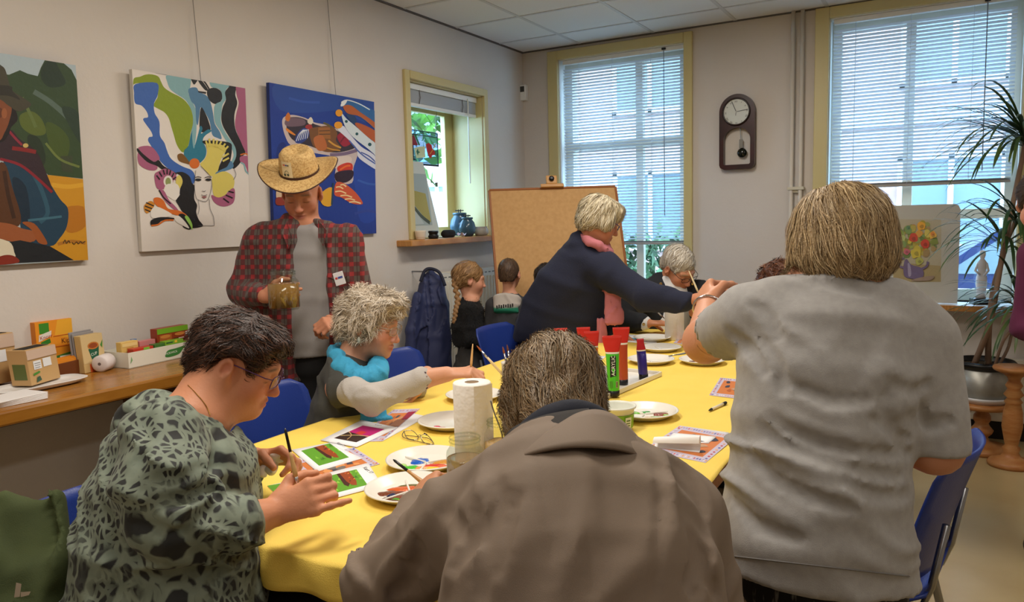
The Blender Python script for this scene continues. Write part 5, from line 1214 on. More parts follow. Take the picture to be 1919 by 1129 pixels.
# ================================================================== THINGS ON THE COUNTER
def cbx(name, label, cat, bl, br, vtop, depth, col, z=ZK, group=None, rough=.5, lean=0.0):
    """box whose front lower edge runs between two pixels on the plane z; returns root and front frame"""
    A, B = onz(*bl, z + .0005), onz(*br, z + .0005); ux = B - A; w = np.linalg.norm(ux); u = ux / w; n = np.cross(u, V(0, 0, 1))   # towards the viewer
    if np.dot(n, CAM - A) < 0: n = -n
    h = at(bl[0], vtop, depth_of(A))[2] - A[2]
    r = empty(name, A + ux / 2 - n * depth / 2, label, cat, group)
    up = unit(V(0, 0, 1) - n * lean)
    Rm = np.array([u, -n, up]).T
    mesh('carton', *xf(rbox(0, w, 0, depth, 0, h, .0015, 1), Rm, A), mat('card_%d_%d_%d' % col, col, rough=rough), r)
    return r, A, u, up, n, w, h
def zb(x, y): return (x / 5.646, 580 + y / 5.646)
r, A, u, up, n, w, h = cbx('soup_box', 'orange soup box with a green and red logo by the wall', 'box', (74, 708), (142, 694), 604, .055, (224, 132, 34))
print_on('front_print', r, A, u * w, up * h, [((236, 150, 36), rect(.0, .34, 1, 1)), ((240, 176, 50), [(.5, .72), (1, .62), (1, 1), (.6, 1)]), ((60, 140, 40), rect(.10, .78, .36, .97)), ((232, 226, 216), [(.06, .64), (.40, .72), (.42, .82), (.08, .76)]), ((46, 124, 40), [(.1, .54), (.38, .60), (.36, .68), (.12, .63)]), ('text', (176, 40, 40), 'Knorr', (.10, .67), .020, .12), ('text', (110, 60, 20), 'Kip', (.66, .56), .026, .0), ((204, 104, 30), rect(.46, .70, .96, .715)), ((204, 104, 30), rect(.44, .50, .96, .515)), ((196, 150, 30), rect(0, .0, 1, .34)), ((70, 130, 50), [(.45, .24), (.96, .30), (.96, .38), (.5, .34)]), ((240, 236, 220), rect(.58, .295, .95, .325)), ((214, 170, 60), [(.1, .05), (.5, .2), (.95, .12), (.9, .02), (.2, .0)])], .0008)
r, A, u, up, n, w, h = cbx('sachet_box', 'open brown carton of orange sachets below the soup box', 'box', (106, 712), (152, 700), 684, .045, (110, 58, 24))
for k in range(6):
    q0 = A + u * w * (.05 + .02 * k) - n * (.006 + .006 * k) + up * .004
    mesh('sachet', *xf(rbox(0, w * .85, -.0015, .0015, 0, h + .006 + .003 * (k % 3), .0008, 1), np.array([u, -n, up]).T, q0), mat('sachet_orange', (226, 142, 40), rough=.35), r)
for k, (bl, br, vt, lab, lean) in enumerate((((60, 724), (114, 708), 656, 'kraft tea box with a torn open lid on the white plate', .10), ((-42, 730), (36, 712), 634, 'larger kraft tea box at the left edge of the counter', .05))):
    r, A, u, up, n, w, h = cbx('tea_box', lab, 'box', bl, br, vt, .075, (196, 158, 106), z=ZK + .012, lean=lean)
    print_on('front_print', r, A, u * w, up * h, [((206, 180, 160), rect(0, .72, 1, .985)), ((150, 116, 74), rect(0, .70, 1, .715)), ((228, 230, 232), rect(.16, .42, .42, .66)), ((228, 230, 232), rect(.48, .44, .76, .68)), ((130, 134, 144), rect(.19, .52, .39, .535)), ((130, 134, 144), rect(.19, .58, .39, .595)), ((130, 134, 144), rect(.19, .46, .36, .475)), ((70, 140, 50), [(.1, .26), (.34, .32), (.3, .36), (.1, .32)]), ((60, 90, 70), [(.16, .06), (.34, .1), (.3, .22), (.2, .2)])], .0008)
    mesh('opening', *xf(rbox(.012, w - .012, .014, .06, h - .002, h + .0012, .0008, 1), np.array([u, -n, up]).T, A), mat('dark_opening', (26, 26, 22), rough=.8), r)
    mesh('side_print', *xf(box(-.0008, -.0002, .012, .06, .02, h * .6), np.array([u, -n, up]).T, A), mat('tea_green', (96, 108, 56), rough=.5), r)
def oblong_plate(c, sx, sy, ang, label, h=.016):
    r = empty('serving_plate', c, label, 'plate')
    def fn(a, b):
        th = 2 * math.pi * a; e = .55; cx_, cy_ = np.sign(math.cos(th)) * abs(math.cos(th)) ** e, np.sign(math.sin(th)) * abs(math.sin(th)) ** e
        prof_ = [(0, .003), (.78, .003), (.86, .006), (1.0, h), (1.01, h + .002), (.99, h + .003), (.84, .009), (.76, .006), (0, .006)]
        k, z_ = prof_[int(round(b * 8))]
        return c + rotz(ang) @ V(cx_ * sx * k, cy_ * sy * k, z_)
    mesh('dish', *grid_surface(fn, 48, 8), mat('white_china', (232, 230, 228), rough=.2), r, smooth=True)
cpl = onz(70, 728, ZK); oblong_plate(cpl, .075, .16, math.atan2(0, 1) - .0, 'white oblong plate under the kraft tea boxes')
r = empty('napkin_stack', onz(28, 752, ZK), 'stack of white paper napkins at the front of the counter', 'napkins')
c = onz(20, 754, ZK + .0005)
for k in range(5): mesh('napkin', *xf(rbox(-.06, .06, -.085, .085, k * .004, k * .004 + .0036, .001, 1), rotz(.04 * k - .05), c), mat('napkin', (228, 224, 222), rough=.85), r)
r, A, u, up, n, w, h = cbx('soup_packet', 'cup soup packet showing a green mug and soup', 'packet', (160, 701), (200, 691), 630, .03, (206, 176, 118), lean=.08)
print_on('front_print', r, A, u * w, up * h, [((214, 188, 136), rect(0, .25, 1, 1)), ((210, 90, 40), rect(.25, 0, 1, .22)), ((30, 92, 66), [(.28, .62), (.78, .68), (.68, .26), (.42, .24)]), ((196, 120, 50), disc(.52, .70, .26, .10)), ((150, 70, 30), disc(.52, .70, .20, .07)), ((70, 140, 60), [(.84, .68), (.98, .82), (.92, .6)]), ('text', (232, 240, 220), 'CUP', (.36, .42), .016, .15), ('text', (232, 240, 220), 'a soup', (.38, .32), .008, .1)], .0008)
for k in range(2):
    mesh('packet_behind', *xf(rbox(-.004 * k, w - .004, .034 + .01 * k, .040 + .01 * k, 0, h + .008 + .006 * k, .001, 1), np.array([u, -n, up]).T, A), mat('grey_packet', (150, 146, 146), rough=.4), r)
cw = onz(196, 695, ZK); a1 = unit(V(.55, -.85, 0)); r_ = .032
rl = empty('tape_roll', cw, 'white roll lying on its side before the tea tray', 'roll')
g = lathe([(.006, -.036), (r_ - .006, -.036), (r_, -.030), (r_, .030), (r_ - .006, .036), (.006, .036)], 32, cap=False)
mesh('roll', *xf(g, frame(np.cross(V(0, 0, 1), a1), z=a1), cw + V(0, 0, r_)), mat('white_wrap', (224, 214, 212), rough=.5), rl, smooth=True)
mesh('core', *xf(lathe([(0, .0362), (.006, .0362)], 12, cap=False), frame(np.cross(V(0, 0, 1), a1), z=a1), cw + V(0, 0, r_)), mat('dark_core', (110, 96, 92)), rl)
# white tea tray
A0, A1, A2 = onz(242, 692, ZK + .0005), onz(372, 664, ZK + .0005), onz(209, 684, ZK + .0005)
ux_ = A1 - A0; wl = np.linalg.norm(ux_); u_ = ux_ / wl; n_ = unit(np.cross(u_, V(0, 0, 1))); n_ = n_ if np.dot(n_, CAM - A0) > 0 else -n_
dp = min(max(abs(np.dot(A2 - A0, n_)), .10), .17); hh = .062
tt = empty('tea_tray', A0 + ux_ / 2 - n_ * dp / 2, 'white cardboard display tray with a green logo full of tea boxes', 'tray')
Rm = np.array([u_, -n_, V(0, 0, 1)]).T; MT = mat('tray_card', (228, 226, 212), rough=.45)
mesh('base', *xf(box(0, wl, 0, dp, 0, .003), Rm, A0), MT, tt)
for g in (box(0, wl, 0, .003, 0, hh), box(0, wl, dp - .003, dp, 0, hh), box(0, .003, .003, dp - .003, 0, hh), box(wl - .003, wl, .003, dp - .003, 0, hh)): mesh('side', *xf(g, Rm, A0), MT, tt)
print_on('logo', tt, A0, u_ * wl, V(0, 0, hh), [((60, 130, 60), [(.50, .30), (.58, .22), (.70, .30), (.76, .55), (.80, .78), (.66, .72), (.54, .66)], True), ('text', (236, 240, 230), 'PICKWICK', (.505, .40), .0125, .05), ((130, 180, 100), [(.86, .3), (.94, .5), (.98, .8), (.9, .6)], True), ((120, 170, 110), [(.02, .3), (.05, .5), (.04, .75)])], .0008)
def tea(name, lab, x0, x1, d0, d1, z0, z1, col, prints=None):
    r = empty(name, A0 + u_ * (x0 + x1) / 2 - n_ * (d0 + d1) / 2 + V(0, 0, z0), lab, 'tea box', 'tea boxes in the white tray')
    mesh('carton', *xf(rbox(x0, x1, d0, d1, z0, z1, .001, 1), Rm, A0), mat('tea_%d_%d_%d' % col, col, rough=.4), r)
    if prints: print_on('front_print', r, A0 + u_ * x0 - n_ * d0 + V(0, 0, z0), u_ * (x1 - x0), V(0, 0, z1 - z0), prints, .0008)
tea('tea_carton', 'tall red and brown tea box with a green top standing in the tray', wl * .52, wl * .98, .045, .085, .004, .128, (150, 60, 30), [((120, 176, 40), rect(0, .82, 1, 1)), ((120, 176, 40), rect(0, .30, 1, .46)), ((176, 92, 40), rect(.06, .5, .45, .78)), ((206, 130, 60), disc(.25, .72, .16, .06)), ((206, 130, 60), disc(.72, .74, .18, .06)), ((90, 30, 20), rect(.5, .5, .94, .62)), ((230, 220, 220), rect(.9, .66, .97, .78)), ((236, 180, 60), rect(.28, .5, .38, .6)), ((230, 200, 190), rect(.66, .58, .84, .61))])
tea('tea_carton', 'yellow tea box at the left end of the tray', .012, wl * .26, .05, .08, .004, .098, (226, 190, 110), [((200, 140, 70), rect(.3, .55, .7, .75)), ((236, 210, 140), rect(.05, .8, .95, .95))])
tea('tea_carton', 'red tea box lying at the front of the tray', .03, wl * .36, .006, .04, .004, .072, (190, 58, 40), [((130, 190, 60), rect(.5, .86, .8, .99))])
tea('tea_carton', 'pink tea box in the middle of the tray', wl * .28, wl * .50, .05, .08, .004, .090, (206, 130, 130))
tea('tea_carton', 'dark green tea box in the middle of the tray', wl * .38, wl * .52, .006, .04, .004, .074, (66, 116, 50))
tea('tea_carton', 'light green tea box with a yellow patch at the front of the tray', wl * .53, wl * .80, .006, .04, .004, .078, (122, 172, 50), [((236, 200, 60), rect(.5, .86, .64, 1)), ((40, 90, 60), rect(.05, .88, .4, .94))])
tea('tea_carton', 'small blue tea box peeking out of the tray', wl * .27, wl * .33, .085, .1, .004, .098, (90, 130, 180))
# ================================================================== SOFT BODIES: smooth signed-distance shapes turned into meshes
NT = rng.random((32, 32, 32))
def vnoise(P):
    P = np.asarray(P, float); i = np.floor(P).astype(int); f = P - i; f = f * f * (3 - 2 * f); i &= 31; j = (i + 1) & 31
    x0, y0, z0 = i.T; x1, y1, z1 = j.T; fx, fy, fz = f.T
    c00 = NT[x0, y0, z0] * (1 - fx) + NT[x1, y0, z0] * fx; c10 = NT[x0, y1, z0] * (1 - fx) + NT[x1, y1, z0] * fx
    c01 = NT[x0, y0, z1] * (1 - fx) + NT[x1, y0, z1] * fx; c11 = NT[x0, y1, z1] * (1 - fx) + NT[x1, y1, z1] * fx
    c0 = c00 * (1 - fy) + c10 * fy; c1 = c01 * (1 - fy) + c11 * fy
    return (c0 * (1 - fz) + c1 * fz) * 2 - 1
def smin(a, b, k):
    if k <= 0: return np.minimum(a, b)
    h = np.maximum(k - np.abs(a - b), 0) / k
    return np.minimum(a, b) - h * h * k * .25
class SDF:
    def __init__(s): s.p = []; s.disp = []
    def _add(s, fn, c, r, k, op): s.p.append((fn, np.asarray(c, float), r, k, op)); return s
    def cap(s, a, b, ra, rb=None, k=.02, op='u'):
        a, b = np.asarray(a, float), np.asarray(b, float); rb = ra if rb is None else rb
        ab = b - a; L2 = max(ab @ ab, 1e-12)
        def fn(P):
            q = P - a; t = np.clip(q @ ab / L2, 0, 1)
            return np.linalg.norm(q - t[:, None] * ab, axis=1) - (ra + (rb - ra) * t)
        return s._add(fn, (a + b) / 2, math.sqrt(L2) / 2 + max(ra, rb), k, op)
    def chain(s, pts, rad, k=.02, op='u'):
        for i in range(len(pts) - 1): s.cap(pts[i], pts[i + 1], rad[i], rad[i + 1], k, op)
        return s
    def ell(s, c, r, R=None, k=.02, op='u'):
        c = np.asarray(c, float); r = np.asarray(r, float) * np.ones(3); Rm = np.eye(3) if R is None else np.asarray(R, float)
        def fn(P):
            q = (P - c) @ Rm; k0 = np.linalg.norm(q / r, axis=1); k1 = np.linalg.norm(q / (r * r), axis=1)
            return k0 * (k0 - 1) / np.maximum(k1, 1e-9)
        return s._add(fn, c, r.max(), k, op)
    def ecap(s, a, b, wa, da, wb, db, side, k=.02, op='u'):
        """bar with an elliptical section: half width w along side, half depth d across"""
        a, b = np.asarray(a, float), np.asarray(b, float); ab = b - a; L = max(np.linalg.norm(ab), 1e-6); z = ab / L
        x = np.asarray(side, float); x = unit(x - z * (x @ z)); y = np.cross(z, x)
        def fn(P):
            q = P - a; h = q @ z; t = np.clip(h / L, 0, 1); w = wa + (wb - wa) * t; d = da + (db - da) * t
            e = h - t * L; m = np.minimum(w, d) * .45
            u, v, ee = (q @ x) / w, (q @ y) / d, e / m
            k0 = np.sqrt(u * u + v * v + ee * ee); k1 = np.sqrt((u / w) ** 2 + (v / d) ** 2 + (ee / m) ** 2)
            return k0 * (k0 - 1) / np.maximum(k1, 1e-9)
        return s._add(fn, (a + b) / 2, L / 2 + max(wa, wb, da, db), k, op)
    def loft(s, rows, k=.018, grow=0.0, side=None):
        """rows: (v, uL, uR, distance, half depth) read off the photo; bars between neighbouring rows"""
        R = [(at((r[1] + r[2]) / 2, r[0], r[3]), pxm((r[2] - r[1]) / 2, r[3]) + grow, r[4] + grow) for r in rows]
        sd = RIGHT * V(1, 1, 0) if side is None else side
        for (a, wa, da), (b, wb, db) in zip(R[:-1], R[1:]): s.ecap(a, b, wa, da, wb, db, sd, k)
        return s
    def half(s, p, n, k=.0):
        p, n = np.asarray(p, float), unit(n)
        return s._add(lambda P: (P - p) @ n, p, 1e9, k, 'i')        # keeps the side n points away from
    def __call__(s, P, near=None):
        d = np.full(len(P), 1e3)
        for i, (fn, c, r, k, op) in enumerate(s.p):
            if near is not None and not near[i]: continue
            e = fn(P)
            if op == 'u': d = smin(d, e, k)
            elif op == 's': d = -smin(-d, e, k)
            else: d = -smin(-d, -e, k)
        for f in s.disp: d = d + f(P)
        return d
    def near(s, lo, hi, m=.12):
        out = []
        for fn, c, r, k, op in s.p:
            if r > 1e6: out.append(True); continue
            q = np.maximum(np.maximum(lo - c, c - hi), 0); out.append(np.linalg.norm(q) < r + k + m)
        return out
    def bounds(s, pad=.03):
        los = [c - r for fn, c, r, k, op in s.p if op == 'u']; his = [c + r for fn, c, r, k, op in s.p if op == 'u']
        return np.min(los, 0) - pad, np.max(his, 0) + pad
EDG = [((0,0,0),(1,0,0)),((0,1,0),(1,1,0)),((0,0,1),(1,0,1)),((0,1,1),(1,1,1)),((0,0,0),(0,1,0)),((1,0,0),(1,1,0)),((0,0,1),(0,1,1)),((1,0,1),(1,1,1)),((0,0,0),(0,0,1)),((1,0,0),(1,0,1)),((0,1,0),(0,1,1)),((1,1,0),(1,1,1))]
def polygonise(f, lo, hi, h, B=5):
    """surface nets over a block-sparse grid"""
    lo, hi = np.asarray(lo, float), np.asarray(hi, float)
    nb = np.maximum(np.ceil((hi - lo) / (h * B)).astype(int), 1); n = nb * B
    near = f.near(lo, hi)
    cb = np.stack(np.meshgrid(*[np.arange(k) for k in nb], indexing='ij'), -1).reshape(-1, 3)
    ctr = lo + (cb + .5) * B * h - .5 * h
    dc = f(ctr, near)
    D = np.repeat(np.repeat(np.repeat(dc.reshape(nb), B, 0), B, 1), B, 2)
    act = cb[np.abs(dc) < B * h * 1.25 + .012]
    if not len(act): return np.zeros((0, 3)), np.zeros((0, 4), int)
    loc = np.stack(np.meshgrid(*[np.arange(B)] * 3, indexing='ij'), -1).reshape(-1, 3)
    idx = (act[:, None, :] * B + loc[None]).reshape(-1, 3)
    for s0 in range(0, len(idx), 400000):
        q = idx[s0:s0 + 400000]; D[q[:, 0], q[:, 1], q[:, 2]] = f(lo + q * h, near)
    S = D < 0
    C = np.zeros(np.array(S.shape) - 1, np.int8)
    for a in (0, 1):
        for b in (0, 1):
            for c in (0, 1): C += S[a:S.shape[0] - 1 + a, b:S.shape[1] - 1 + b, c:S.shape[2] - 1 + c]
    A = np.argwhere((C > 0) & (C < 8))
    if not len(A): return np.zeros((0, 3)), np.zeros((0, 4), int)
    num = np.full(C.shape, -1, int); num[A[:, 0], A[:, 1], A[:, 2]] = np.arange(len(A))
    pos = np.zeros((len(A), 3)); cnt = np.zeros(len(A))
    for a, b in EDG:
        a, b = np.array(a), np.array(b)
        da = D[A[:, 0] + a[0], A[:, 1] + a[1], A[:, 2] + a[2]]; db = D[A[:, 0] + b[0], A[:, 1] + b[1], A[:, 2] + b[2]]
        m = (da < 0) != (db < 0); t = np.where(m, da / np.where(np.abs(da - db) < 1e-12, 1, da - db), 0)
        pos += np.where(m[:, None], a + t[:, None] * (b - a), 0); cnt += m
    Vv = lo + (A + pos / cnt[:, None]) * h
    Q = []
    for ax in range(3):
        o1, o2 = [(1, 2), (2, 0), (0, 1)][ax]
        sl = [slice(0, None)] * 3; sr = [slice(0, None)] * 3; sl[ax] = slice(0, -1); sr[ax] = slice(1, None)
        E = np.argwhere(S[tuple(sl)] != S[tuple(sr)])
        ok = (E[:, o1] > 0) & (E[:, o2] > 0) & (E[:, o1] < C.shape[o1]) & (E[:, o2] < C.shape[o2]) & (E[:, ax] < C.shape[ax])
        E = E[ok]
        if not len(E): continue
        e1 = np.zeros(3, int); e1[o1] = 1; e2 = np.zeros(3, int); e2[o2] = 1
        q = np.stack([num[tuple((E - e1 - e2).T)], num[tuple((E - e2).T)], num[tuple(E.T)], num[tuple((E - e1).T)]], 1)
        fl = ~S[tuple(E.T)]; q[fl] = q[fl][:, ::-1]
        Q.append(q[(q >= 0).all(1)])
    return Vv, np.vstack(Q)
def multires(f, h, boxes=()):
    """coarse mesh of f with finer boxes (lo, hi, h) for heads and hands: one continuous surface"""
    lo, hi = f.bounds(); v, q = polygonise(f, lo, hi, h)
    cen = v[q].mean(1); keep = np.ones(len(q), bool)
    for bl, bh, bh_ in boxes: keep &= ~((cen > bl + h * .2) & (cen < bh - h * .2)).all(1)
    vs, qs, n = [v], [q[keep]], len(v)
    for bl, bh, hh in boxes:
        v2, q2 = polygonise(f, bl - 3 * hh, bh + 3 * hh, hh)
        if not len(q2): continue
        c2 = v2[q2].mean(1); q2 = q2[((c2 > bl - hh) & (c2 < bh + hh)).all(1)]
        vs.append(v2); qs.append(q2 + n); n += len(v2)
    v, q = np.vstack(vs), np.vstack(qs)
    used = np.unique(q); m = np.full(len(v), -1); m[used] = np.arange(len(used))
    return v[used], m[q]
def quads(name, vq, m, parent, vcol=None):
    """fast mesh build from vertex and quad arrays"""
    v, q = vq; off = origin_of(parent) if parent is not None else np.zeros(3)
    me = bpy.data.meshes.new(name); me.vertices.add(len(v)); me.vertices.foreach_set('co', (v - off).astype(np.float32).ravel())
    k = q.shape[1]
    me.loops.add(q.size); me.loops.foreach_set('vertex_index', q.astype(np.int32).ravel())
    me.polygons.add(len(q)); me.polygons.foreach_set('loop_start', np.arange(0, q.size, k, dtype=np.int32)); me.polygons.foreach_set('loop_total', np.full(len(q), k, np.int32))
    me.polygons.foreach_set('use_smooth', np.ones(len(q), bool))
    if vcol is not None:
        ca = me.color_attributes.new('Col', 'FLOAT_COLOR', 'POINT'); arr = np.ones((len(v), 4), np.float32); arr[:, :3] = vcol; ca.data.foreach_set('color', arr.ravel())
    me.materials.append(m); me.update(calc_edges=True); me.validate()
    o = bpy.data.objects.new(name, me); COL.objects.link(o); o.parent = parent
    return o
def hit(f, u, v, t0=.5, tmax=7.0):
    """point where the line of sight through a pixel meets a surface"""
    r = unit(ray(u, v)); t = t0
    for _ in range(120):
        p = CAM + r * t; d = float(f(p[None])[0])
        if d < .0008: break
        t += max(d * .7, .0008)
        if t > tmax: return None
    return p
def grad(f, P, e=.002):
    return np.stack([f(P + V(e, 0, 0)) - f(P - V(e, 0, 0)), f(P + V(0, e, 0)) - f(P - V(0, e, 0)), f(P + V(0, 0, e)) - f(P - V(0, 0, e))], 1)
def unitrows(A): return A / (np.linalg.norm(A, axis=1)[:, None] + 1e-9)

# ---- heads
class Head:
    def __init__(s, c, F, U=None, sc=1.0):
        s.c = np.asarray(c, float); s.F = unit(F); U = V(0, 0, 1) if U is None else np.asarray(U, float)
        s.U = unit(U - s.F * (U @ s.F)); s.R = np.cross(s.F, s.U); s.sc = sc
        s.M = np.array([s.R, s.F, s.U]).T
    def L(s, x, y, z): return s.c + s.sc * (x * s.R + y * s.F + z * s.U)
    def loc(s, P): return ((P - s.c) @ s.M) / s.sc
    def skin(s, f, jaw=1.0, nose=1.0, age=0.0, ears=True):
        k = s.sc; L = s.L; M = s.M
        f.ell(L(0, -.014, .028), k * V(.073, .094, .086), M, .02)
        f.ell(L(0, .030, -.030), k * V(.061, .064, .082), M, .03)
        f.ell(L(0, .044, -.076), k * V(.047 * jaw, .044, .036), M, .03)
        f.ell(L(0, .078, -.098), k * V(.020, .017, .016), M, .022)
        if jaw > 1.05: f.ell(L(0, .034, -.104), k * V(.044 * jaw, .046, .026), M, .03)
        for e in (-1, 1):
            f.ell(L(e * .040, .062, -.034), k * V(.025, .024, .026), M, .025)
            f.cap(L(e * .008, .087, .020), L(e * .044, .074, .018), k * .0105, k * .009, .018)
            f.ell(L(e * .033, .101, -.003), k * V(.017, .014, .012), M, .014, 's')
            f.ell(L(e * .032, .077, -.003), k * V(.0145, .0145, .0135), M, .005)
            f.ell(L(e * .0115, .100, -.042), k * V(.0070, .010, .0072), M, .006)
            f.ell(L(e * .008, .110, -.050), k * V(.004, .006, .003), M, .003, 's')
            if ears:
                f.ell(L(e * .079, -.008, -.006), k * V(.0095, .020, .032), M @ rotx(-.18) @ rotz(e * -.25), .004)
                f.ell(L(e * .075, -.001, -.030), k * V(.007, .010, .012), M, .006)
                f.ell(L(e * .090, -.003, -.002), k * V(.0105, .0125, .0205), M @ rotx(-.18) @ rotz(e * -.25), .002, 's')
                f.cap(L(e * .083, .004, -.012), L(e * .081, .000, -.020), k * .0055, k * .005, .004)
        f.cap(L(0, .087, .008), L(0, .110 + .004 * (nose - 1), -.035), k * .0075, k * .0095 * nose, .012)
        f.ell(L(0, .111, -.040), k * V(.0095, .0095, .0080), M, .008)
        f.ell(L(0, .0915, -.0650), k * V(.023, .0115, .0062), M, .006)
        f.ell(L(0, .0905, -.0768), k * V(.019, .0115, .0070), M, .006)
        f.cap(L(-.021, .100, -.0712), L(.021, .100, -.0712), k * .0022, None, .003, 's')
        return f
    def colour(s, P, base, lip=(168, 92, 84), brow=(110, 88, 70), cheek=(200, 120, 100)):
        q = s.loc(P); n = len(P); c = np.tile(lin(base), (n, 1))
        def mixc(w, col): nonlocal c; w = np.clip(w, 0, 1)[:, None]; c = c * (1 - w) + np.array(lin(col)) * w
        for e in (-1, 1):
            mixc(.55 * np.exp(-((q[:, 0] - e * .042) ** 2 / .0007 + (q[:, 2] + .036) ** 2 / .0006)) * (q[:, 1] > .04), cheek)
            mixc(.9 * np.exp(-(((q[:, 0] - e * .033) / .018) ** 4 + ((q[:, 2] - .021 + .12 * (np.abs(q[:, 0]) - .033)) / .0045) ** 2)) * (q[:, 1] > .06), brow)
            mixc(.9 * np.exp(-(((q[:, 0] - e * .032) / .0135) ** 4 + ((q[:, 2] + .0105) / .0017) ** 2)) * (q[:, 1] > .07), (46, 34, 30))
            mixc(.45 * np.exp(-(((q[:, 0] - e * .078) / .012) ** 2 + ((q[:, 2]) / .03) ** 2 + ((q[:, 1] + .004) / .022) ** 2)), cheek)
        mixc(.45 * np.exp(-((q[:, 0] / .016) ** 2 + ((q[:, 2] + .038) / .013) ** 2)) * (q[:, 1] > .095), cheek)
        mixc(.85 * np.exp(-((q[:, 0] / .021) ** 4 + ((q[:, 2] + .071) / .0098) ** 4)) * (q[:, 1] > .08), lip)
        return c
    def box(s, h, m=.02):
        P = np.array([s.L(x, y, z) for x in (-.10, .10) for y in (-.11, .13) for z in (-.125, .125)])
        return P.min(0) - m * .2, P.max(0) + m * .2, h
    def glasses(s, parent, col, w=.024, hh=.016, thick=.0014, lens=True, name='eyeglasses'):
        m = mat('glasses_%d_%d_%d' % col, col, rough=.25, metal=.4); gs = []
        for e in (-1, 1):
            pts = []
            for i in range(24):
                a = 2 * math.pi * i / 24; cx_, cz_ = abs(math.cos(a)) ** .6 * np.sign(math.cos(a)), abs(math.sin(a)) ** .6 * np.sign(math.sin(a))
                pts.append(s.L(e * .0325 + cx_ * w, .112 - .010 * abs(e * .0325 + cx_ * w) / .05, -.004 + cz_ * hh))
            gs.append(tube(pts + [pts[0]], thick * s.sc, 6))
            gs.append(tube([s.L(e * (.0325 + w), .102, .006), s.L(e * .072, .085, .008), s.L(e * .077, .03, .012), s.L(e * .080, -.008, .014), s.L(e * .079, -.022, -.004)], thick * s.sc, 6))
        gs.append(tube(crom([s.L(-.010, .111, .002), s.L(0, .117, .005), s.L(.010, .111, .002)], 4), thick * s.sc, 6))
        o = mesh(name, *join(*gs), m, parent, smooth=True)
        if lens:
            for e in (-1, 1):
                pts = [s.L(e * .0325 + (abs(math.cos(a)) ** .6 * np.sign(math.cos(a))) * w, .112 - .010 * abs(e * .0325 + (abs(math.cos(a)) ** .6 * np.sign(math.cos(a))) * w) / .05, -.004 + (abs(math.sin(a)) ** .6 * np.sign(math.sin(a))) * hh) for a in np.linspace(0, 2 * math.pi, 20, endpoint=False)]
                mesh('lens', pts, [tuple(range(20))], pane_mat('spectacle_lens', (245, 245, 245), .10), o)
        return o
# ---- hands
def hand(f, wrist, D, N, right=True, sc=1.0, curl=((50, 60, 35),) * 4, thumb=(.6, .55, .5), spread=.08, k=.006):
    D = unit(D); N = unit(N - D * (N @ D)); T = np.cross(D, N) * (1 if right else -1); w = np.asarray(wrist, float)
    f.ecap(w + D * .012 * sc, w + D * .082 * sc, .027 * sc, .0165 * sc, .038 * sc, .0125 * sc, T, .012)
    f.ell(w + (D * .03 + T * .018 + N * .008) * sc, V(.017, .026, .014) * sc, np.array([T, D, N]).T, .012)
    tips = []
    LEN = ((.043, .027, .021), (.047, .030, .022), (.043, .028, .021), (.034, .021, .018)); off = (.0275, .0092, -.0095, -.0275); rad = (.0088, .0090, .0085, .0075); fw = (.082, .086, .083, .075)
    for i in range(4):
        p = w + (D * fw[i] + T * off[i]) * sc; a = 0.0; sp = T * (spread * (1.5 - i) / 1.5); r = rad[i] * sc
        for j in range(3):
            a += math.radians(curl[i][j]); d = unit(D * math.cos(a) + N * math.sin(a) + sp * math.cos(a))
            q = p + d * LEN[i][j] * sc; f.cap(p, q, r, r * .92, k if j else .010); p = q; r *= .92
        tips.append(p)
    b = w + (D * .022 + T * .024 + N * .006) * sc
    p1 = b + unit(D * .62 + T * .62 + N * .35) * .040 * sc
    d2 = unit(D * thumb[0] + T * thumb[1] * .4 + N * thumb[2]); p2 = p1 + d2 * .032 * sc
    d3 = unit(D * (thumb[0] + .15) - T * .12 + N * (thumb[2] + .1)); p3 = p2 + d3 * .025 * sc
    f.cap(b, p1, .0135 * sc, .0115 * sc, .012); f.cap(p1, p2, .0108 * sc, .0098 * sc, k); f.cap(p2, p3, .0098 * sc, .0080 * sc, k)
    return tips, p3
def hand_box(w, D, h, sc=1.0):
    c = np.asarray(w) + unit(D) * .085 * sc; return c - .115 * sc, c + .115 * sc, h

def arm_box(a, wrist, D, h, m=.065):
    P = np.array([np.asarray(a), np.asarray(wrist), np.asarray(wrist) + unit(D) * .17]); return P.min(0) - m, P.max(0) + m, h
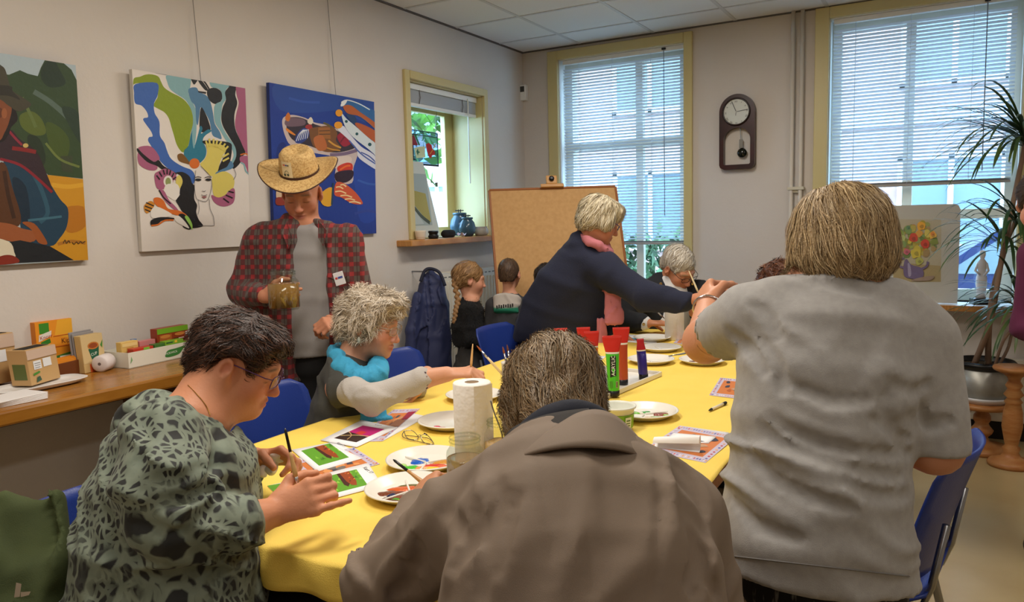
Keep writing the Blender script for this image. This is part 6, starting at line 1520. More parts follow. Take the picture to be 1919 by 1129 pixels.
# ---- hair
def hair(name, f, h, head, flow, parent, col, n=1500, length=.08, width=.0016, lift=.004, wild=.25, tip_out=0.0, cols=None, seed=1, root_ok=None, base=None, steps=8, pull=1.0):
    g = np.random.default_rng(seed); lo, hi = f.bounds(.02); v, q = polygonise(f, lo, hi, h)
    m_b = base or mat('hair_' + name, col, rough=.5, attr='Col', bump=(240, .5, 2))
    cc = np.array(lin(col)); cl = [np.array(lin(c)) for c in (cols or [col])]
    dens = vnoise(head.loc(v) * V(90, 90, 26) + seed)[:, None]
    root = quads('hair', (v, q), m_b, parent, vcol=np.clip(cc * (.82 + .22 * dens), 0, 1))
    idx = np.arange(len(v))
    if root_ok is not None: idx = idx[root_ok(head.loc(v))]
    P = v[g.choice(idx, n)]
    L = length * (.6 + .6 * g.random(n)); lf = lift * g.random(n)
    jit = g.normal(size=(n, 3)) * wild
    tr, nr = [], []
    for st in range(steps + 1):
        G = unitrows(grad(f, P)); d = f(P)
        t = st / steps
        P = P + G * ((lf * (.3 + t) + tip_out * t * t - d) * pull)[:, None]
        tr.append(P.copy()); nr.append(G)
        clump = np.stack([vnoise(head.loc(P) * 38 + 9 * k + seed) for k in range(3)], 1)
        F = unitrows(flow(head.loc(P), G @ head.M)) @ head.M.T
        F = F + jit + clump * wild * 1.6
        F = unitrows(F - G * (F * G).sum(1)[:, None] * (1 - t * .3))
        P = P + F * (L / steps)[:, None]
    T = np.stack(tr, 1); Nn = np.stack(nr, 1); tg = np.gradient(T, axis=1)
    side = np.cross(tg, Nn); side /= np.linalg.norm(side, axis=2)[:, :, None] + 1e-9
    tt = np.linspace(0, 1, steps + 1); w = width * (.55 + .7 * g.random((n, 1))) * (1 - tt ** 3 * .85)[None]
    A, B_ = T - side * w[:, :, None], T + side * w[:, :, None]
    vs = np.stack([A, B_], 2).reshape(-1, 3)
    k = steps + 1; base_i = (np.arange(n) * k * 2)[:, None] + (np.arange(steps) * 2)[None]
    qs = np.stack([base_i, base_i + 1, base_i + 3, base_i + 2], 2).reshape(-1, 4)
    pick = g.integers(0, len(cl), n); sc_ = (.8 + .45 * g.random(n))[:, None]
    vc = np.repeat(np.array([cl[i] for i in pick]) * sc_, k * 2, 0)
    s_ = quads('strands', (vs, qs), m_b, root, vcol=np.clip(vc, 0, 1)); s_['kind'] = 'stuff'
    return root
M_SKIN = mat('skin', rough=.5, attr='Col', bump=(160, .12, 3), spec=.35, sub=.05)
def cloth_mat(name, col, rough=.85, weave=700, st=.15, var=None, sheen=.02):
    return mat(name, col, rough=rough, bump=(weave, st, 2), var=var, sheen=sheen)
def folds(amp, S, seed=0, mask=None, ridge=True):
    S = np.asarray(S, float)
    def f(P):
        w = np.stack([vnoise(P * 6 + seed + 3 * k) for k in range(3)], 1) * .06
        n_ = vnoise((P + w) @ S.T + seed)
        r = -amp * 1.7 * (np.exp(-(n_ / .20) ** 2) - .40) if ridge else n_ * amp
        return r * (mask(P) if mask is not None else 1.0)
    return f
def crease(f, lines, amp=.006, w=.011):
    """pressed folds along lines read off the photo: a groove with a ridge on either side"""
    segs = []
    for ln in lines:
        p = [q for q in (hit(f, *uv) for uv in crom(np.array(ln, float), 3)) if q is not None]
        segs += [(p[i], p[i + 1], math.sin(math.pi * (i + .6) / (len(p) + .2))) for i in range(len(p) - 1) if np.linalg.norm(p[i + 1] - p[i]) < .15]
    if not segs: return lambda P: 0.0
    def fn(P):
        out = np.zeros(len(P))
        for a, b, s in segs:
            m = np.abs(P - (a + b) / 2).max(1) < np.linalg.norm(b - a) / 2 + 3.2 * w
            if not m.any(): continue
            q = P[m] - a; ab = b - a; t = np.clip(q @ ab / max(ab @ ab, 1e-9), 0, 1); d2 = ((q - t[:, None] * ab) ** 2).sum(1) / (w * w)
            e = amp * s * (1 - 1.0 * d2) * np.exp(-d2 * .8); o = out[m]; out[m] = np.where(np.abs(e) > np.abs(o), e, o)
        return out
    return fn
def person(label, base, group=None):
    return empty('person', V(base[0], base[1], 0), label, 'person', group)
def shoes(parent, pts, D, col=(26, 24, 24)):
    for p in pts:
        f = SDF(); D_ = unit(D * V(1, 1, 0)); f.ecap(V(p[0], p[1], .045) - D_ * .06, V(p[0], p[1], .035) + D_ * .12, .042, .05, .045, .036, np.cross(D_, V(0, 0, 1)), .02); f.half(V(0, 0, .002), V(0, 0, -1)); f.half(V(0, 0, .10), V(0, 0, 1))
        quads('shoe', polygonise(f, *f.bounds(), .012), mat('shoe_%d' % col[0], col, rough=.5), parent)
def ring_xy(c, R, rx, ry, n=24, a0=0.0):
    return [c + R @ V(rx * math.cos(a), ry * math.sin(a), 0) for a in np.linspace(a0, a0 + 2 * math.pi, n, endpoint=False)]
UPW = V(0, 0, 1)
RH = unit(RIGHT * V(1, 1, 0)); FH = unit(FWD * V(1, 1, 0))          # level right and level away
# ================================================================== PEOPLE NEAREST THE CAMERA
GRIP = ((45, 55, 35), (55, 65, 40), (65, 72, 42), (70, 72, 42))
# ---- A: seated man in the taupe raincoat, seen from behind
pa = person('person in a taupe raincoat bent over the table, seen from behind', at(1080, 1000, .98))
hd = Head(at(1032, 764, 1.36), FH * .80 - RH * .30 - UPW * .62, UPW + FH * .9, 1.0)
b = SDF(); hd.skin(b)
nb = at(1072, 835, 1.20)
b.cap(hd.L(0, -.02, -.05), nb + FH * .05, .042, .045, .03)
A_SH, A_EL, A_WR = at(872, 985, 1.16), at(716, 1090, 1.29), at(796, 942, 1.58)
A_SR, A_ER, A_WR2 = at(1258, 990, 1.13), at(1330, 1200, 1.12), at(1250, 1080, 1.36)
hip = V(-.36, .66, .50)
chest = at(1085, 985, 1.10)
b.ecap(nb - UPW * .05 + FH * .03, chest, .09, .05, .13, .09, RH, .03); b.ecap(chest, hip, .13, .09, .13, .10, RH, .04)
b.cap(nb - UPW * .04 + FH * .03, A_SH, .04, .05, .03); b.cap(nb - UPW * .04 + FH * .03, A_SR, .05, .05, .03)
b.chain([A_SH, A_EL, A_WR], [.045, .040, .028], .02); b.chain([A_SR, A_ER, A_WR2], [.045, .040, .028], .02)
kneeL, kneeR = hip + V(-.30, .40, .02), hip + V(.02, .44, .02)
for kn in (kneeL, kneeR): b.chain([hip + V(0, 0, .0), kn, V(kn[0], kn[1] - .02, .08)], [.075, .055, .045], .03)
hD = unit(FH * .55 - RH * .02 + UPW * .10); hN = unit(-UPW * .7 + RH * .55)
hand(b, A_WR, hD, hN, False, .98, GRIP, (.75, .3, .7))
hand(b, A_WR2, unit(FH * .9 - RH * .3), -UPW, True, .98, ((25, 30, 20),) * 4)
vq = multires(b, .014, [hd.box(.0045), hand_box(A_WR, hD, .0035)])
quads('body', vq, M_SKIN, pa, hd.colour(vq[0], (196, 138, 104)))
# raincoat
c = SDF()
c.loft([(856, 985, 1180, 1.19, .075), (886, 925, 1225, 1.16, .105), (935, 872, 1275, 1.12, .13), (1000, 840, 1312, 1.07, .145), (1080, 830, 1340, 1.03, .15), (1200, 820, 1362, 1.00, .155), (1400, 830, 1370, .97, .16)], .018)
c.chain([at(935, 935, 1.15), A_SH, A_EL, A_WR + (A_EL - A_WR) * .16], [.075, .078, .064, .043], .03)
c.chain([at(1210, 935, 1.14), A_SR, A_ER, A_WR2], [.075, .078, .064, .050], .03)
c.half(V(0, 0, .44), -UPW)
c.ecap(nb + UPW * .03, nb - UPW * .02 + FH * .02, .055, .05, .07, .055, RH, .02, 's')
S1 = np.array([unit(RH * .9 - UPW * .35) * 17, unit(FH) * 5, unit(UPW + RH * .2) * 3.5])
S2 = np.array([RH * 7, FH * 5, UPW * 15])
c.disp += [folds(.0055, S1, 3), folds(.006, np.array([unit(RH + UPW) * 16, FH * 8, unit(RH - UPW) * 5]), 9, lambda P: np.exp(-(np.linalg.norm(P - A_EL, axis=1) / .16) ** 2) * 1.4)]
Z5 = lambda *p: [(620 + x / 2.218, 620 + y / 2.218) for x, y in p]
c.disp.append(crease(c, [Z5((690, 610), (702, 720), (655, 850), (632, 1000), (626, 1100)), Z5((600, 720), (598, 850), (560, 930)), Z5((480, 745), (555, 860), (505, 975)), Z5((350, 860), (372, 950), (330, 1005)), Z5((770, 690), (715, 840), (690, 980)), Z5((1540, 890), (1562, 1000), (1602, 1085)), Z5((1500, 850), (1528, 950), (1492, 1060)), Z5((300, 960), (330, 1040), (260, 1090))], .014, .018))
c.disp.append(crease(c, [Z5((835, 500), (870, 600), (898, 740), (918, 880), (928, 1120)), Z5((1330, 540), (1368, 640), (1366, 800), (1354, 1000), (1345, 1120)), Z5((1080, 700), (1062, 880), (1090, 1080))], .0050, .0095))
M_TAUPE = cloth_mat('taupe_cotton', (128, 112, 97), .75, 900, .12, (5, (120, 104, 89), .35, .7))
quads('raincoat', polygonise(c, *c.bounds(), .0075), M_TAUPE, pa)
coat_sdf = c
def on_cloth(f, uvs, lift=.001):
    out = []
    for u, v in uvs:
        p = hit(f, u, v)
        if p is not None: out.append(p + unit(CAM - p) * lift)
    return out
# fold-down collar, open to the left with its dark inside showing
def strip(name, U_, L_, m):
    a, b_ = crom([at(*q) for q in U_], 6), crom([at(*q) for q in L_], 6); n_ = min(len(a), len(b_)) - 1
    def fn(t, w): i = int(round(t * n_)); p = a[i] * (1 - w) + b_[i] * w; return p + unit(CAM - p) * .006 * math.sin(w * math.pi)
    o = mesh(name, *grid_surface(fn, n_, 6), m, pa, smooth=True); md = o.modifiers.new('t', 'SOLIDIFY'); md.thickness = .004; return o
strip('collar_lining', ((930, 866, 1.17), (956, 812, 1.15), (1004, 788, 1.135), (1053, 776, 1.125), (1104, 770, 1.12)), ((926, 884, 1.11), (976, 852, 1.075), (1026, 826, 1.06), (1062, 814, 1.055), (1112, 800, 1.06)), cloth_mat('dark_lining', (34, 30, 28)))
strip('collar', ((978, 846, 1.06), (1018, 818, 1.055), (1053, 796, 1.065), (1082, 779, 1.085), (1114, 772, 1.10), (1146, 780, 1.12), (1176, 804, 1.15), (1208, 840, 1.18)), ((966, 864, 1.035), (1010, 850, 1.010), (1054, 842, 1.0), (1093, 840, .995), (1132, 842, 1.0), (1170, 848, 1.02), (1204, 860, 1.055), (1236, 876, 1.09)), M_TAUPE)
s = SDF(); sc_ = crom([at(*q) for q in ((1140, 820, 1.23), (1118, 792, 1.20), (1075, 778, 1.185), (1025, 792, 1.185), (985, 824, 1.21))], 3)
s.chain(list(sc_), [.022] * len(sc_), .01)
quads('shirt_collar', polygonise(s, *s.bounds(), .007), cloth_mat('navy_shirt', (26, 30, 44)), pa)
# trousers
t = SDF(); 
for kn in (kneeL, kneeR): t.chain([hip, kn, V(kn[0], kn[1] - .02, .09)], [.105, .078, .065], .04)
t.half(V(0, 0, .06), -UPW)
quads('trousers', polygonise(t, *t.bounds(), .016), cloth_mat('dark_trousers', (40, 38, 40)), pa)
shoes(pa, [kneeL, kneeR], V(0, 1, 0))
# hair: thick wavy brown with grey at the nape
h = SDF(); L = hd.L
h.ell(L(0, -.022, .030), V(.089, .106, .098), hd.M, .02); h.ell(L(0, -.074, -.052), V(.072, .052, .066), hd.M, .03)
for e in (-1, 1): h.ell(L(e * .066, .0, -.02), V(.024, .040, .045), hd.M, .02)
h.ell(L(0, .115, -.040), V(.082, .080, .098), hd.M, .015, 's')
for e in (-1, 1): h.ell(L(e * .085, .004, -.024), V(.020, .020, .026), hd.M, .008, 's')
h.disp.append(lambda P: .0050 * vnoise(hd.loc(P) * V(55, 40, 34)))
hair('man_brown', h, .006, hd, lambda q, G: np.stack([q[:, 0] * 3.0, -.55 - 0 * q[:, 1], -.75 - .2 * np.abs(q[:, 0]) / .08], 1), pa, (122, 98, 70), 5600, .070, .0009, .005, .26, .003, [(126, 100, 70), (144, 118, 84), (108, 86, 60), (154, 128, 94), (132, 108, 76), (168, 152, 128)], 3)
hd.glasses(pa, (40, 40, 42), lens=False)
brush(at(838, 940, 1.64), at(737, 862, 1.74), 'black ended brush held by the man in the raincoat', (190, 142, 86), (110, 60, 40), .0044, (22, 22, 24))

# ---- B: seated woman in the patterned blouse
pb = person('person in a green patterned blouse with short dark hair painting at the corner', at(300, 1000, 1.55))
hd = Head(at(444, 678, 1.70), RH * .90 + FH * .10 - UPW * .42, UPW + RH * .3, .93)
b = SDF(); hd.skin(b, jaw=1.18)
nb = at(368, 790, 1.63)
b.cap(hd.L(0, -.03, -.05), nb, .060, .072, .04)
B_SH, B_EL, B_CU, B_WR = at(308, 815, 1.47), at(322, 985, 1.40), at(442, 985, 1.46), at(508, 962, 1.525)
b.ecap(at(345, 800, 1.62), at(310, 830, 1.60), .055, .055, .08, .08, FH, .04)
hip = at(320, 1160, 1.58); hip[2] = .52
b.ecap(at(310, 850, 1.60), hip, .09, .09, .12, .11, RH, .04)
b.chain([B_SH, B_EL, B_CU, B_WR], [.042, .038, .044, .030], .02)
bD = unit(RH * .92 + UPW * .30 + FH * .18); bN = unit(FH * .80 - UPW * .35)
tipsB, thB = hand(b, B_WR, bD, bN, True, 1.05, ((38, 70, 40), (45, 72, 40), (38, 62, 36), (8, 16, 10)), (.85, .15, .75), .05)
BL_WR = at(476, 862, 1.84); blD = unit(RH * .9 + UPW * .12 - FH * .1)
b.chain([at(335, 840, 1.73), at(400, 930, 1.88), BL_WR], [.038, .04, .030], .02)
hand(b, BL_WR, blD, unit(-UPW * .6 - FH * .7), False, 1.0, ((40, 55, 35),) * 4, (.6, .2, .7))
kn1, kn2 = at(610, 1190, 1.62), at(600, 1165, 1.86)
for kn in (kn1, kn2): kn[2] = .53; b.chain([hip, kn, V(kn[0] + .03, kn[1], .08)], [.085, .06, .045], .03)
vq = multires(b, .012, [hd.box(.0030), arm_box(B_CU, B_WR, bD, .0033), hand_box(BL_WR, blD, .0035)])
quads('body', vq, M_SKIN, pb, hd.colour(vq[0], (206, 142, 108), (180, 96, 84), (70, 48, 36), (206, 112, 90)))
c = SDF()
c.loft([(768, 318, 420, 1.62, .085), (800, 272, 442, 1.61, .115), (850, 212, 474, 1.59, .145), (930, 175, 482, 1.57, .165), (1020, 150, 480, 1.55, .175), (1120, 138, 488, 1.54, .185), (1260, 130, 500, 1.53, .19)], .018)
c.chain([B_SH, at(300, 900, 1.41), B_EL, B_CU], [.078, .076, .072, .062], .022)
c.chain([at(330, 830, 1.74), at(400, 930, 1.88), BL_WR + (at(400, 930, 1.88) - BL_WR) * .25], [.08, .068, .055], .03)
c.cap(at(285, 800, 1.70), at(330, 830, 1.74), .078, .085, .03); c.cap(nb + UPW * .055 + RH * .01, nb - RH * .0 + UPW * .015, .075, .088, .015, 's'); c.half(V(0, 0, .50), -UPW)
c.disp += [folds(.007, np.array([unit(UPW + RH * .5) * 15, FH * 7, unit(RH - UPW * .5) * 5]), 12), folds(.006, np.array([UPW * 18, RH * 10, FH * 6]), 4, lambda P: np.exp(-(np.linalg.norm(P - B_EL, axis=1) / .17) ** 2) * 1.3)]
ZB = lambda *p: [(120 + x / 1.917, 540 + y / 1.917) for x, y in p]
c.disp.append(crease(c, [ZB((555, 500), (540, 600), (525, 700), (560, 760)), ZB((275, 780), (400, 765), (520, 720)), ZB((265, 850), (380, 880), (480, 850)), ZB((300, 430), (285, 540), (268, 650), (255, 780)), ZB((320, 690), (420, 680), (500, 640)), ZB((150, 800), (180, 950), (200, 1100)), ZB((600, 900), (560, 1000), (540, 1100))], .013, .017))
def blouse_material():
    m = mat('patterned_chiffon', (60, 72, 64), rough=.7, sheen=.1); N = m.node_tree.nodes; L_ = m.node_tree.links; bs = N['Principled BSDF']
    tc = N.new('ShaderNodeTexCoord'); nz = N.new('ShaderNodeTexNoise'); nz.inputs['Scale'].default_value = 9
    L_.new(tc.outputs['Object'], nz.inputs['Vector'])
    ad = N.new('ShaderNodeMix'); ad.data_type = 'RGBA'; ad.blend_type = 'ADD'; ad.inputs[0].default_value = .09
    L_.new(tc.outputs['Object'], ad.inputs[6]); L_.new(nz.outputs['Color'], ad.inputs[7])
    def vor(scale, lo_, hi_):
        v = N.new('ShaderNodeTexVoronoi'); v.feature = 'DISTANCE_TO_EDGE'; v.inputs['Scale'].default_value = scale
        mp = N.new('ShaderNodeMapping'); mp.inputs['Scale'].default_value = (1, 1, .75); L_.new(ad.outputs[2], mp.inputs['Vector']); L_.new(mp.outputs[0], v.inputs['Vector'])
        r = N.new('ShaderNodeMapRange'); r.inputs['From Min'].default_value = lo_; r.inputs['From Max'].default_value = hi_; L_.new(v.outputs['Distance'], r.inputs['Value']); return r.outputs['Result']
    big, small = vor(24, .10, .17), vor(62, .13, .21)
    n2 = N.new('ShaderNodeTexNoise'); n2.inputs['Scale'].default_value = 5.5; L_.new(tc.outputs['Object'], n2.inputs['Vector'])
    r2 = N.new('ShaderNodeMapRange'); r2.inputs['From Min'].default_value = .46; r2.inputs['From Max'].default_value = .54; L_.new(n2.outputs['Fac'], r2.inputs['Value'])
    mx = N.new('ShaderNodeMix'); L_.new(r2.outputs['Result'], mx.inputs[0]); L_.new(big, mx.inputs[2]); L_.new(small, mx.inputs[3])
    lt = N.new('ShaderNodeMix'); lt.data_type = 'RGBA'; lt.inputs[6].default_value = (*lin((142, 152, 134)), 1); lt.inputs[7].default_value = (*lin((92, 104, 90)), 1)
    n3 = N.new('ShaderNodeTexNoise'); n3.inputs['Scale'].default_value = 30; L_.new(tc.outputs['Object'], n3.inputs['Vector']); L_.new(n3.outputs['Fac'], lt.inputs[0])
    cm = N.new('ShaderNodeMix'); cm.data_type = 'RGBA'; L_.new(mx.outputs[0], cm.inputs[0]); L_.new(lt.outputs[2], cm.inputs[6]); cm.inputs[7].default_value = (*lin((28, 30, 28)), 1)
    L_.new(cm.outputs[2], bs.inputs['Base Color']); return m
quads('blouse', polygonise(c, *c.bounds(), .0085), blouse_material(), pb)
t = SDF()
for kn in (kn1, kn2): t.chain([hip, kn, V(kn[0] + .03, kn[1], .09)], [.125, .088, .07], .05)
t.half(V(0, 0, .06), -UPW)
quads('trousers', polygonise(t, *t.bounds(), .016), cloth_mat('black_trousers', (16, 16, 18)), pb)
shoes(pb, [kn1 + V(.03, 0, 0), kn2 + V(.03, 0, 0)], RH)
h = SDF(); L = hd.L
h.ell(L(0, -.014, .034), V(.079, .097, .086), hd.M, .02); h.ell(L(0, -.072, -.022), V(.056, .030, .050), hd.M, .03); h.ell(L(0, .052, .074), V(.056, .046, .033), hd.M, .03)
h.ell(L(0, .118, -.030), V(.080, .078, .088), hd.M, .012, 's')
for e in (-1, 1): h.ell(L(e * .088, .012, -.030), V(.040, .050, .060), hd.M, .010, 's')
h.disp.append(lambda P: .0055 * vnoise(hd.loc(P) * V(60, 46, 46)))
hair('woman_dark', h, .0055, hd, lambda q, G: np.stack([q[:, 0] * 2, .10 + 1.2 * np.where(q[:, 1] > .0, .8, -1.0), -.35 - .5 * (q[:, 1] < -.04)], 1), pb, (50, 30, 20), 2600, .050, .0013, .006, .32, .006, [(48, 28, 18), (66, 40, 26), (38, 22, 16), (84, 52, 34)], 5)
hd.glasses(pb, (98, 62, 110), .025, .0155)
for e in (-1, 1):
    mesh('earring', *xf(lathe([(0, -.0042), (.003, -.003), (.0042, 0), (.003, .003), (0, .0042)], 12, cap=False), None, hd.L(e * .087, .001, -.037)), mat('pearl', (236, 224, 206), rough=.2), pb, smooth=True)
nk = [p for p in (hit(b, u, v) for u, v in ((338, 712), (352, 722), (368, 738), (380, 752), (388, 764), (394, 778))) if p is not None]
if len(nk) > 3: mesh('necklace', *tube(crom([p + unit(CAM - p) * .001 for p in nk], 4), .0009, 5), mat('gold', (214, 170, 90), rough=.25, metal=1.0), pb)
gripB = at(557, 905, depth_of(B_WR) + .035)
brush(gripB + (gripB - at(534, 803, depth_of(B_WR) + .045)) * .42, at(534, 803, depth_of(B_WR) + .045), 'black ended brush upright in the fist of the woman in the patterned blouse', (206, 166, 104), (120, 150, 50), .0042, (24, 22, 22))
ts = SDF(); tp = at(515, 862, 1.82)
for i in range(7):
    d_ = np.random.default_rng(i).normal(size=3) * .018; ts.ell(tp + d_ + V(0, 0, -.004 * i), V(.016, .010, .014), rotz(i) @ rotx(i * 1.3), .008)
ts.disp.append(lambda P: .004 * vnoise(P * 90))
o = quads('paper_tissue', polygonise(ts, *ts.bounds(), .004), M_PAPER, None); tag(o, 'crumpled white tissue in the left hand of the woman in the patterned blouse', 'tissue')

# ---- H: standing woman in the grey shirt
ph = person('person with a blonde bob in a grey shirt standing on the right, seen from behind', at(1540, 1000, 1.46))
hd = Head(at(1566, 456, 1.50), FH * .80 - RH * .52 - UPW * .16, UPW + FH * .1, .95)
b = SDF(); hd.skin(b)
nb = at(1568, 545, 1.50)
b.cap(hd.L(0, -.03, -.05), nb, .052, .060, .03)
H_SL, H_EL, H_WR = at(1405, 600, 1.53), at(1322, 640, 1.73), at(1326, 572, 1.95)
H_SR, H_ER, H_WR2 = at(1715, 640, 1.47), at(1752, 838, 1.44), at(1690, 800, 1.70)
hip = at(1540, 1090, 1.50); hip[2] = .74; chest = at(1555, 680, 1.49)
b.ecap(nb, chest, .10, .07, .14, .10, RH, .04); b.ecap(chest, hip, .14, .10, .15, .11, RH, .04)
b.cap(nb, H_SL, .05, .05, .04); b.cap(nb, H_SR, .05, .05, .04)
b.chain([H_SL, H_EL, H_WR], [.055, .046, .028], .025); b.chain([H_SR, H_ER, H_WR2], [.055, .048, .03], .025)
hD = unit(UPW * .30 + RH * .12 + FH * .75); hN = unit(RH * .6 - UPW * .6)
hand(b, H_WR, hD, unit(RH * .8 - UPW * .45), False, 1.0, ((55, 70, 40),) * 4, (.7, .2, .8))
hand(b, H_WR2, unit(FH - RH * .3), -RH, True, 1.0, GRIP)
fl_, fr_ = V(hip[0] - .10, hip[1] - .03, .10), V(hip[0] + .10, hip[1] + .05, .10)
for p in (fl_, fr_): b.chain([hip, V((hip[0] + p[0]) / 2, p[1] + .01, .42), p], [.085, .06, .045], .04)
vq = multires(b, .012, [hd.box(.0045), arm_box(H_EL, H_WR, hD, .0036)])
quads('body', vq, M_SKIN, ph, hd.colour(vq[0], (204, 144, 112)))
c = SDF()
c.loft([(528, 1508, 1632, 1.50, .066), (556, 1450, 1672, 1.50, .095), (610, 1412, 1708, 1.49, .125), (700, 1382, 1724, 1.48, .14), (800, 1370, 1712, 1.47, .142), (900, 1363, 1700, 1.46, .15), (1000, 1360, 1703, 1.46, .155), (1120, 1362, 1712, 1.46, .158)], .018)
c.chain([at(1450, 580, 1.50), H_SL, H_SL + (H_EL - H_SL) * .62], [.062, .066, .066], .03)
c.chain([at(1670, 590, 1.48), H_SR, H_SR + (H_ER - H_SR) * 1.0], [.072, .072, .068], .03)
c.half(at(1540, 1072, 1.46), -UPV - RIGHT * .06)
c.cap(H_SL + (H_EL - H_SL) * .66, H_EL + (H_EL - H_SL) * .5, .062, .07, .006, 's'); c.half(H_ER - UPW * .012, -UPW * 1.0 + RH * .12) if False else c.cap(H_ER - UPW * .085, H_ER - UPW * .16, .085, .10, .006, 's')
c.cap(nb + UPW * .03, nb + UPW * .10, .050, .066, .01, 's')
lm = lambda P: np.clip(((P - CAM) @ UPV + .10) * -4, 0, 1)
c.disp += [folds(.0095, np.array([unit(UPW + RH * .38) * 13, unit(RH - UPW * .4) * 2.6, FH * 3]), 21, lambda P: np.clip((1.18 - P[:, 2]) * 5, 0, 1) * np.clip((P[:, 2] - .72) * 5, .25, 1)),
           folds(.007, np.array([unit(RH * .8 - UPW * .6) * 12, unit(UPW * .8 + RH * .5) * 3.5, FH * 4]), 31, lambda P: np.exp(-((np.linalg.norm(P - at(1690, 740, 1.42), axis=1)) / .13) ** 2) * 1.5),
           folds(.006, np.array([unit(RH * .6 + UPW * .8) * 13, unit(RH - UPW) * 4, FH * 4]), 41, lambda P: np.exp(-((np.linalg.norm(P - at(1420, 620, 1.45), axis=1)) / .12) ** 2) * 1.3)]
ZH = lambda *p: [(1280 + x / 1.3964, 320 + y / 1.3964) for x, y in p]
c.disp.append(crease(c, [ZH((205, 660), (260, 722), (350, 752), (470, 785), (565, 805)), ZH((150, 700), (230, 800), (330, 852), (440, 885)), ZH((230, 640), (300, 690), (420, 732), (560, 742)), ZH((540, 560), (530, 620), (560, 700), (590, 742)), ZH((540, 548), (600, 578), (640, 560)), ZH((500, 650), (560, 692), (588, 702)), ZH((205, 440), (242, 500), (262, 570)), ZH((120, 420), (180, 470), (212, 525)), ZH((130, 860), (200, 930), (300, 962)), ZH((290, 560), (380, 600), (480, 600)), ZH((400, 800), (500, 850), (590, 850)), ZH((330, 285), (400, 298), (480, 318)), ZH((180, 350), (220, 380), (250, 430)), ZH((620, 610), (642, 665), (692, 655))], .0145, .017))
M_GREY = cloth_mat('grey_jersey', (166, 164, 162), .85, 500, .12, (60, (158, 156, 154), .35, .65))
quads('shirt', polygonise(c, *c.bounds(), .0075), M_GREY, ph)
hm = on_cloth(c, [(u, 1042 + (u - 1365) * .115) for u in range(1368, 1712, 14)], .0004)
if len(hm) > 3: mesh('hem_seam', *tube(hm, .0013, 5), cloth_mat('grey_seam', (120, 118, 116)), ph, smooth=True)
rg = SDF(); q_ = [nb + UPW * .025 + RH * .066 * math.cos(a) + FH * .058 * math.sin(a) + UPW * .012 * math.sin(a) for a in np.linspace(0, 2 * math.pi, 17)]
rg.chain(q_, [.016] * 17, .008); rg.disp.append(folds(.003, np.array([UPW * 40, RH * 8, FH * 8]), 2))
quads('neckband', polygonise(rg, *rg.bounds(), .006), M_GREY, ph)
t = SDF(); t.ecap(hip + UPW * .06, hip - UPW * .08, .155, .125, .160, .13, RH, .03)
for p in (fl_, fr_): t.chain([hip - UPW * .02, V((hip[0] + p[0]) / 2, p[1] + .01, .42), p], [.11, .085, .07], .05)
t.half(V(0, 0, .05), -UPW)
quads('trousers', polygonise(t, *t.bounds(), .014), mat('patterned_trousers', (20, 20, 22), rough=.8, var=(70, (112, 112, 108), .56, .64, 2), mapscale=(1, 1, .25)), ph)
shoes(ph, [fl_, fr_], V(-1, .1, 0))
h = SDF(); L = hd.L
h.ell(L(0, -.016, .028), V(.086, .102, .090), hd.M, .02); h.ell(L(0, -.038, -.032), V(.085, .076, .056), hd.M, .03)
for e in (-1, 1): h.ell(L(e * .066, .018, -.034), V(.026, .046, .054), hd.M, .03)
h.ell(L(0, .120, -.050), V(.066, .088, .12), hd.M, .015, 's'); h.cap(L(0, -.005, -.085), L(0, .02, -.15), .055, .075, .02, 's'); h.ell(L(-.075, .045, -.095), V(.05, .06, .055), hd.M, .01, 's')
h.disp.append(lambda P: .0035 * vnoise(hd.loc(P) * V(60, 60, 18)))
hair('bob_blonde', h, .006, hd, lambda q, G: np.stack([q[:, 0] * 6.0, q[:, 1] * 5.0 - .1, -.25 - .9 * np.clip(1 - (q[:, 2] - .02) / .10, 0, 1)], 1), ph, (166, 138, 98), 6000, .098, .0009, .005, .16, .002, [(176, 148, 106), (194, 166, 124), (154, 128, 90), (212, 188, 146), (136, 112, 78), (168, 142, 102)], 8)
mesh('earring', *join(*[xf(lathe([(0, -.004), (.004, 0), (0, .004)], 8, cap=False), None, hd.L(-.082, .004, -.046 - .009 * i)) for i in range(4)]), mat('silver_bead', (214, 206, 190), rough=.2, metal=.8), ph, smooth=True)
aw = unit(H_WR - H_EL); R_ = frame(np.cross(aw, UPW + RH * .1), z=aw)
q_ = [H_WR - aw * .022 + R_ @ V(.035 * math.cos(a), .033 * math.sin(a), 0) for a in np.linspace(0, 2 * math.pi, 30)]
mesh('bracelet', *tube(q_, .0032, 8), mat('silver', (206, 206, 210), rough=.15, metal=1.0), ph, smooth=True)
dw = depth_of(H_WR)
brush(at(1374, 529, dw + .06), at(1348, 620, dw + .02), 'white ferruled brush held upright by the woman in the grey shirt', (214, 176, 112), (96, 40, 34), .0046)
brush(at(1355, 532, dw + .08), at(1340, 610, dw + .05), 'brown tipped brush in the hand of the woman in the grey shirt', (206, 160, 96), (110, 46, 30), .0046)
brush(at(1359, 541, dw + .10), at(1344, 606, dw + .07), 'small dark tipped brush in the hand of the woman in the grey shirt', (206, 160, 96), (44, 34, 34), .0036)
# ================================================================== PEOPLE FURTHER BACK
SK = (200, 142, 110)
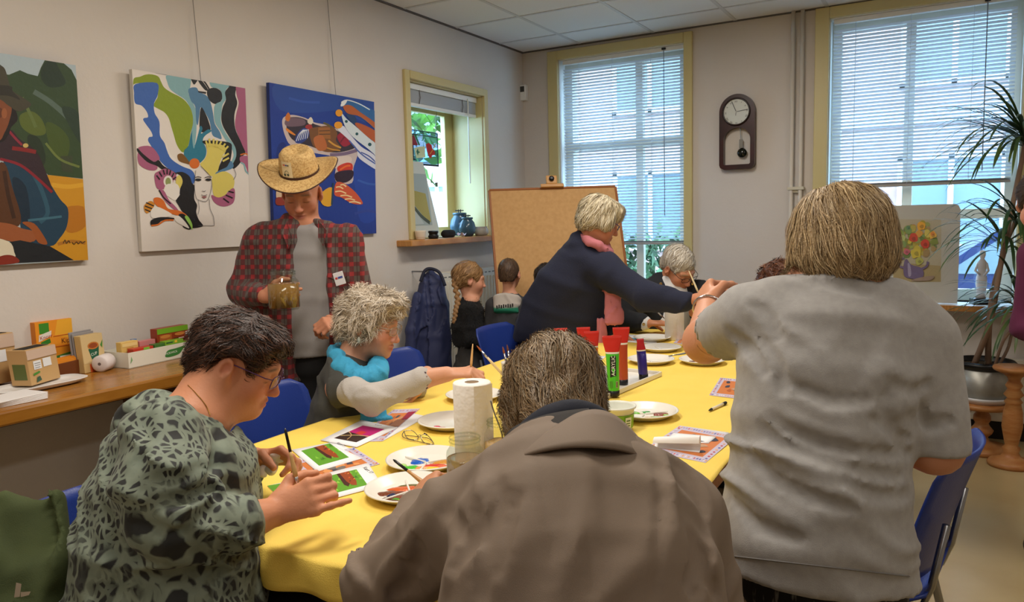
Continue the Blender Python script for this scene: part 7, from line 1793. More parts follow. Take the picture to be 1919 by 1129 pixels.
# ---- C: woman with the blue scarf
pc = person('person with curly grey hair and turquoise scarf reaching over the table', at(620, 800, 2.72))
hd = Head(at(694, 606, 2.70), RH * .94 - FH * .22 - UPW * .22, UPW + RH * .15, .98)
b = SDF(); hd.skin(b, age=1)
nb = at(655, 690, 2.70); b.cap(hd.L(0, -.03, -.05), nb, .050, .056, .03)
C_SH, C_EL, C_CU, C_WR = at(638, 728, 2.58), at(700, 748, 2.42), at(786, 712, 2.46), at(836, 702, 2.50)
hip = at(600, 900, 2.75); hip[2] = .52
b.ecap(nb - UPW * .03, at(645, 770, 2.72), .06, .06, .075, .08, RH, .03); b.ecap(at(645, 770, 2.72), hip, .075, .08, .085, .09, RH, .03)
b.cap(nb, C_SH, .05, .05, .03); b.chain([C_SH, C_EL, C_CU, C_WR], [.045, .040, .034, .026], .02)
cD = unit(RH * .95 + UPW * .08); cN = unit(-UPW * .9 + FH * .2)
hand(b, C_WR, cD, cN, True, .98, ((35, 55, 30), (45, 60, 35), (50, 62, 35), (55, 60, 35)), (.8, .1, .75))
C_LW = at(800, 700, 2.80); clD = unit(-RH * .35 - UPW * .75)
b.chain([at(665, 730, 2.85), at(745, 760, 2.95), C_LW], [.045, .04, .027], .02); hand(b, C_LW, clD, unit(-RH * .6 + UPW * .3), False, .95, ((20, 30, 20),) * 4)
kn = [V(hip[0] + .40, hip[1] + d_, .53) for d_ in (-.08, .10)]
for k_ in kn: b.chain([hip, k_, V(k_[0] + .02, k_[1], .08)], [.08, .055, .045], .03)
vq = multires(b, .013, [hd.box(.0036), arm_box(C_CU, C_WR, cD, .0036), hand_box(C_LW, clD, .0045)])
quads('body', vq, M_SKIN, pc, hd.colour(vq[0], (206, 150, 120), (176, 96, 88), (150, 130, 110), (204, 120, 100)))
c = SDF(); c.loft([(672, 622, 690, 2.70, .075), (705, 600, 706, 2.71, .105), (760, 584, 714, 2.72, .13), (840, 562, 722, 2.72, .145), (960, 540, 735, 2.72, .16)]); c.cap(at(640, 700, 2.66), C_SH + (C_EL - C_SH) * .12, .066, .064, .03)
c.half(V(0, 0, .50), -UPW); c.disp.append(folds(.006, np.array([unit(RH + UPW * .4) * 15, FH * 6, unit(UPW - RH * .3) * 4]), 14))
quads('waistcoat', polygonise(c, *c.bounds(), .010), cloth_mat('charcoal_wool', (64, 64, 60), .9, 300, .2), pc)
s = SDF(); s.chain([C_SH, C_EL, C_CU], [.053, .049, .041], .02); s.cap(at(665, 730, 2.85), at(745, 760, 2.95), .055, .05); s.cap(at(745, 760, 2.95), at(780, 725, 2.86), .05, .042)
s.disp.append(folds(.005, np.array([unit(RH * .4 + UPW) * 20, RH * 10, FH * 10]), 6))
quads('sleeves', polygonise(s, *s.bounds(), .009), cloth_mat('light_grey_knit', (178, 172, 166), .9, 260, .35), pc)
s = SDF()
loop = [at(*q) for q in ((630, 658, 2.76), (640, 684, 2.61), (668, 708, 2.555), (700, 706, 2.58), (708, 686, 2.68), (684, 664, 2.80), (640, 650, 2.82))]
s.chain(crom(loop, 3, False), np.full(len(crom(loop, 3)), .030), .02)
s.ecap(at(694, 716, 2.58), at(702, 790, 2.545), .045, .022, .05, .02, RH, .02); s.ecap(at(702, 790, 2.545), at(706, 900, 2.56), .05, .02, .045, .018, RH, .02)
s.disp.append(folds(.006, np.array([RH * 38, FH * 20, UPW * 7]), 3))
quads('scarf', polygonise(s, *s.bounds(), .008), cloth_mat('turquoise_scarf', (58, 156, 196), .8, 200, .25), pc)
t = SDF()
for k_ in kn: t.chain([hip, k_, V(k_[0] + .02, k_[1], .09)], [.11, .08, .065], .04)
t.half(V(0, 0, .06), -UPW); quads('trousers', polygonise(t, *t.bounds(), .018), MATS['dark_trousers'], pc); shoes(pc, kn, V(1, 0, 0))
h = SDF(); L = hd.L
h.ell(L(0, -.018, .034), V(.090, .112, .098) * .98, hd.M, .02); h.ell(L(0, -.075, -.03), V(.068, .046, .062), hd.M, .03); h.ell(L(0, .06, .085), V(.062, .055, .040), hd.M, .03)
for e in (-1, 1): h.ell(L(e * .070, -.004, -.01), V(.022, .045, .05), hd.M, .02)
h.ell(L(0, .118, -.038), V(.080, .078, .090), hd.M, .012, 's')
for e in (-1, 1): h.ell(L(e * .092, .012, -.040), V(.026, .030, .034), hd.M, .010, 's')
h.disp.append(lambda P: .008 * vnoise(hd.loc(P) * 52))
hair('curly_grey', h, .0065, hd, lambda q, G: np.stack([q[:, 0] * 3 + .6 * np.sin(q[:, 2] * 90), .5 * np.sin(q[:, 0] * 70) + q[:, 1] * 4, -.5 + .6 * np.sin(q[:, 1] * 80)], 1), pc, (186, 170, 148), 4200, .050, .0011, .012, .42, .010, [(194, 178, 156), (206, 192, 172), (172, 156, 134), (216, 206, 190)], 11)
hd.glasses(pc, (170, 150, 130), .023, .015)
mesh('earring', *xf(lathe([(0, -.012), (.005, -.006), (.006, .002), (.003, .010), (0, .012)], 12, cap=False), None, hd.L(.084, .003, -.052)), mat('green_stone', (196, 206, 198), rough=.2), pc, smooth=True)
aw = unit(C_WR - C_CU); R_ = frame(np.cross(aw, UPW), z=aw)
for i in range(16):
    a = 2 * math.pi * i / 16; mesh('bracelet_bead', *xf(lathe([(0, -.0055), (.0048, -.003), (.0055, 0), (.0048, .003), (0, .0055)], 8, cap=False), None, C_CU + aw * .012 + R_ @ V(.036 * math.cos(a), .034 * math.sin(a), 0)), mat('bead_%d' % (i % 2), ((70, 44, 50), (150, 130, 120))[i % 2], rough=.3), pc, smooth=True)
dC = depth_of(C_WR)
brush(at(880, 722, dC - .01), at(886, 645, dC + .03), 'slim brush held by the woman in the turquoise scarf', (206, 160, 100), (80, 50, 40), .0034)

# ---- D: standing man in the straw hat
pd = person('person in a straw hat and red checked shirt holding a jar', at(575, 700, 3.32))
hd = Head(at(566, 362, 3.30), -FH * .88 - UPW * .36 + RH * .04, UPW - FH * .3, 1.0)
b = SDF(); hd.skin(b, nose=1.15, age=1)
nb = at(570, 425, 3.34); b.cap(hd.L(0, -.03, -.05), nb, .055, .062, .03)
D_SR, D_ER, D_WR = at(486, 452, 3.32), at(455, 548, 3.30), at(496, 556, 3.08)
D_SL, D_EL, D_WL = at(650, 452, 3.32), at(678, 560, 3.34), at(646, 600, 3.14)
hip = at(578, 670, 3.34); hip[2] = .84
b.ecap(nb, at(572, 520, 3.34), .12, .07, .14, .10, RH, .04); b.ecap(at(572, 520, 3.34), hip, .14, .10, .14, .11, RH, .04)
b.chain([D_SR, D_ER, D_WR], [.05, .042, .028], .02); b.chain([D_SL, D_EL, D_WL], [.05, .042, .028], .02)
jar_c = at(533, 572, 2.98)
dD = unit(RH * .75 - FH * .45 + UPW * .12); hand(b, D_WR, dD, unit(RH * .1 - FH * .0 + UPW * .0 - FH * .5 + RH * .5) * 0 + unit(FH * .55 + RH * .5), True, 1.0, ((25, 40, 25), (28, 42, 28), (32, 45, 28), (36, 46, 28)), (.5, .5, .3), .12)
dL = unit(-RH * .75 - FH * .5 - UPW * .1); hand(b, D_WL, dL, unit(-UPW * .5 + FH * .5), False, 1.0, ((45, 60, 35),) * 4)
legs = [V(hip[0] - .09, hip[1] - .05, .10), V(hip[0] + .09, hip[1] + .05, .10)]
for p in legs: b.chain([hip, V((hip[0] + p[0]) / 2, (hip[1] + p[1]) / 2, .46), p], [.085, .06, .045], .03)
vq = multires(b, .013, [hd.box(.0036), hand_box(D_WR, dD, .0035), hand_box(D_WL, dL, .0035)])
quads('body', vq, M_SKIN, pd, hd.colour(vq[0], (196, 134, 104), (150, 84, 76), (120, 100, 84)))
rowsD = [(418, 528, 616, 3.33, .07), (436, 486, 652, 3.33, .095), (480, 472, 664, 3.33, .12), (560, 474, 664, 3.33, .13), (640, 480, 662, 3.33, .135), (715, 490, 660, 3.33, .14)]
c = SDF(); c.loft(rowsD, grow=.012); c.chain([at(510, 448, 3.32), D_SR, D_ER, D_WR + (D_ER - D_WR) * .15], [.065, .068, .060, .046], .03); c.chain([at(630, 448, 3.32), D_SL, D_EL, D_WL + (D_EL - D_WL) * .15], [.065, .068, .060, .046], .03)
op = SDF()
for (u0, v0, w0), (u1, v1, w1) in (((570, 400, .05), (576, 470, .075)), ((576, 470, .075), (583, 640, .080)), ((583, 640, .080), (588, 740, .095))):
    c.ecap(at(u0, v0, 3.19), at(u1, v1, 3.19), w0, .085, w1, .085, RH, .008, 's')
c.half(V(0, 0, hip[2] - .10), -UPW); c.disp.append(folds(.006, np.array([unit(RH + UPW * .2) * 16, FH * 8, unit(UPW - RH * .2) * 5]), 17))
def plaid():
    m = mat('red_check', (120, 50, 46), rough=.85, sheen=.1); N = m.node_tree.nodes; L_ = m.node_tree.links; bs = N['Principled BSDF']
    tc = N.new('ShaderNodeTexCoord'); rt = N.new('ShaderNodeMapping'); rt.inputs['Rotation'].default_value = (0, 0, -math.atan2(RH[1], RH[0])); L_.new(tc.outputs['Object'], rt.inputs['Vector'])
    sp = N.new('ShaderNodeSeparateXYZ'); L_.new(rt.outputs[0], sp.inputs[0])
    def band(sock, per, duty, off=0.0):
        a = N.new('ShaderNodeMath'); a.operation = 'MULTIPLY_ADD'; a.inputs[1].default_value = 1 / per; a.inputs[2].default_value = off + 50; L_.new(sock, a.inputs[0])
        f_ = N.new('ShaderNodeMath'); f_.operation = 'FRACT'; L_.new(a.outputs[0], f_.inputs[0])
        g_ = N.new('ShaderNodeMath'); g_.operation = 'LESS_THAN'; g_.inputs[1].default_value = duty; L_.new(f_.outputs[0], g_.inputs[0]); return g_.outputs[0]
    bx_, bz_ = band(sp.outputs[0], .042, .42), band(sp.outputs[2], .042, .42)
    su = N.new('ShaderNodeMath'); su.operation = 'ADD'; L_.new(bx_, su.inputs[0]); L_.new(bz_, su.inputs[1])
    hv = N.new('ShaderNodeMath'); hv.operation = 'MULTIPLY'; hv.inputs[1].default_value = .5; L_.new(su.outputs[0], hv.inputs[0])
    cr = N.new('ShaderNodeValToRGB'); cr.color_ramp.interpolation = 'CONSTANT'
    cr.color_ramp.elements[0].position = 0; cr.color_ramp.elements[0].color = (*lin((84, 74, 68)), 1)
    cr.color_ramp.elements[1].position = .4; cr.color_ramp.elements[1].color = (*lin((88, 40, 40)), 1)
    e = cr.color_ramp.elements.new(.9); e.color = (*lin((140, 38, 40)), 1)
    L_.new(hv.outputs[0], cr.inputs[0])
    th = band(sp.outputs[0], .042, .06, .3)
    mx = N.new('ShaderNodeMix'); mx.data_type = 'RGBA'; L_.new(th, mx.inputs[0]); L_.new(cr.outputs[0], mx.inputs[6]); mx.inputs[7].default_value = (*lin((50, 32, 32)), 1)
    L_.new(mx.outputs[2], bs.inputs['Base Color']); return m
quads('checked_shirt', polygonise(c, *c.bounds(), .0095), plaid(), pd)
for sgn, uvs in ((1, [(596, 412), (612, 432), (606, 462), (596, 446)]), (-1, [(538, 414), (528, 436), (540, 466), (548, 446)])):
    q = [at(u, v, 3.17 + .03 * (i == 0)) for i, (u, v) in enumerate(uvs)]; fixn(mesh('shirt_collar', *slab(q, -FH, -.006), plaid(), pd))
for uvs in ([(615, 505), (650, 498), (650, 518), (632, 526), (615, 520)], [(505, 510), (540, 506), (540, 524), (522, 532), (505, 526)]):
    pk = on_cloth(c, uvs, .003)
    if len(pk) == 5: mesh('pocket_flap', np.array(pk), [tuple(range(5))], plaid(), pd)
s = SDF(); s.loft(rowsD, grow=-.008); s.half(V(0, 0, hip[2] - .0), -UPW); s.disp.append(folds(.004, np.array([RH * 9, FH * 6, UPW * 8]), 5))
quads('t_shirt', polygonise(s, *s.bounds(), .011), cloth_mat('grey_tshirt', (142, 138, 136), .9, 400, .15), pd)
t = SDF(); t.ecap(hip + UPW * .05, hip - UPW * .06, .15, .12, .155, .125, RH, .03)
for p in legs: t.chain([hip, V((hip[0] + p[0]) / 2, (hip[1] + p[1]) / 2, .46), p], [.10, .082, .068], .03)
t.half(V(0, 0, .05), -UPW); quads('trousers', polygonise(t, *t.bounds(), .016), MATS['black_trousers'], pd); shoes(pd, legs, -FH)
bp = hit(c, 637, 522)
if bp is not None:
    sx_, uy_ = unit(RH * .9 + UPW * .25), unit(UPW - RH * .25); Rb = np.array([sx_, uy_, np.cross(sx_, uy_)]).T
    bg_ = mesh('name_badge', *xf(rbox(-.022, .022, -.028, .028, -.0015, .0015, .001, 1), Rb, bp - FH * .012), mat('badge_white', (226, 226, 230), rough=.3), pd)
    print_on('badge_print', bg_, bp - FH * .0140 - sx_ * .018 - uy_ * .006, sx_, uy_, [((196, 60, 60), rect(.002, .006, .012, .014)), ((60, 80, 160), rect(.014, .006, .034, .014))], .001)
# hat
hh_ = Head(hd.c + hd.U * .030 - hd.F * .012, -FH * .86 - UPW * .46 + RH * .05, UPW - FH * .4, .97); Lh = lambda x, y, z: hh_.L(x, y, z)
def brim(a, r_):
    th = 2 * math.pi * a; rr_ = .082 + (.172 - .082) * r_; x, y = rr_ * math.cos(th), rr_ * 1.06 * math.sin(th)
    z_ = .062 + .042 * r_ ** 1.6 * abs(math.cos(th)) ** 2 - .016 * r_ * abs(math.sin(th))
    return Lh(x, y - .01, z_)
def crown(a, t_):
    th = 2 * math.pi * a; prf = [(.084, .058), (.0835, .085), (.080, .12), (.074, .15), (.060, .166), (.036, .160), (.012, .148), (0, .146)]
    k = t_ * 7; i = min(int(k), 6); w = k - i; r_ = prf[i][0] * (1 - w) + prf[i + 1][0] * w; z_ = prf[i][1] * (1 - w) + prf[i + 1][1] * w
    pinch = 1 - .22 * math.exp(-((th - math.pi / 2 + .0) / .35) ** 2) * max(t_ - .25, 0) * 1.4
    return Lh(r_ * math.cos(th), r_ * 1.1 * pinch * math.sin(th) - .01, z_)
ht = empty('straw_hat', Lh(0, 0, .06), 'natural straw hat with a dark band, worn by the man with the jar', 'hat')
M_STRAW = mat('straw', (216, 182, 122), rough=.7, bump=(220, .7, 2), var=(120, (182, 142, 84), .4, .65, 3))
o = mesh('brim', *grid_surface(brim, 56, 8), M_STRAW, ht, smooth=True); md = o.modifiers.new('t', 'SOLIDIFY'); md.thickness = .003
mesh('crown', *grid_surface(crown, 48, 21), M_STRAW, ht, smooth=True)
MBN = mat('hat_band', (66, 40, 32), rough=.6)
mesh('brim_edge', *tube([brim(i / 56, 1.0) for i in range(57)], .0030, 6), MBN, ht, smooth=True)
mesh('hat_band', *grid_surface(lambda a, t_: Lh(.0865 * math.cos(2 * math.pi * a), .0865 * 1.1 * math.sin(2 * math.pi * a) - .01, .064 + .012 * t_), 48, 1), MBN, ht, smooth=True)
th = math.pi / 2 - .42
def tg_(a, t_): w = th + (a - .5) * .62; r_ = .0862 - .006 * t_; return Lh(r_ * math.cos(w), r_ * 1.1 * math.sin(w) - .01, .070 + .075 * t_)
tgo = mesh('card_tag', *grid_surface(tg_, 6, 3), mat('tag_card', (232, 214, 172), rough=.5), ht, smooth=True)
p0, p1, p2 = tg_(0, 0), tg_(1, 0), tg_(0, 1); nn_ = unit(np.cross(p1 - p0, p2 - p0)); ux_, uy_ = (p1 - p0, p2 - p0) if np.dot(nn_, CAM - p0) > 0 else (p0 - p1, p2 - p0); og = p0 if np.dot(nn_, CAM - p0) > 0 else p1
print_on('tag_print', tgo, og + .0, ux_, uy_, [((196, 90, 60), rect(.22, .78, .42, .86)), ((70, 80, 150), rect(.44, .78, .62, .86)), ((90, 90, 70), rect(.64, .78, .8, .86)), ((70, 80, 70), stroke([(.30, .30), (.42, .46), (.6, .48), (.74, .36)], .03)), ((60, 76, 66), disc(.36, .24, .11, .07)), ((60, 76, 66), disc(.66, .26, .11, .07))], .0075)
water_jar(jar_c - V(0, 0, .02), .060, .155, .105, (160, 116, 58), 'glass jar of murky brown water in the hand of the man in the straw hat', 'murky_water')

# ---- E: woman in navy leaning over the table
pe_ = person('person in a navy jumper with white hair leaning across the table', at(1030, 650, 4.25))
hd = Head(at(1124, 412, 4.02), RH * .88 + FH * .05 - UPW * .40, UPW + RH * .3, 1.0)
b = SDF(); hd.skin(b); nb = at(1100, 458, 4.08); b.cap(hd.L(0, -.03, -.05), nb, .052, .058, .03)
E_SH, E_EL, E_CU, E_WR = at(1132, 506, 3.98), at(1205, 556, 3.82), at(1280, 566, 3.70), at(1296, 562, 3.68)
hip = at(1020, 650, 4.30); hip[2] = .80
b.ecap(nb, at(1075, 540, 4.12), .10, .09, .13, .11, RH, .04); b.ecap(at(1075, 540, 4.12), hip, .13, .11, .15, .13, RH, .04)
b.cap(nb, E_SH, .05, .05, .04); b.chain([E_SH, E_EL, E_CU, E_WR], [.05, .042, .032, .027], .02)
eD = unit(RH * .95 + UPW * .22 - FH * .15); hand(b, E_WR, eD, unit(-UPW * .8 + FH * .5), True, .98, ((20, 35, 25), (25, 40, 25), (30, 42, 28), (35, 44, 28)), (.8, .1, .6))
legs = [V(hip[0] - .02, hip[1] - .10, .10), V(hip[0] - .04, hip[1] + .10, .10)]
for p in legs: b.chain([hip, V(hip[0] - .01, p[1], .46), p], [.09, .06, .045], .03)
b.chain([at(1085, 495, 4.22), at(1110, 590, 4.20), at(1150, 628, 4.05)], [.05, .042, .028], .03); hand(b, at(1150, 628, 4.05), unit(RH * .9 - UPW * .2), -UPW, False, .95, ((15, 20, 15),) * 4)
vq = multires(b, .014, [hd.box(.005), hand_box(E_WR, eD, .004)])
quads('body', vq, M_SKIN, pe_, hd.colour(vq[0], (196, 132, 100)))
c = SDF(); c.loft([(444, 1066, 1112, 4.09, .075), (462, 1052, 1132, 4.08, .10), (485, 1040, 1146, 4.08, .12), (530, 1006, 1156, 4.11, .15), (580, 978, 1150, 4.16, .16), (625, 962, 1142, 4.2, .165), (668, 955, 1136, 4.25, .165)])
c.chain([at(1110, 495, 4.02), E_SH, E_EL, E_CU], [.085, .085, .068, .055], .04); c.chain([at(1085, 495, 4.22), at(1110, 590, 4.20), at(1145, 622, 4.07)], [.08, .065, .05], .04)
c.half(V(0, 0, .74), -UPW); c.disp.append(folds(.008, np.array([unit(RH - UPW * .6) * 9, FH * 5, unit(UPW + RH * .6) * 3.5]), 8))
quads('jumper', polygonise(c, *c.bounds(), .011), cloth_mat('navy_fleece', (30, 34, 54), .95, 180, .3, None, .03), pe_)
s = SDF(); lp = [at(*q) for q in ((1086, 436, 4.10), (1098, 450, 3.98), (1122, 462, 3.95), (1138, 470, 4.0), (1132, 455, 4.12))]
s.chain(crom(lp, 3), np.full(len(crom(lp, 3)), .019), .02); s.ecap(at(1140, 470, 3.99), at(1148, 545, 3.96), .03, .02, .045, .022, RH, .03); s.ecap(at(1148, 545, 3.96), at(1150, 606, 3.95), .045, .022, .055, .022, RH, .02); s.ecap(at(1128, 600, 4.0), at(1126, 655, 4.0), .03, .018, .025, .018, RH, .02)
s.disp.append(folds(.006, np.array([RH * 40, FH * 20, UPW * 6]), 2))
quads('scarf', polygonise(s, *s.bounds(), .009), cloth_mat('pink_scarf', (186, 112, 120), .9, 200, .25), pe_)
t = SDF(); t.ecap(hip + UPW * .04, hip - UPW * .06, .16, .14, .165, .14, RH, .03)
for p in legs: t.chain([hip, V(hip[0] - .01, p[1], .46), p], [.11, .085, .07], .04)
t.half(V(0, 0, .05), -UPW); quads('trousers', polygonise(t, *t.bounds(), .018), MATS['black_trousers'], pe_); shoes(pe_, legs, V(1, 0, 0))
h = SDF(); L = hd.L
h.ell(L(0, -.018, .034), V(.090, .112, .096), hd.M, .02); h.ell(L(0, -.060, -.03), V(.082, .062, .062), hd.M, .03); h.ell(L(0, .062, .070), V(.066, .052, .045), hd.M, .03)
for e in (-1, 1): h.ell(L(e * .068, .02, -.005), V(.026, .050, .045), hd.M, .02)
h.ell(L(0, .128, -.045), V(.075, .080, .085), hd.M, .012, 's'); h.disp.append(lambda P: .004 * vnoise(hd.loc(P) * V(60, 60, 24)))
hair('white_bob', h, .0075, hd, lambda q, G: np.stack([q[:, 0] * 5, q[:, 1] * 4, -.7 + 0 * q[:, 0]], 1), pe_, (196, 182, 150), 1500, .075, .0020, .006, .18, .004, [(206, 194, 164), (222, 212, 188), (176, 160, 128), (150, 136, 110)], 21)
hd.glasses(pe_, (60, 70, 120), .023, .014, lens=False)

# ---- F: man in the black blazer
pf = person('person in a black blazer with glasses at the far end of the table', at(1260, 640, 4.55))
hd = Head(at(1272, 502, 4.42), RH * .42 - FH * .62 - UPW * .55, UPW - FH * .2, 1.02)
b = SDF(); hd.skin(b, jaw=1.1, age=1); nb = at(1252, 552, 4.50); b.cap(hd.L(0, -.03, -.05), nb, .058, .066, .03)
F_SR, F_ER, F_WR = at(1202, 548, 4.50), at(1160, 600, 4.36), at(1212, 606, 4.24)
F_SL, F_EL, F_WL = at(1308, 546, 4.48), at(1338, 600, 4.38), at(1300, 586, 4.24)
hip = V(-1.42, 4.72, .52)
b.ecap(nb, at(1252, 620, 4.55), .12, .09, .14, .11, RH, .04); b.ecap(at(1252, 620, 4.55), hip, .14, .11, .15, .13, RH, .04)
b.chain([F_SR, F_ER, F_WR], [.05, .042, .030], .02); b.chain([F_SL, F_EL, F_WL], [.05, .042, .028], .02)
fD = unit(RH * .95 - FH * .1); hand(b, F_WR, fD, unit(-UPW + FH * .1), True, 1.0, ((12, 20, 15),) * 4); fL = unit(-RH * .2 + UPW * .6 - FH * .3); hand(b, F_WL, fL, unit(-RH * .8), False, 1.0, GRIP)
kn = [V(hip[0] + d_, hip[1] - .38, .53) for d_ in (-.10, .10)]
for k_ in kn: b.chain([hip, k_, V(k_[0], k_[1], .08)], [.08, .055, .045], .03)
vq = multires(b, .014, [hd.box(.005), hand_box(F_WR, fD, .0045), hand_box(F_WL, fL, .0045)])
quads('body', vq, M_SKIN, pf, hd.colour(vq[0], (200, 138, 104), (164, 90, 78), (170, 150, 130)))
c = SDF(); c.loft([(520, 1222, 1290, 4.52, .08), (538, 1196, 1312, 4.52, .11), (580, 1184, 1322, 4.53, .135), (660, 1182, 1322, 4.55, .14)]); c.chain([F_SR, F_ER, F_WR + (F_ER - F_WR) * .2], [.072, .066, .052], .03); c.chain([F_SL, F_EL, F_WL + (F_EL - F_WL) * .25], [.072, .066, .050], .03)
c.ecap(at(1262, 510, 4.38), at(1268, 600, 4.36), .05, .08, .03, .06, RH, .01, 's'); c.half(V(0, 0, .50), -UPW); c.disp.append(folds(.005, np.array([RH * 10, FH * 6, UPW * 8]), 6))
quads('blazer', polygonise(c, *c.bounds(), .011), cloth_mat('black_blazer', (26, 28, 34), .85), pf)
for u, v in ((1206, 608), (1238, 532), (1298, 532)):
    p = hit(c, u, v)
    if p is not None: mesh('button', *xf(lathe([(0, 0), (.009, 0), (.009, .003), (0, .004)], 12, cap=False), frame(RH, UPW), p - FH * .002), mat('brass', (206, 180, 120), rough=.25, metal=1.0), pf)
s = SDF(); s.loft([(522, 1238, 1286, 4.47, .07), (600, 1228, 1300, 4.47, .11), (650, 1225, 1302, 4.48, .12)]); s.cap(F_WR + (F_ER - F_WR) * .25, F_WR + (F_ER - F_WR) * .10, .046, .044)
s.half(V(0, 0, .5), -UPW); quads('white_shirt', polygonise(s, *s.bounds(), .011), cloth_mat('white_shirt', (226, 226, 226), .8), pf)
s = SDF(); s.loft([(562, 1282, 1300, 4.40, .05), (620, 1270, 1304, 4.40, .06)]); quads('grey_waistcoat', polygonise(s, *s.bounds(), .012), cloth_mat('grey_vest', (130, 126, 116)), pf)
t = SDF()
for k_ in kn: t.chain([hip, k_, V(k_[0], k_[1], .09)], [.11, .08, .065], .04)
t.half(V(0, 0, .06), -UPW); quads('trousers', polygonise(t, *t.bounds(), .020), MATS['dark_trousers'], pf); shoes(pf, kn, V(0, -1, 0))
h = SDF(); L = hd.L
h.ell(L(0, -.022, .036), V(.084, .106, .094), hd.M, .02); h.ell(L(0, -.080, -.025), V(.062, .034, .050), hd.M, .03); h.ell(L(0, .125, -.032), V(.085, .085, .088), hd.M, .012, 's')
for e in (-1, 1): h.ell(L(e * .09, .012, -.035), V(.036, .045, .055), hd.M, .010, 's')
h.disp.append(lambda P: .003 * vnoise(hd.loc(P) * V(60, 40, 40)))
hair('white_short', h, .0075, hd, lambda q, G: np.stack([.8 + 0 * q[:, 0], .3 + q[:, 1] * 2, -.4 + 0 * q[:, 0]], 1), pf, (196, 186, 170), 1000, .05, .0020, .005, .2, .003, [(206, 198, 184), (222, 216, 204), (176, 164, 146)], 23)
hd.glasses(pf, (30, 34, 44), .024, .0145)
brush(at(1316, 566, 4.20), at(1291, 508, 4.26), 'pale brush in the raised hand of the man in the blazer', (226, 206, 160), (100, 60, 40), .0045)
brush(at(1246, 598, 4.16), at(1222, 576, 4.22), 'yellow brush in the lower hand of the man in the blazer', (206, 166, 90), (90, 60, 40), .0042)

# ---- G: woman with auburn hair, mostly hidden
pg = person('person with curly auburn hair seated beyond the grey shirt, only the hair showing', at(1470, 640, 3.75))
hd = Head(at(1460, 540, 3.72), -RH * .75 - FH * .1 - UPW * .5, UPW, .98)
b = SDF(); hd.skin(b); nb = at(1478, 598, 3.75); b.cap(hd.L(0, -.03, -.05), nb, .05, .056, .03)
hip = V(nb[0] + .10, nb[1], .52); b.ecap(nb, nb - UPW * .2, .10, .08, .13, .10, FH, .04); b.ecap(nb - UPW * .2, hip, .13, .10, .14, .12, FH, .04)
kn = [V(hip[0] - .36, hip[1] + d_, .53) for d_ in (-.09, .09)]
for k_ in kn: b.chain([hip, k_, V(k_[0], k_[1], .08)], [.08, .055, .045], .03)
for e in (-1, 1): b.chain([nb + FH * .17 * e - UPW * .05, nb + FH * .2 * e - UPW * .22 - RH * .1, nb + FH * .12 * e - UPW * .2 - RH * .28], [.05, .04, .028], .03); hand(b, nb + FH * .12 * e - UPW * .2 - RH * .28, -RH, -UPW, e < 0, .95, ((20, 25, 20),) * 4)
vq = multires(b, .016, [hd.box(.006)]); quads('body', vq, M_SKIN, pg, hd.colour(vq[0], SK))
c = SDF(); c.ecap(nb - UPW * .04, nb - UPW * .2, .16, .11, .19, .14, FH, .04); c.ecap(nb - UPW * .2, hip, .19, .14, .19, .16, FH, .04)
for e in (-1, 1): c.chain([nb + FH * .17 * e - UPW * .05, nb + FH * .2 * e - UPW * .22 - RH * .1, nb + FH * .13 * e - UPW * .2 - RH * .24], [.07, .06, .045], .03)
quads('cardigan', polygonise(c, *c.bounds(), .016), cloth_mat('plum_cardigan', (84, 50, 60), .9), pg)
t = SDF()
for k_ in kn: t.chain([hip, k_, V(k_[0], k_[1], .09)], [.11, .08, .065], .04)
t.half(V(0, 0, .06), -UPW); quads('trousers', polygonise(t, *t.bounds(), .020), MATS['dark_trousers'], pg); shoes(pg, kn, V(-1, 0, 0))
h = SDF(); L = hd.L; h.ell(L(0, -.018, .034), V(.094, .115, .098), hd.M, .02); h.ell(L(0, -.07, -.03), V(.07, .05, .06), hd.M, .03); h.ell(L(0, .12, -.04), V(.08, .08, .09), hd.M, .012, 's'); h.disp.append(lambda P: .008 * vnoise(hd.loc(P) * 50))
hair('auburn', h, .0075, hd, lambda q, G: np.stack([q[:, 0] * 3 + .5 * np.sin(q[:, 2] * 90), q[:, 1] * 3, -.5 + .5 * np.sin(q[:, 1] * 80)], 1), pg, (84, 46, 26), 1200, .05, .002, .012, .5, .008, [(92, 50, 28), (70, 38, 24), (116, 68, 38)], 27)

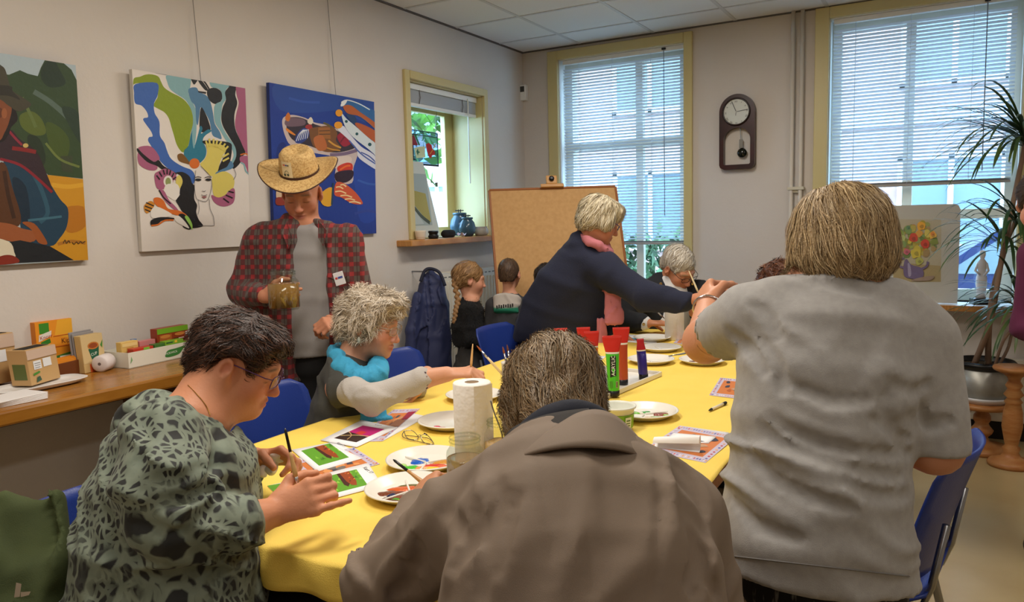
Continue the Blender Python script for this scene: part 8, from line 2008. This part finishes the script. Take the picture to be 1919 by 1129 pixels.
# ---- children by the easel
def child(label, headpx, F, sc, rows, top_mat, hcol, hcols, facing, seed, extra=None, zhip=.52, leg_mat=None, flow=None, hshape='short', k_arm=.035, skin=(206, 150, 122)):
    d_ = headpx[2]; hd = Head(at(*headpx), F, UPW, sc); base = at((rows[-1][1] + rows[-1][2]) / 2, rows[-1][0], rows[-1][3])
    p = person(label, base); b = SDF(); hd.skin(b, jaw=.95, nose=.8)
    nb = at((rows[0][1] + rows[0][2]) / 2, rows[0][0], rows[0][3]); b.cap(hd.L(0, -.03, -.05), nb, .034, .038, .02)
    hip = V(base[0], base[1], zhip); sd = unit(np.cross(facing, UPW))
    b.ecap(nb, nb - UPW * .12, .06, .05, .08, .06, sd, .03); b.ecap(nb - UPW * .12, hip, .08, .06, .085, .07, sd, .03)
    legs = [V(hip[0], hip[1], .08) + sd * e * (.10 if sc > .95 else .06) for e in (-1, 1)]
    for q in legs: b.chain([hip, (hip + q) / 2 + unit(facing) * .01, q], [.06, .045, .035], .02)
    arms = []
    for e in (-1, 1):
        ad = sc > .95; sh_ = nb - UPW * .05 + sd * e * (.115 if ad else .095); el = sh_ - UPW * (.27 if ad else .17) + sd * e * .02; wr = el - UPW * .05 + unit(facing) * (.22 if ad else .13); arms.append((sh_, el, wr))
        b.chain([sh_, el, wr], [.032, .027, .020], .02); hand(b, wr, facing, -UPW, e > 0, .95 if ad else .72, ((25, 30, 20),) * 4)
    vq = multires(b, .013, [hd.box(.0055)]); quads('body', vq, M_SKIN, p, hd.colour(vq[0], skin, (190, 110, 104), (140, 110, 80), (216, 136, 116)))
    c = SDF(); c.loft(rows, grow=.004)
    for sh_, el, wr in arms: c.chain([sh_, el, wr + (el - wr) * .15], [k_arm + .012, k_arm + .006, k_arm - .004], .03)
    c.disp.append(folds(.004, np.array([RH * 12, FH * 8, UPW * 9]), seed)); quads('top', polygonise(c, *c.bounds(), .010), top_mat, p)
    t = SDF(); kq = 1.6 if sc > .95 else 1.0; t.ecap(hip + UPW * .06, hip, .085 * kq, .075 * kq, .095 * kq, .08 * kq, sd, .02)
    for q in legs: t.chain([hip, (hip + q) / 2, q], [.105, .085, .065] if sc > .95 else [.075, .06, .05], .03)
    t.half(V(0, 0, .04), -UPW); quads('trousers', polygonise(t, *t.bounds(), .016), leg_mat or MATS['dark_trousers'], p); shoes(p, legs, facing)
    h = SDF(); L = hd.L; g_ = 0.0 if hshape == 'buzz' else .010
    h.ell(L(0, -.018, .032), sc * V(.078 + g_, .100 + g_, .088 + g_), hd.M, .015); h.ell(L(0, -.075, -.02), sc * V(.058, .034, .055), hd.M, .02)
    h.ell(L(0, .120, -.036), sc * V(.088, .080, .088), hd.M, .010, 's')
    for e in (-1, 1): h.ell(L(e * .09, .012, -.035), sc * V(.034, .045, .055), hd.M, .008, 's')
    if hshape == 'buzz': h.ell(L(0, -.06, -.10), sc * V(.12, .10, .055), hd.M, .01, 's')
    h.disp.append(lambda P: (.0012 if hshape == 'buzz' else .004) * vnoise(hd.loc(P) * V(60, 40, 40)))
    hr = hair('child_%d' % seed, h, .0065, hd, flow or (lambda q, G: np.stack([q[:, 0] * 3, -.5 + 0 * q[:, 0], -.6 + 0 * q[:, 0]], 1)), p, hcol, 900, .022 if hshape == 'buzz' else .06, .0016, .003 if hshape == 'buzz' else .006, .2, .001, hcols, seed)
    return p, hd, nb, c
furry = cloth_mat('black_fluffy_knit', (20, 20, 22), .95, 120, .8)
pgirl, hg, nbg, cg = child('child with a light brown plait and a black fluffy shawl', (880, 524, 4.55), RH * .95 + FH * .2 - UPW * .12, .86, [(562, 866, 898, 4.55, .05), (580, 854, 906, 4.55, .085), (612, 846, 910, 4.55, .10), (642, 850, 908, 4.56, .10)], furry, (150, 112, 70), [(160, 122, 78), (180, 142, 96), (128, 94, 58)], RH, 41, leg_mat=cloth_mat('charcoal_skirt', (56, 54, 52), .9))
sk = SDF(); sk.loft([(640, 858, 900, 4.56, .085), (690, 852, 908, 4.56, .11), (760, 842, 916, 4.56, .14)]); sk.disp.append(folds(.008, np.array([RH * 22, FH * 16, UPW * 3]), 2)); quads('skirt', polygonise(sk, *sk.bounds(), .012), MATS['charcoal_skirt'], pgirl)
g3 = np.random.default_rng(5); vv, qq = polygonise(cg, *cg.bounds(), .02); base_p = vv[g3.integers(0, len(vv), 900)]; dirs = unitrows(grad(cg, base_p) + g3.normal(size=(900, 3)) * .004); sd3 = unitrows(np.cross(dirs, g3.normal(size=(900, 3))))
fv = np.stack([base_p - sd3 * .002, base_p + sd3 * .002, base_p + dirs * .022 - UPW * .008], 1).reshape(-1, 3); fo = mesh('shawl_fringe', fv, [(3 * i, 3 * i + 1, 3 * i + 2) for i in range(900)], furry, pgirl); fo['kind'] = 'stuff'
pl_ = SDF(); pth = [hg.L(.02, -.085, .02), hg.L(.03, -.105, -.03), at(858, 562, 4.50), at(854, 585, 4.49), at(852, 606, 4.49)]; cp = crom(pth, 6)
for i, q in enumerate(cp): pl_.ell(q + RH * .006 * (-1) ** i, V(.018, .018, .016) * (1 - .4 * i / len(cp)), None, .006)
quads('plait', polygonise(pl_, *pl_.bounds(), .005), MATS['hair_child_41'], pgirl, np.tile(lin((150, 112, 70)), (len(polygonise(pl_, *pl_.bounds(), .005)[0]), 1)))
hood_m = cloth_mat('charcoal_hoodie', (54, 54, 56), .9)
pboy, hb_, nbb, cbo = child('child with cropped brown hair in a hooded top with green and white hood', (954, 514, 4.50), FH * .96 - RH * .05 + RH * .25, .79, [(556, 934, 976, 4.50, .055), (576, 920, 990, 4.50, .085), (620, 912, 996, 4.50, .10), (680, 914, 996, 4.51, .10)], hood_m, (84, 62, 44), [(92, 68, 48), (70, 52, 38)], FH, 43, hshape='buzz')
hs = SDF(); hs.ecap(at(950, 560, 4.46), at(948, 585, 4.42), .085, .05, .075, .035, RH, .02); hs.cap(hb_.L(0, -.02, -.10), hb_.L(0, -.02, -.03), .045, .05, .01, 's'); hs.disp.append(folds(.004, np.array([RH * 14, FH * 10, UPW * 14]), 3))
def hoodcol(P):
    z_ = P[:, 2]; zt2 = at(950, 570, 4.45)[2]; w = np.clip((z_ - zt2 + .018) / .006, 0, 1)[:, None]; return np.array(lin((26, 112, 86))) * (1 - w) + np.array(lin((176, 168, 160))) * w
vq = polygonise(hs, *hs.bounds(), .007); quads('hood', vq, mat('hood_cloth', rough=.9, attr='Col', bump=(300, .2)), pboy, hoodcol(vq[0]))
pts_ = on_cloth(hs, [(932, 575), (948, 580), (964, 572)], .002)
if len(pts_) == 3:
    ux_ = unit(pts_[2] - pts_[0]); print_on('hood_print', pboy, pts_[0] - ux_ * .01 - FH * .006, ux_, UPW, [((26, 28, 32), rect(.004 + .013 * q, -.010 + .002 * math.sin(q * 2), .012 + .013 * q, .008 + .003 * (q % 2))) for q in range(8)], .004, .0001)
child('child with dark hair hidden behind the woman in navy', (1024, 524, 4.62), FH * .95 + RH * .2, .79, [(562, 992, 1034, 4.62, .055), (582, 978, 1048, 4.62, .085), (640, 972, 1052, 4.62, .10), (690, 972, 1052, 4.62, .10)], cloth_mat('dark_jacket_child', (36, 34, 38), .9), (34, 26, 24), [(36, 28, 24), (46, 36, 30)], FH, 47)

# ---- clothes hung up
ch_ = empty('hanging_coat', at(805, 600, 4.74), 'dark blue raincoat hanging on the wall beside the radiator', 'coat')
s = SDF(); s.loft([(512, 795, 812, 4.74, .03), (530, 784, 832, 4.74, .045), (570, 776, 840, 4.74, .06), (630, 770, 846, 4.74, .07), (700, 764, 850, 4.74, .075), (800, 762, 856, 4.74, .08)])
s.chain([at(782, 560, 4.67), at(770, 620, 4.66), at(772, 700, 4.66)], [.035, .04, .035], .02); s.disp.append(folds(.010, np.array([RH * 22, FH * 12, UPW * 2.5]), 13))
quads('coat', polygonise(s, *s.bounds(), .009), cloth_mat('blue_raincoat', (48, 56, 96), .6, 600, .1), ch_)
cr = crom([at(*q) for q in ((788, 528, 4.67), (796, 508, 4.68), (808, 504, 4.69), (824, 512, 4.68), (834, 536, 4.67))], 5); mesh('collar', *tube(cr, .010, 8), cloth_mat('coat_collar', (30, 34, 56), .7), ch_, smooth=True)
hk = at(802, 506, 4.74); mesh('wall_hook', *tube([V(XW, hk[1], hk[2] - .012), V(hk[0] - .01, hk[1], hk[2] - .012), V(hk[0] + .02, hk[1], hk[2] + .004)], .005, 8), M_STEEL, ch_)
jk = empty('draped_jacket', at(2, 1074, 1.52), 'olive green jacket draped over the chair at the lower left', 'jacket')
s = SDF(); s.ecap(at(-18, 979, 1.55), at(22, 994, 1.56), .10, .045, .09, .05, RH, .03); s.ecap(at(-8, 994, 1.54), at(17, 1094, 1.50), .13, .06, .11, .07, RH, .04); s.ecap(at(17, 1094, 1.50), at(32, 1234, 1.46), .11, .07, .10, .08, RH, .04); s.chain([at(-58, 994, 1.48), at(-48, 1074, 1.44), at(-28, 1174, 1.42)], [.05, .05, .045], .03)
s.disp += [folds(.011, np.array([unit(RH + UPW * .6) * 16, FH * 9, unit(UPW - RH * .6) * 4]), 19)]
quads('jacket', polygonise(s, *s.bounds(), .009), cloth_mat('olive_cotton', (66, 76, 38), .85, 500, .2, (8, (54, 64, 32), .35, .7)), jk)
sl_ = hit(s, 54, 1118)
if sl_ is not None: print_on('patch_lettering', jk, sl_ - FH * .004 - RH * .02, unit(RH - UPW * .3), unit(UPW + RH * .3), [((196, 180, 160), [(-.004, .0), (.006, .004), (.004, .03), (-.006, .03)]), ((196, 180, 160), [(.008, .004), (.022, .012), (.024, .020), (.006, .014)])], .002)

# ---- someone at the right edge, nearly all outside the picture
child('person in a purple top almost wholly outside the right edge of the picture', (1954, 380, 2.95), -RH * .5 - FH * .6 - UPW * .3, 1.0, [(455, 1970, 2032, 2.95, .06), (480, 1945, 2072, 2.95, .10), (560, 1950, 2072, 2.95, .12), (700, 1960, 2070, 2.95, .13), (800, 1962, 2070, 2.95, .13)], cloth_mat('purple_knit', (92, 30, 66), .9), (60, 44, 34), [(66, 48, 36), (50, 38, 30)], -FH, 53, zhip=.80, k_arm=.055)
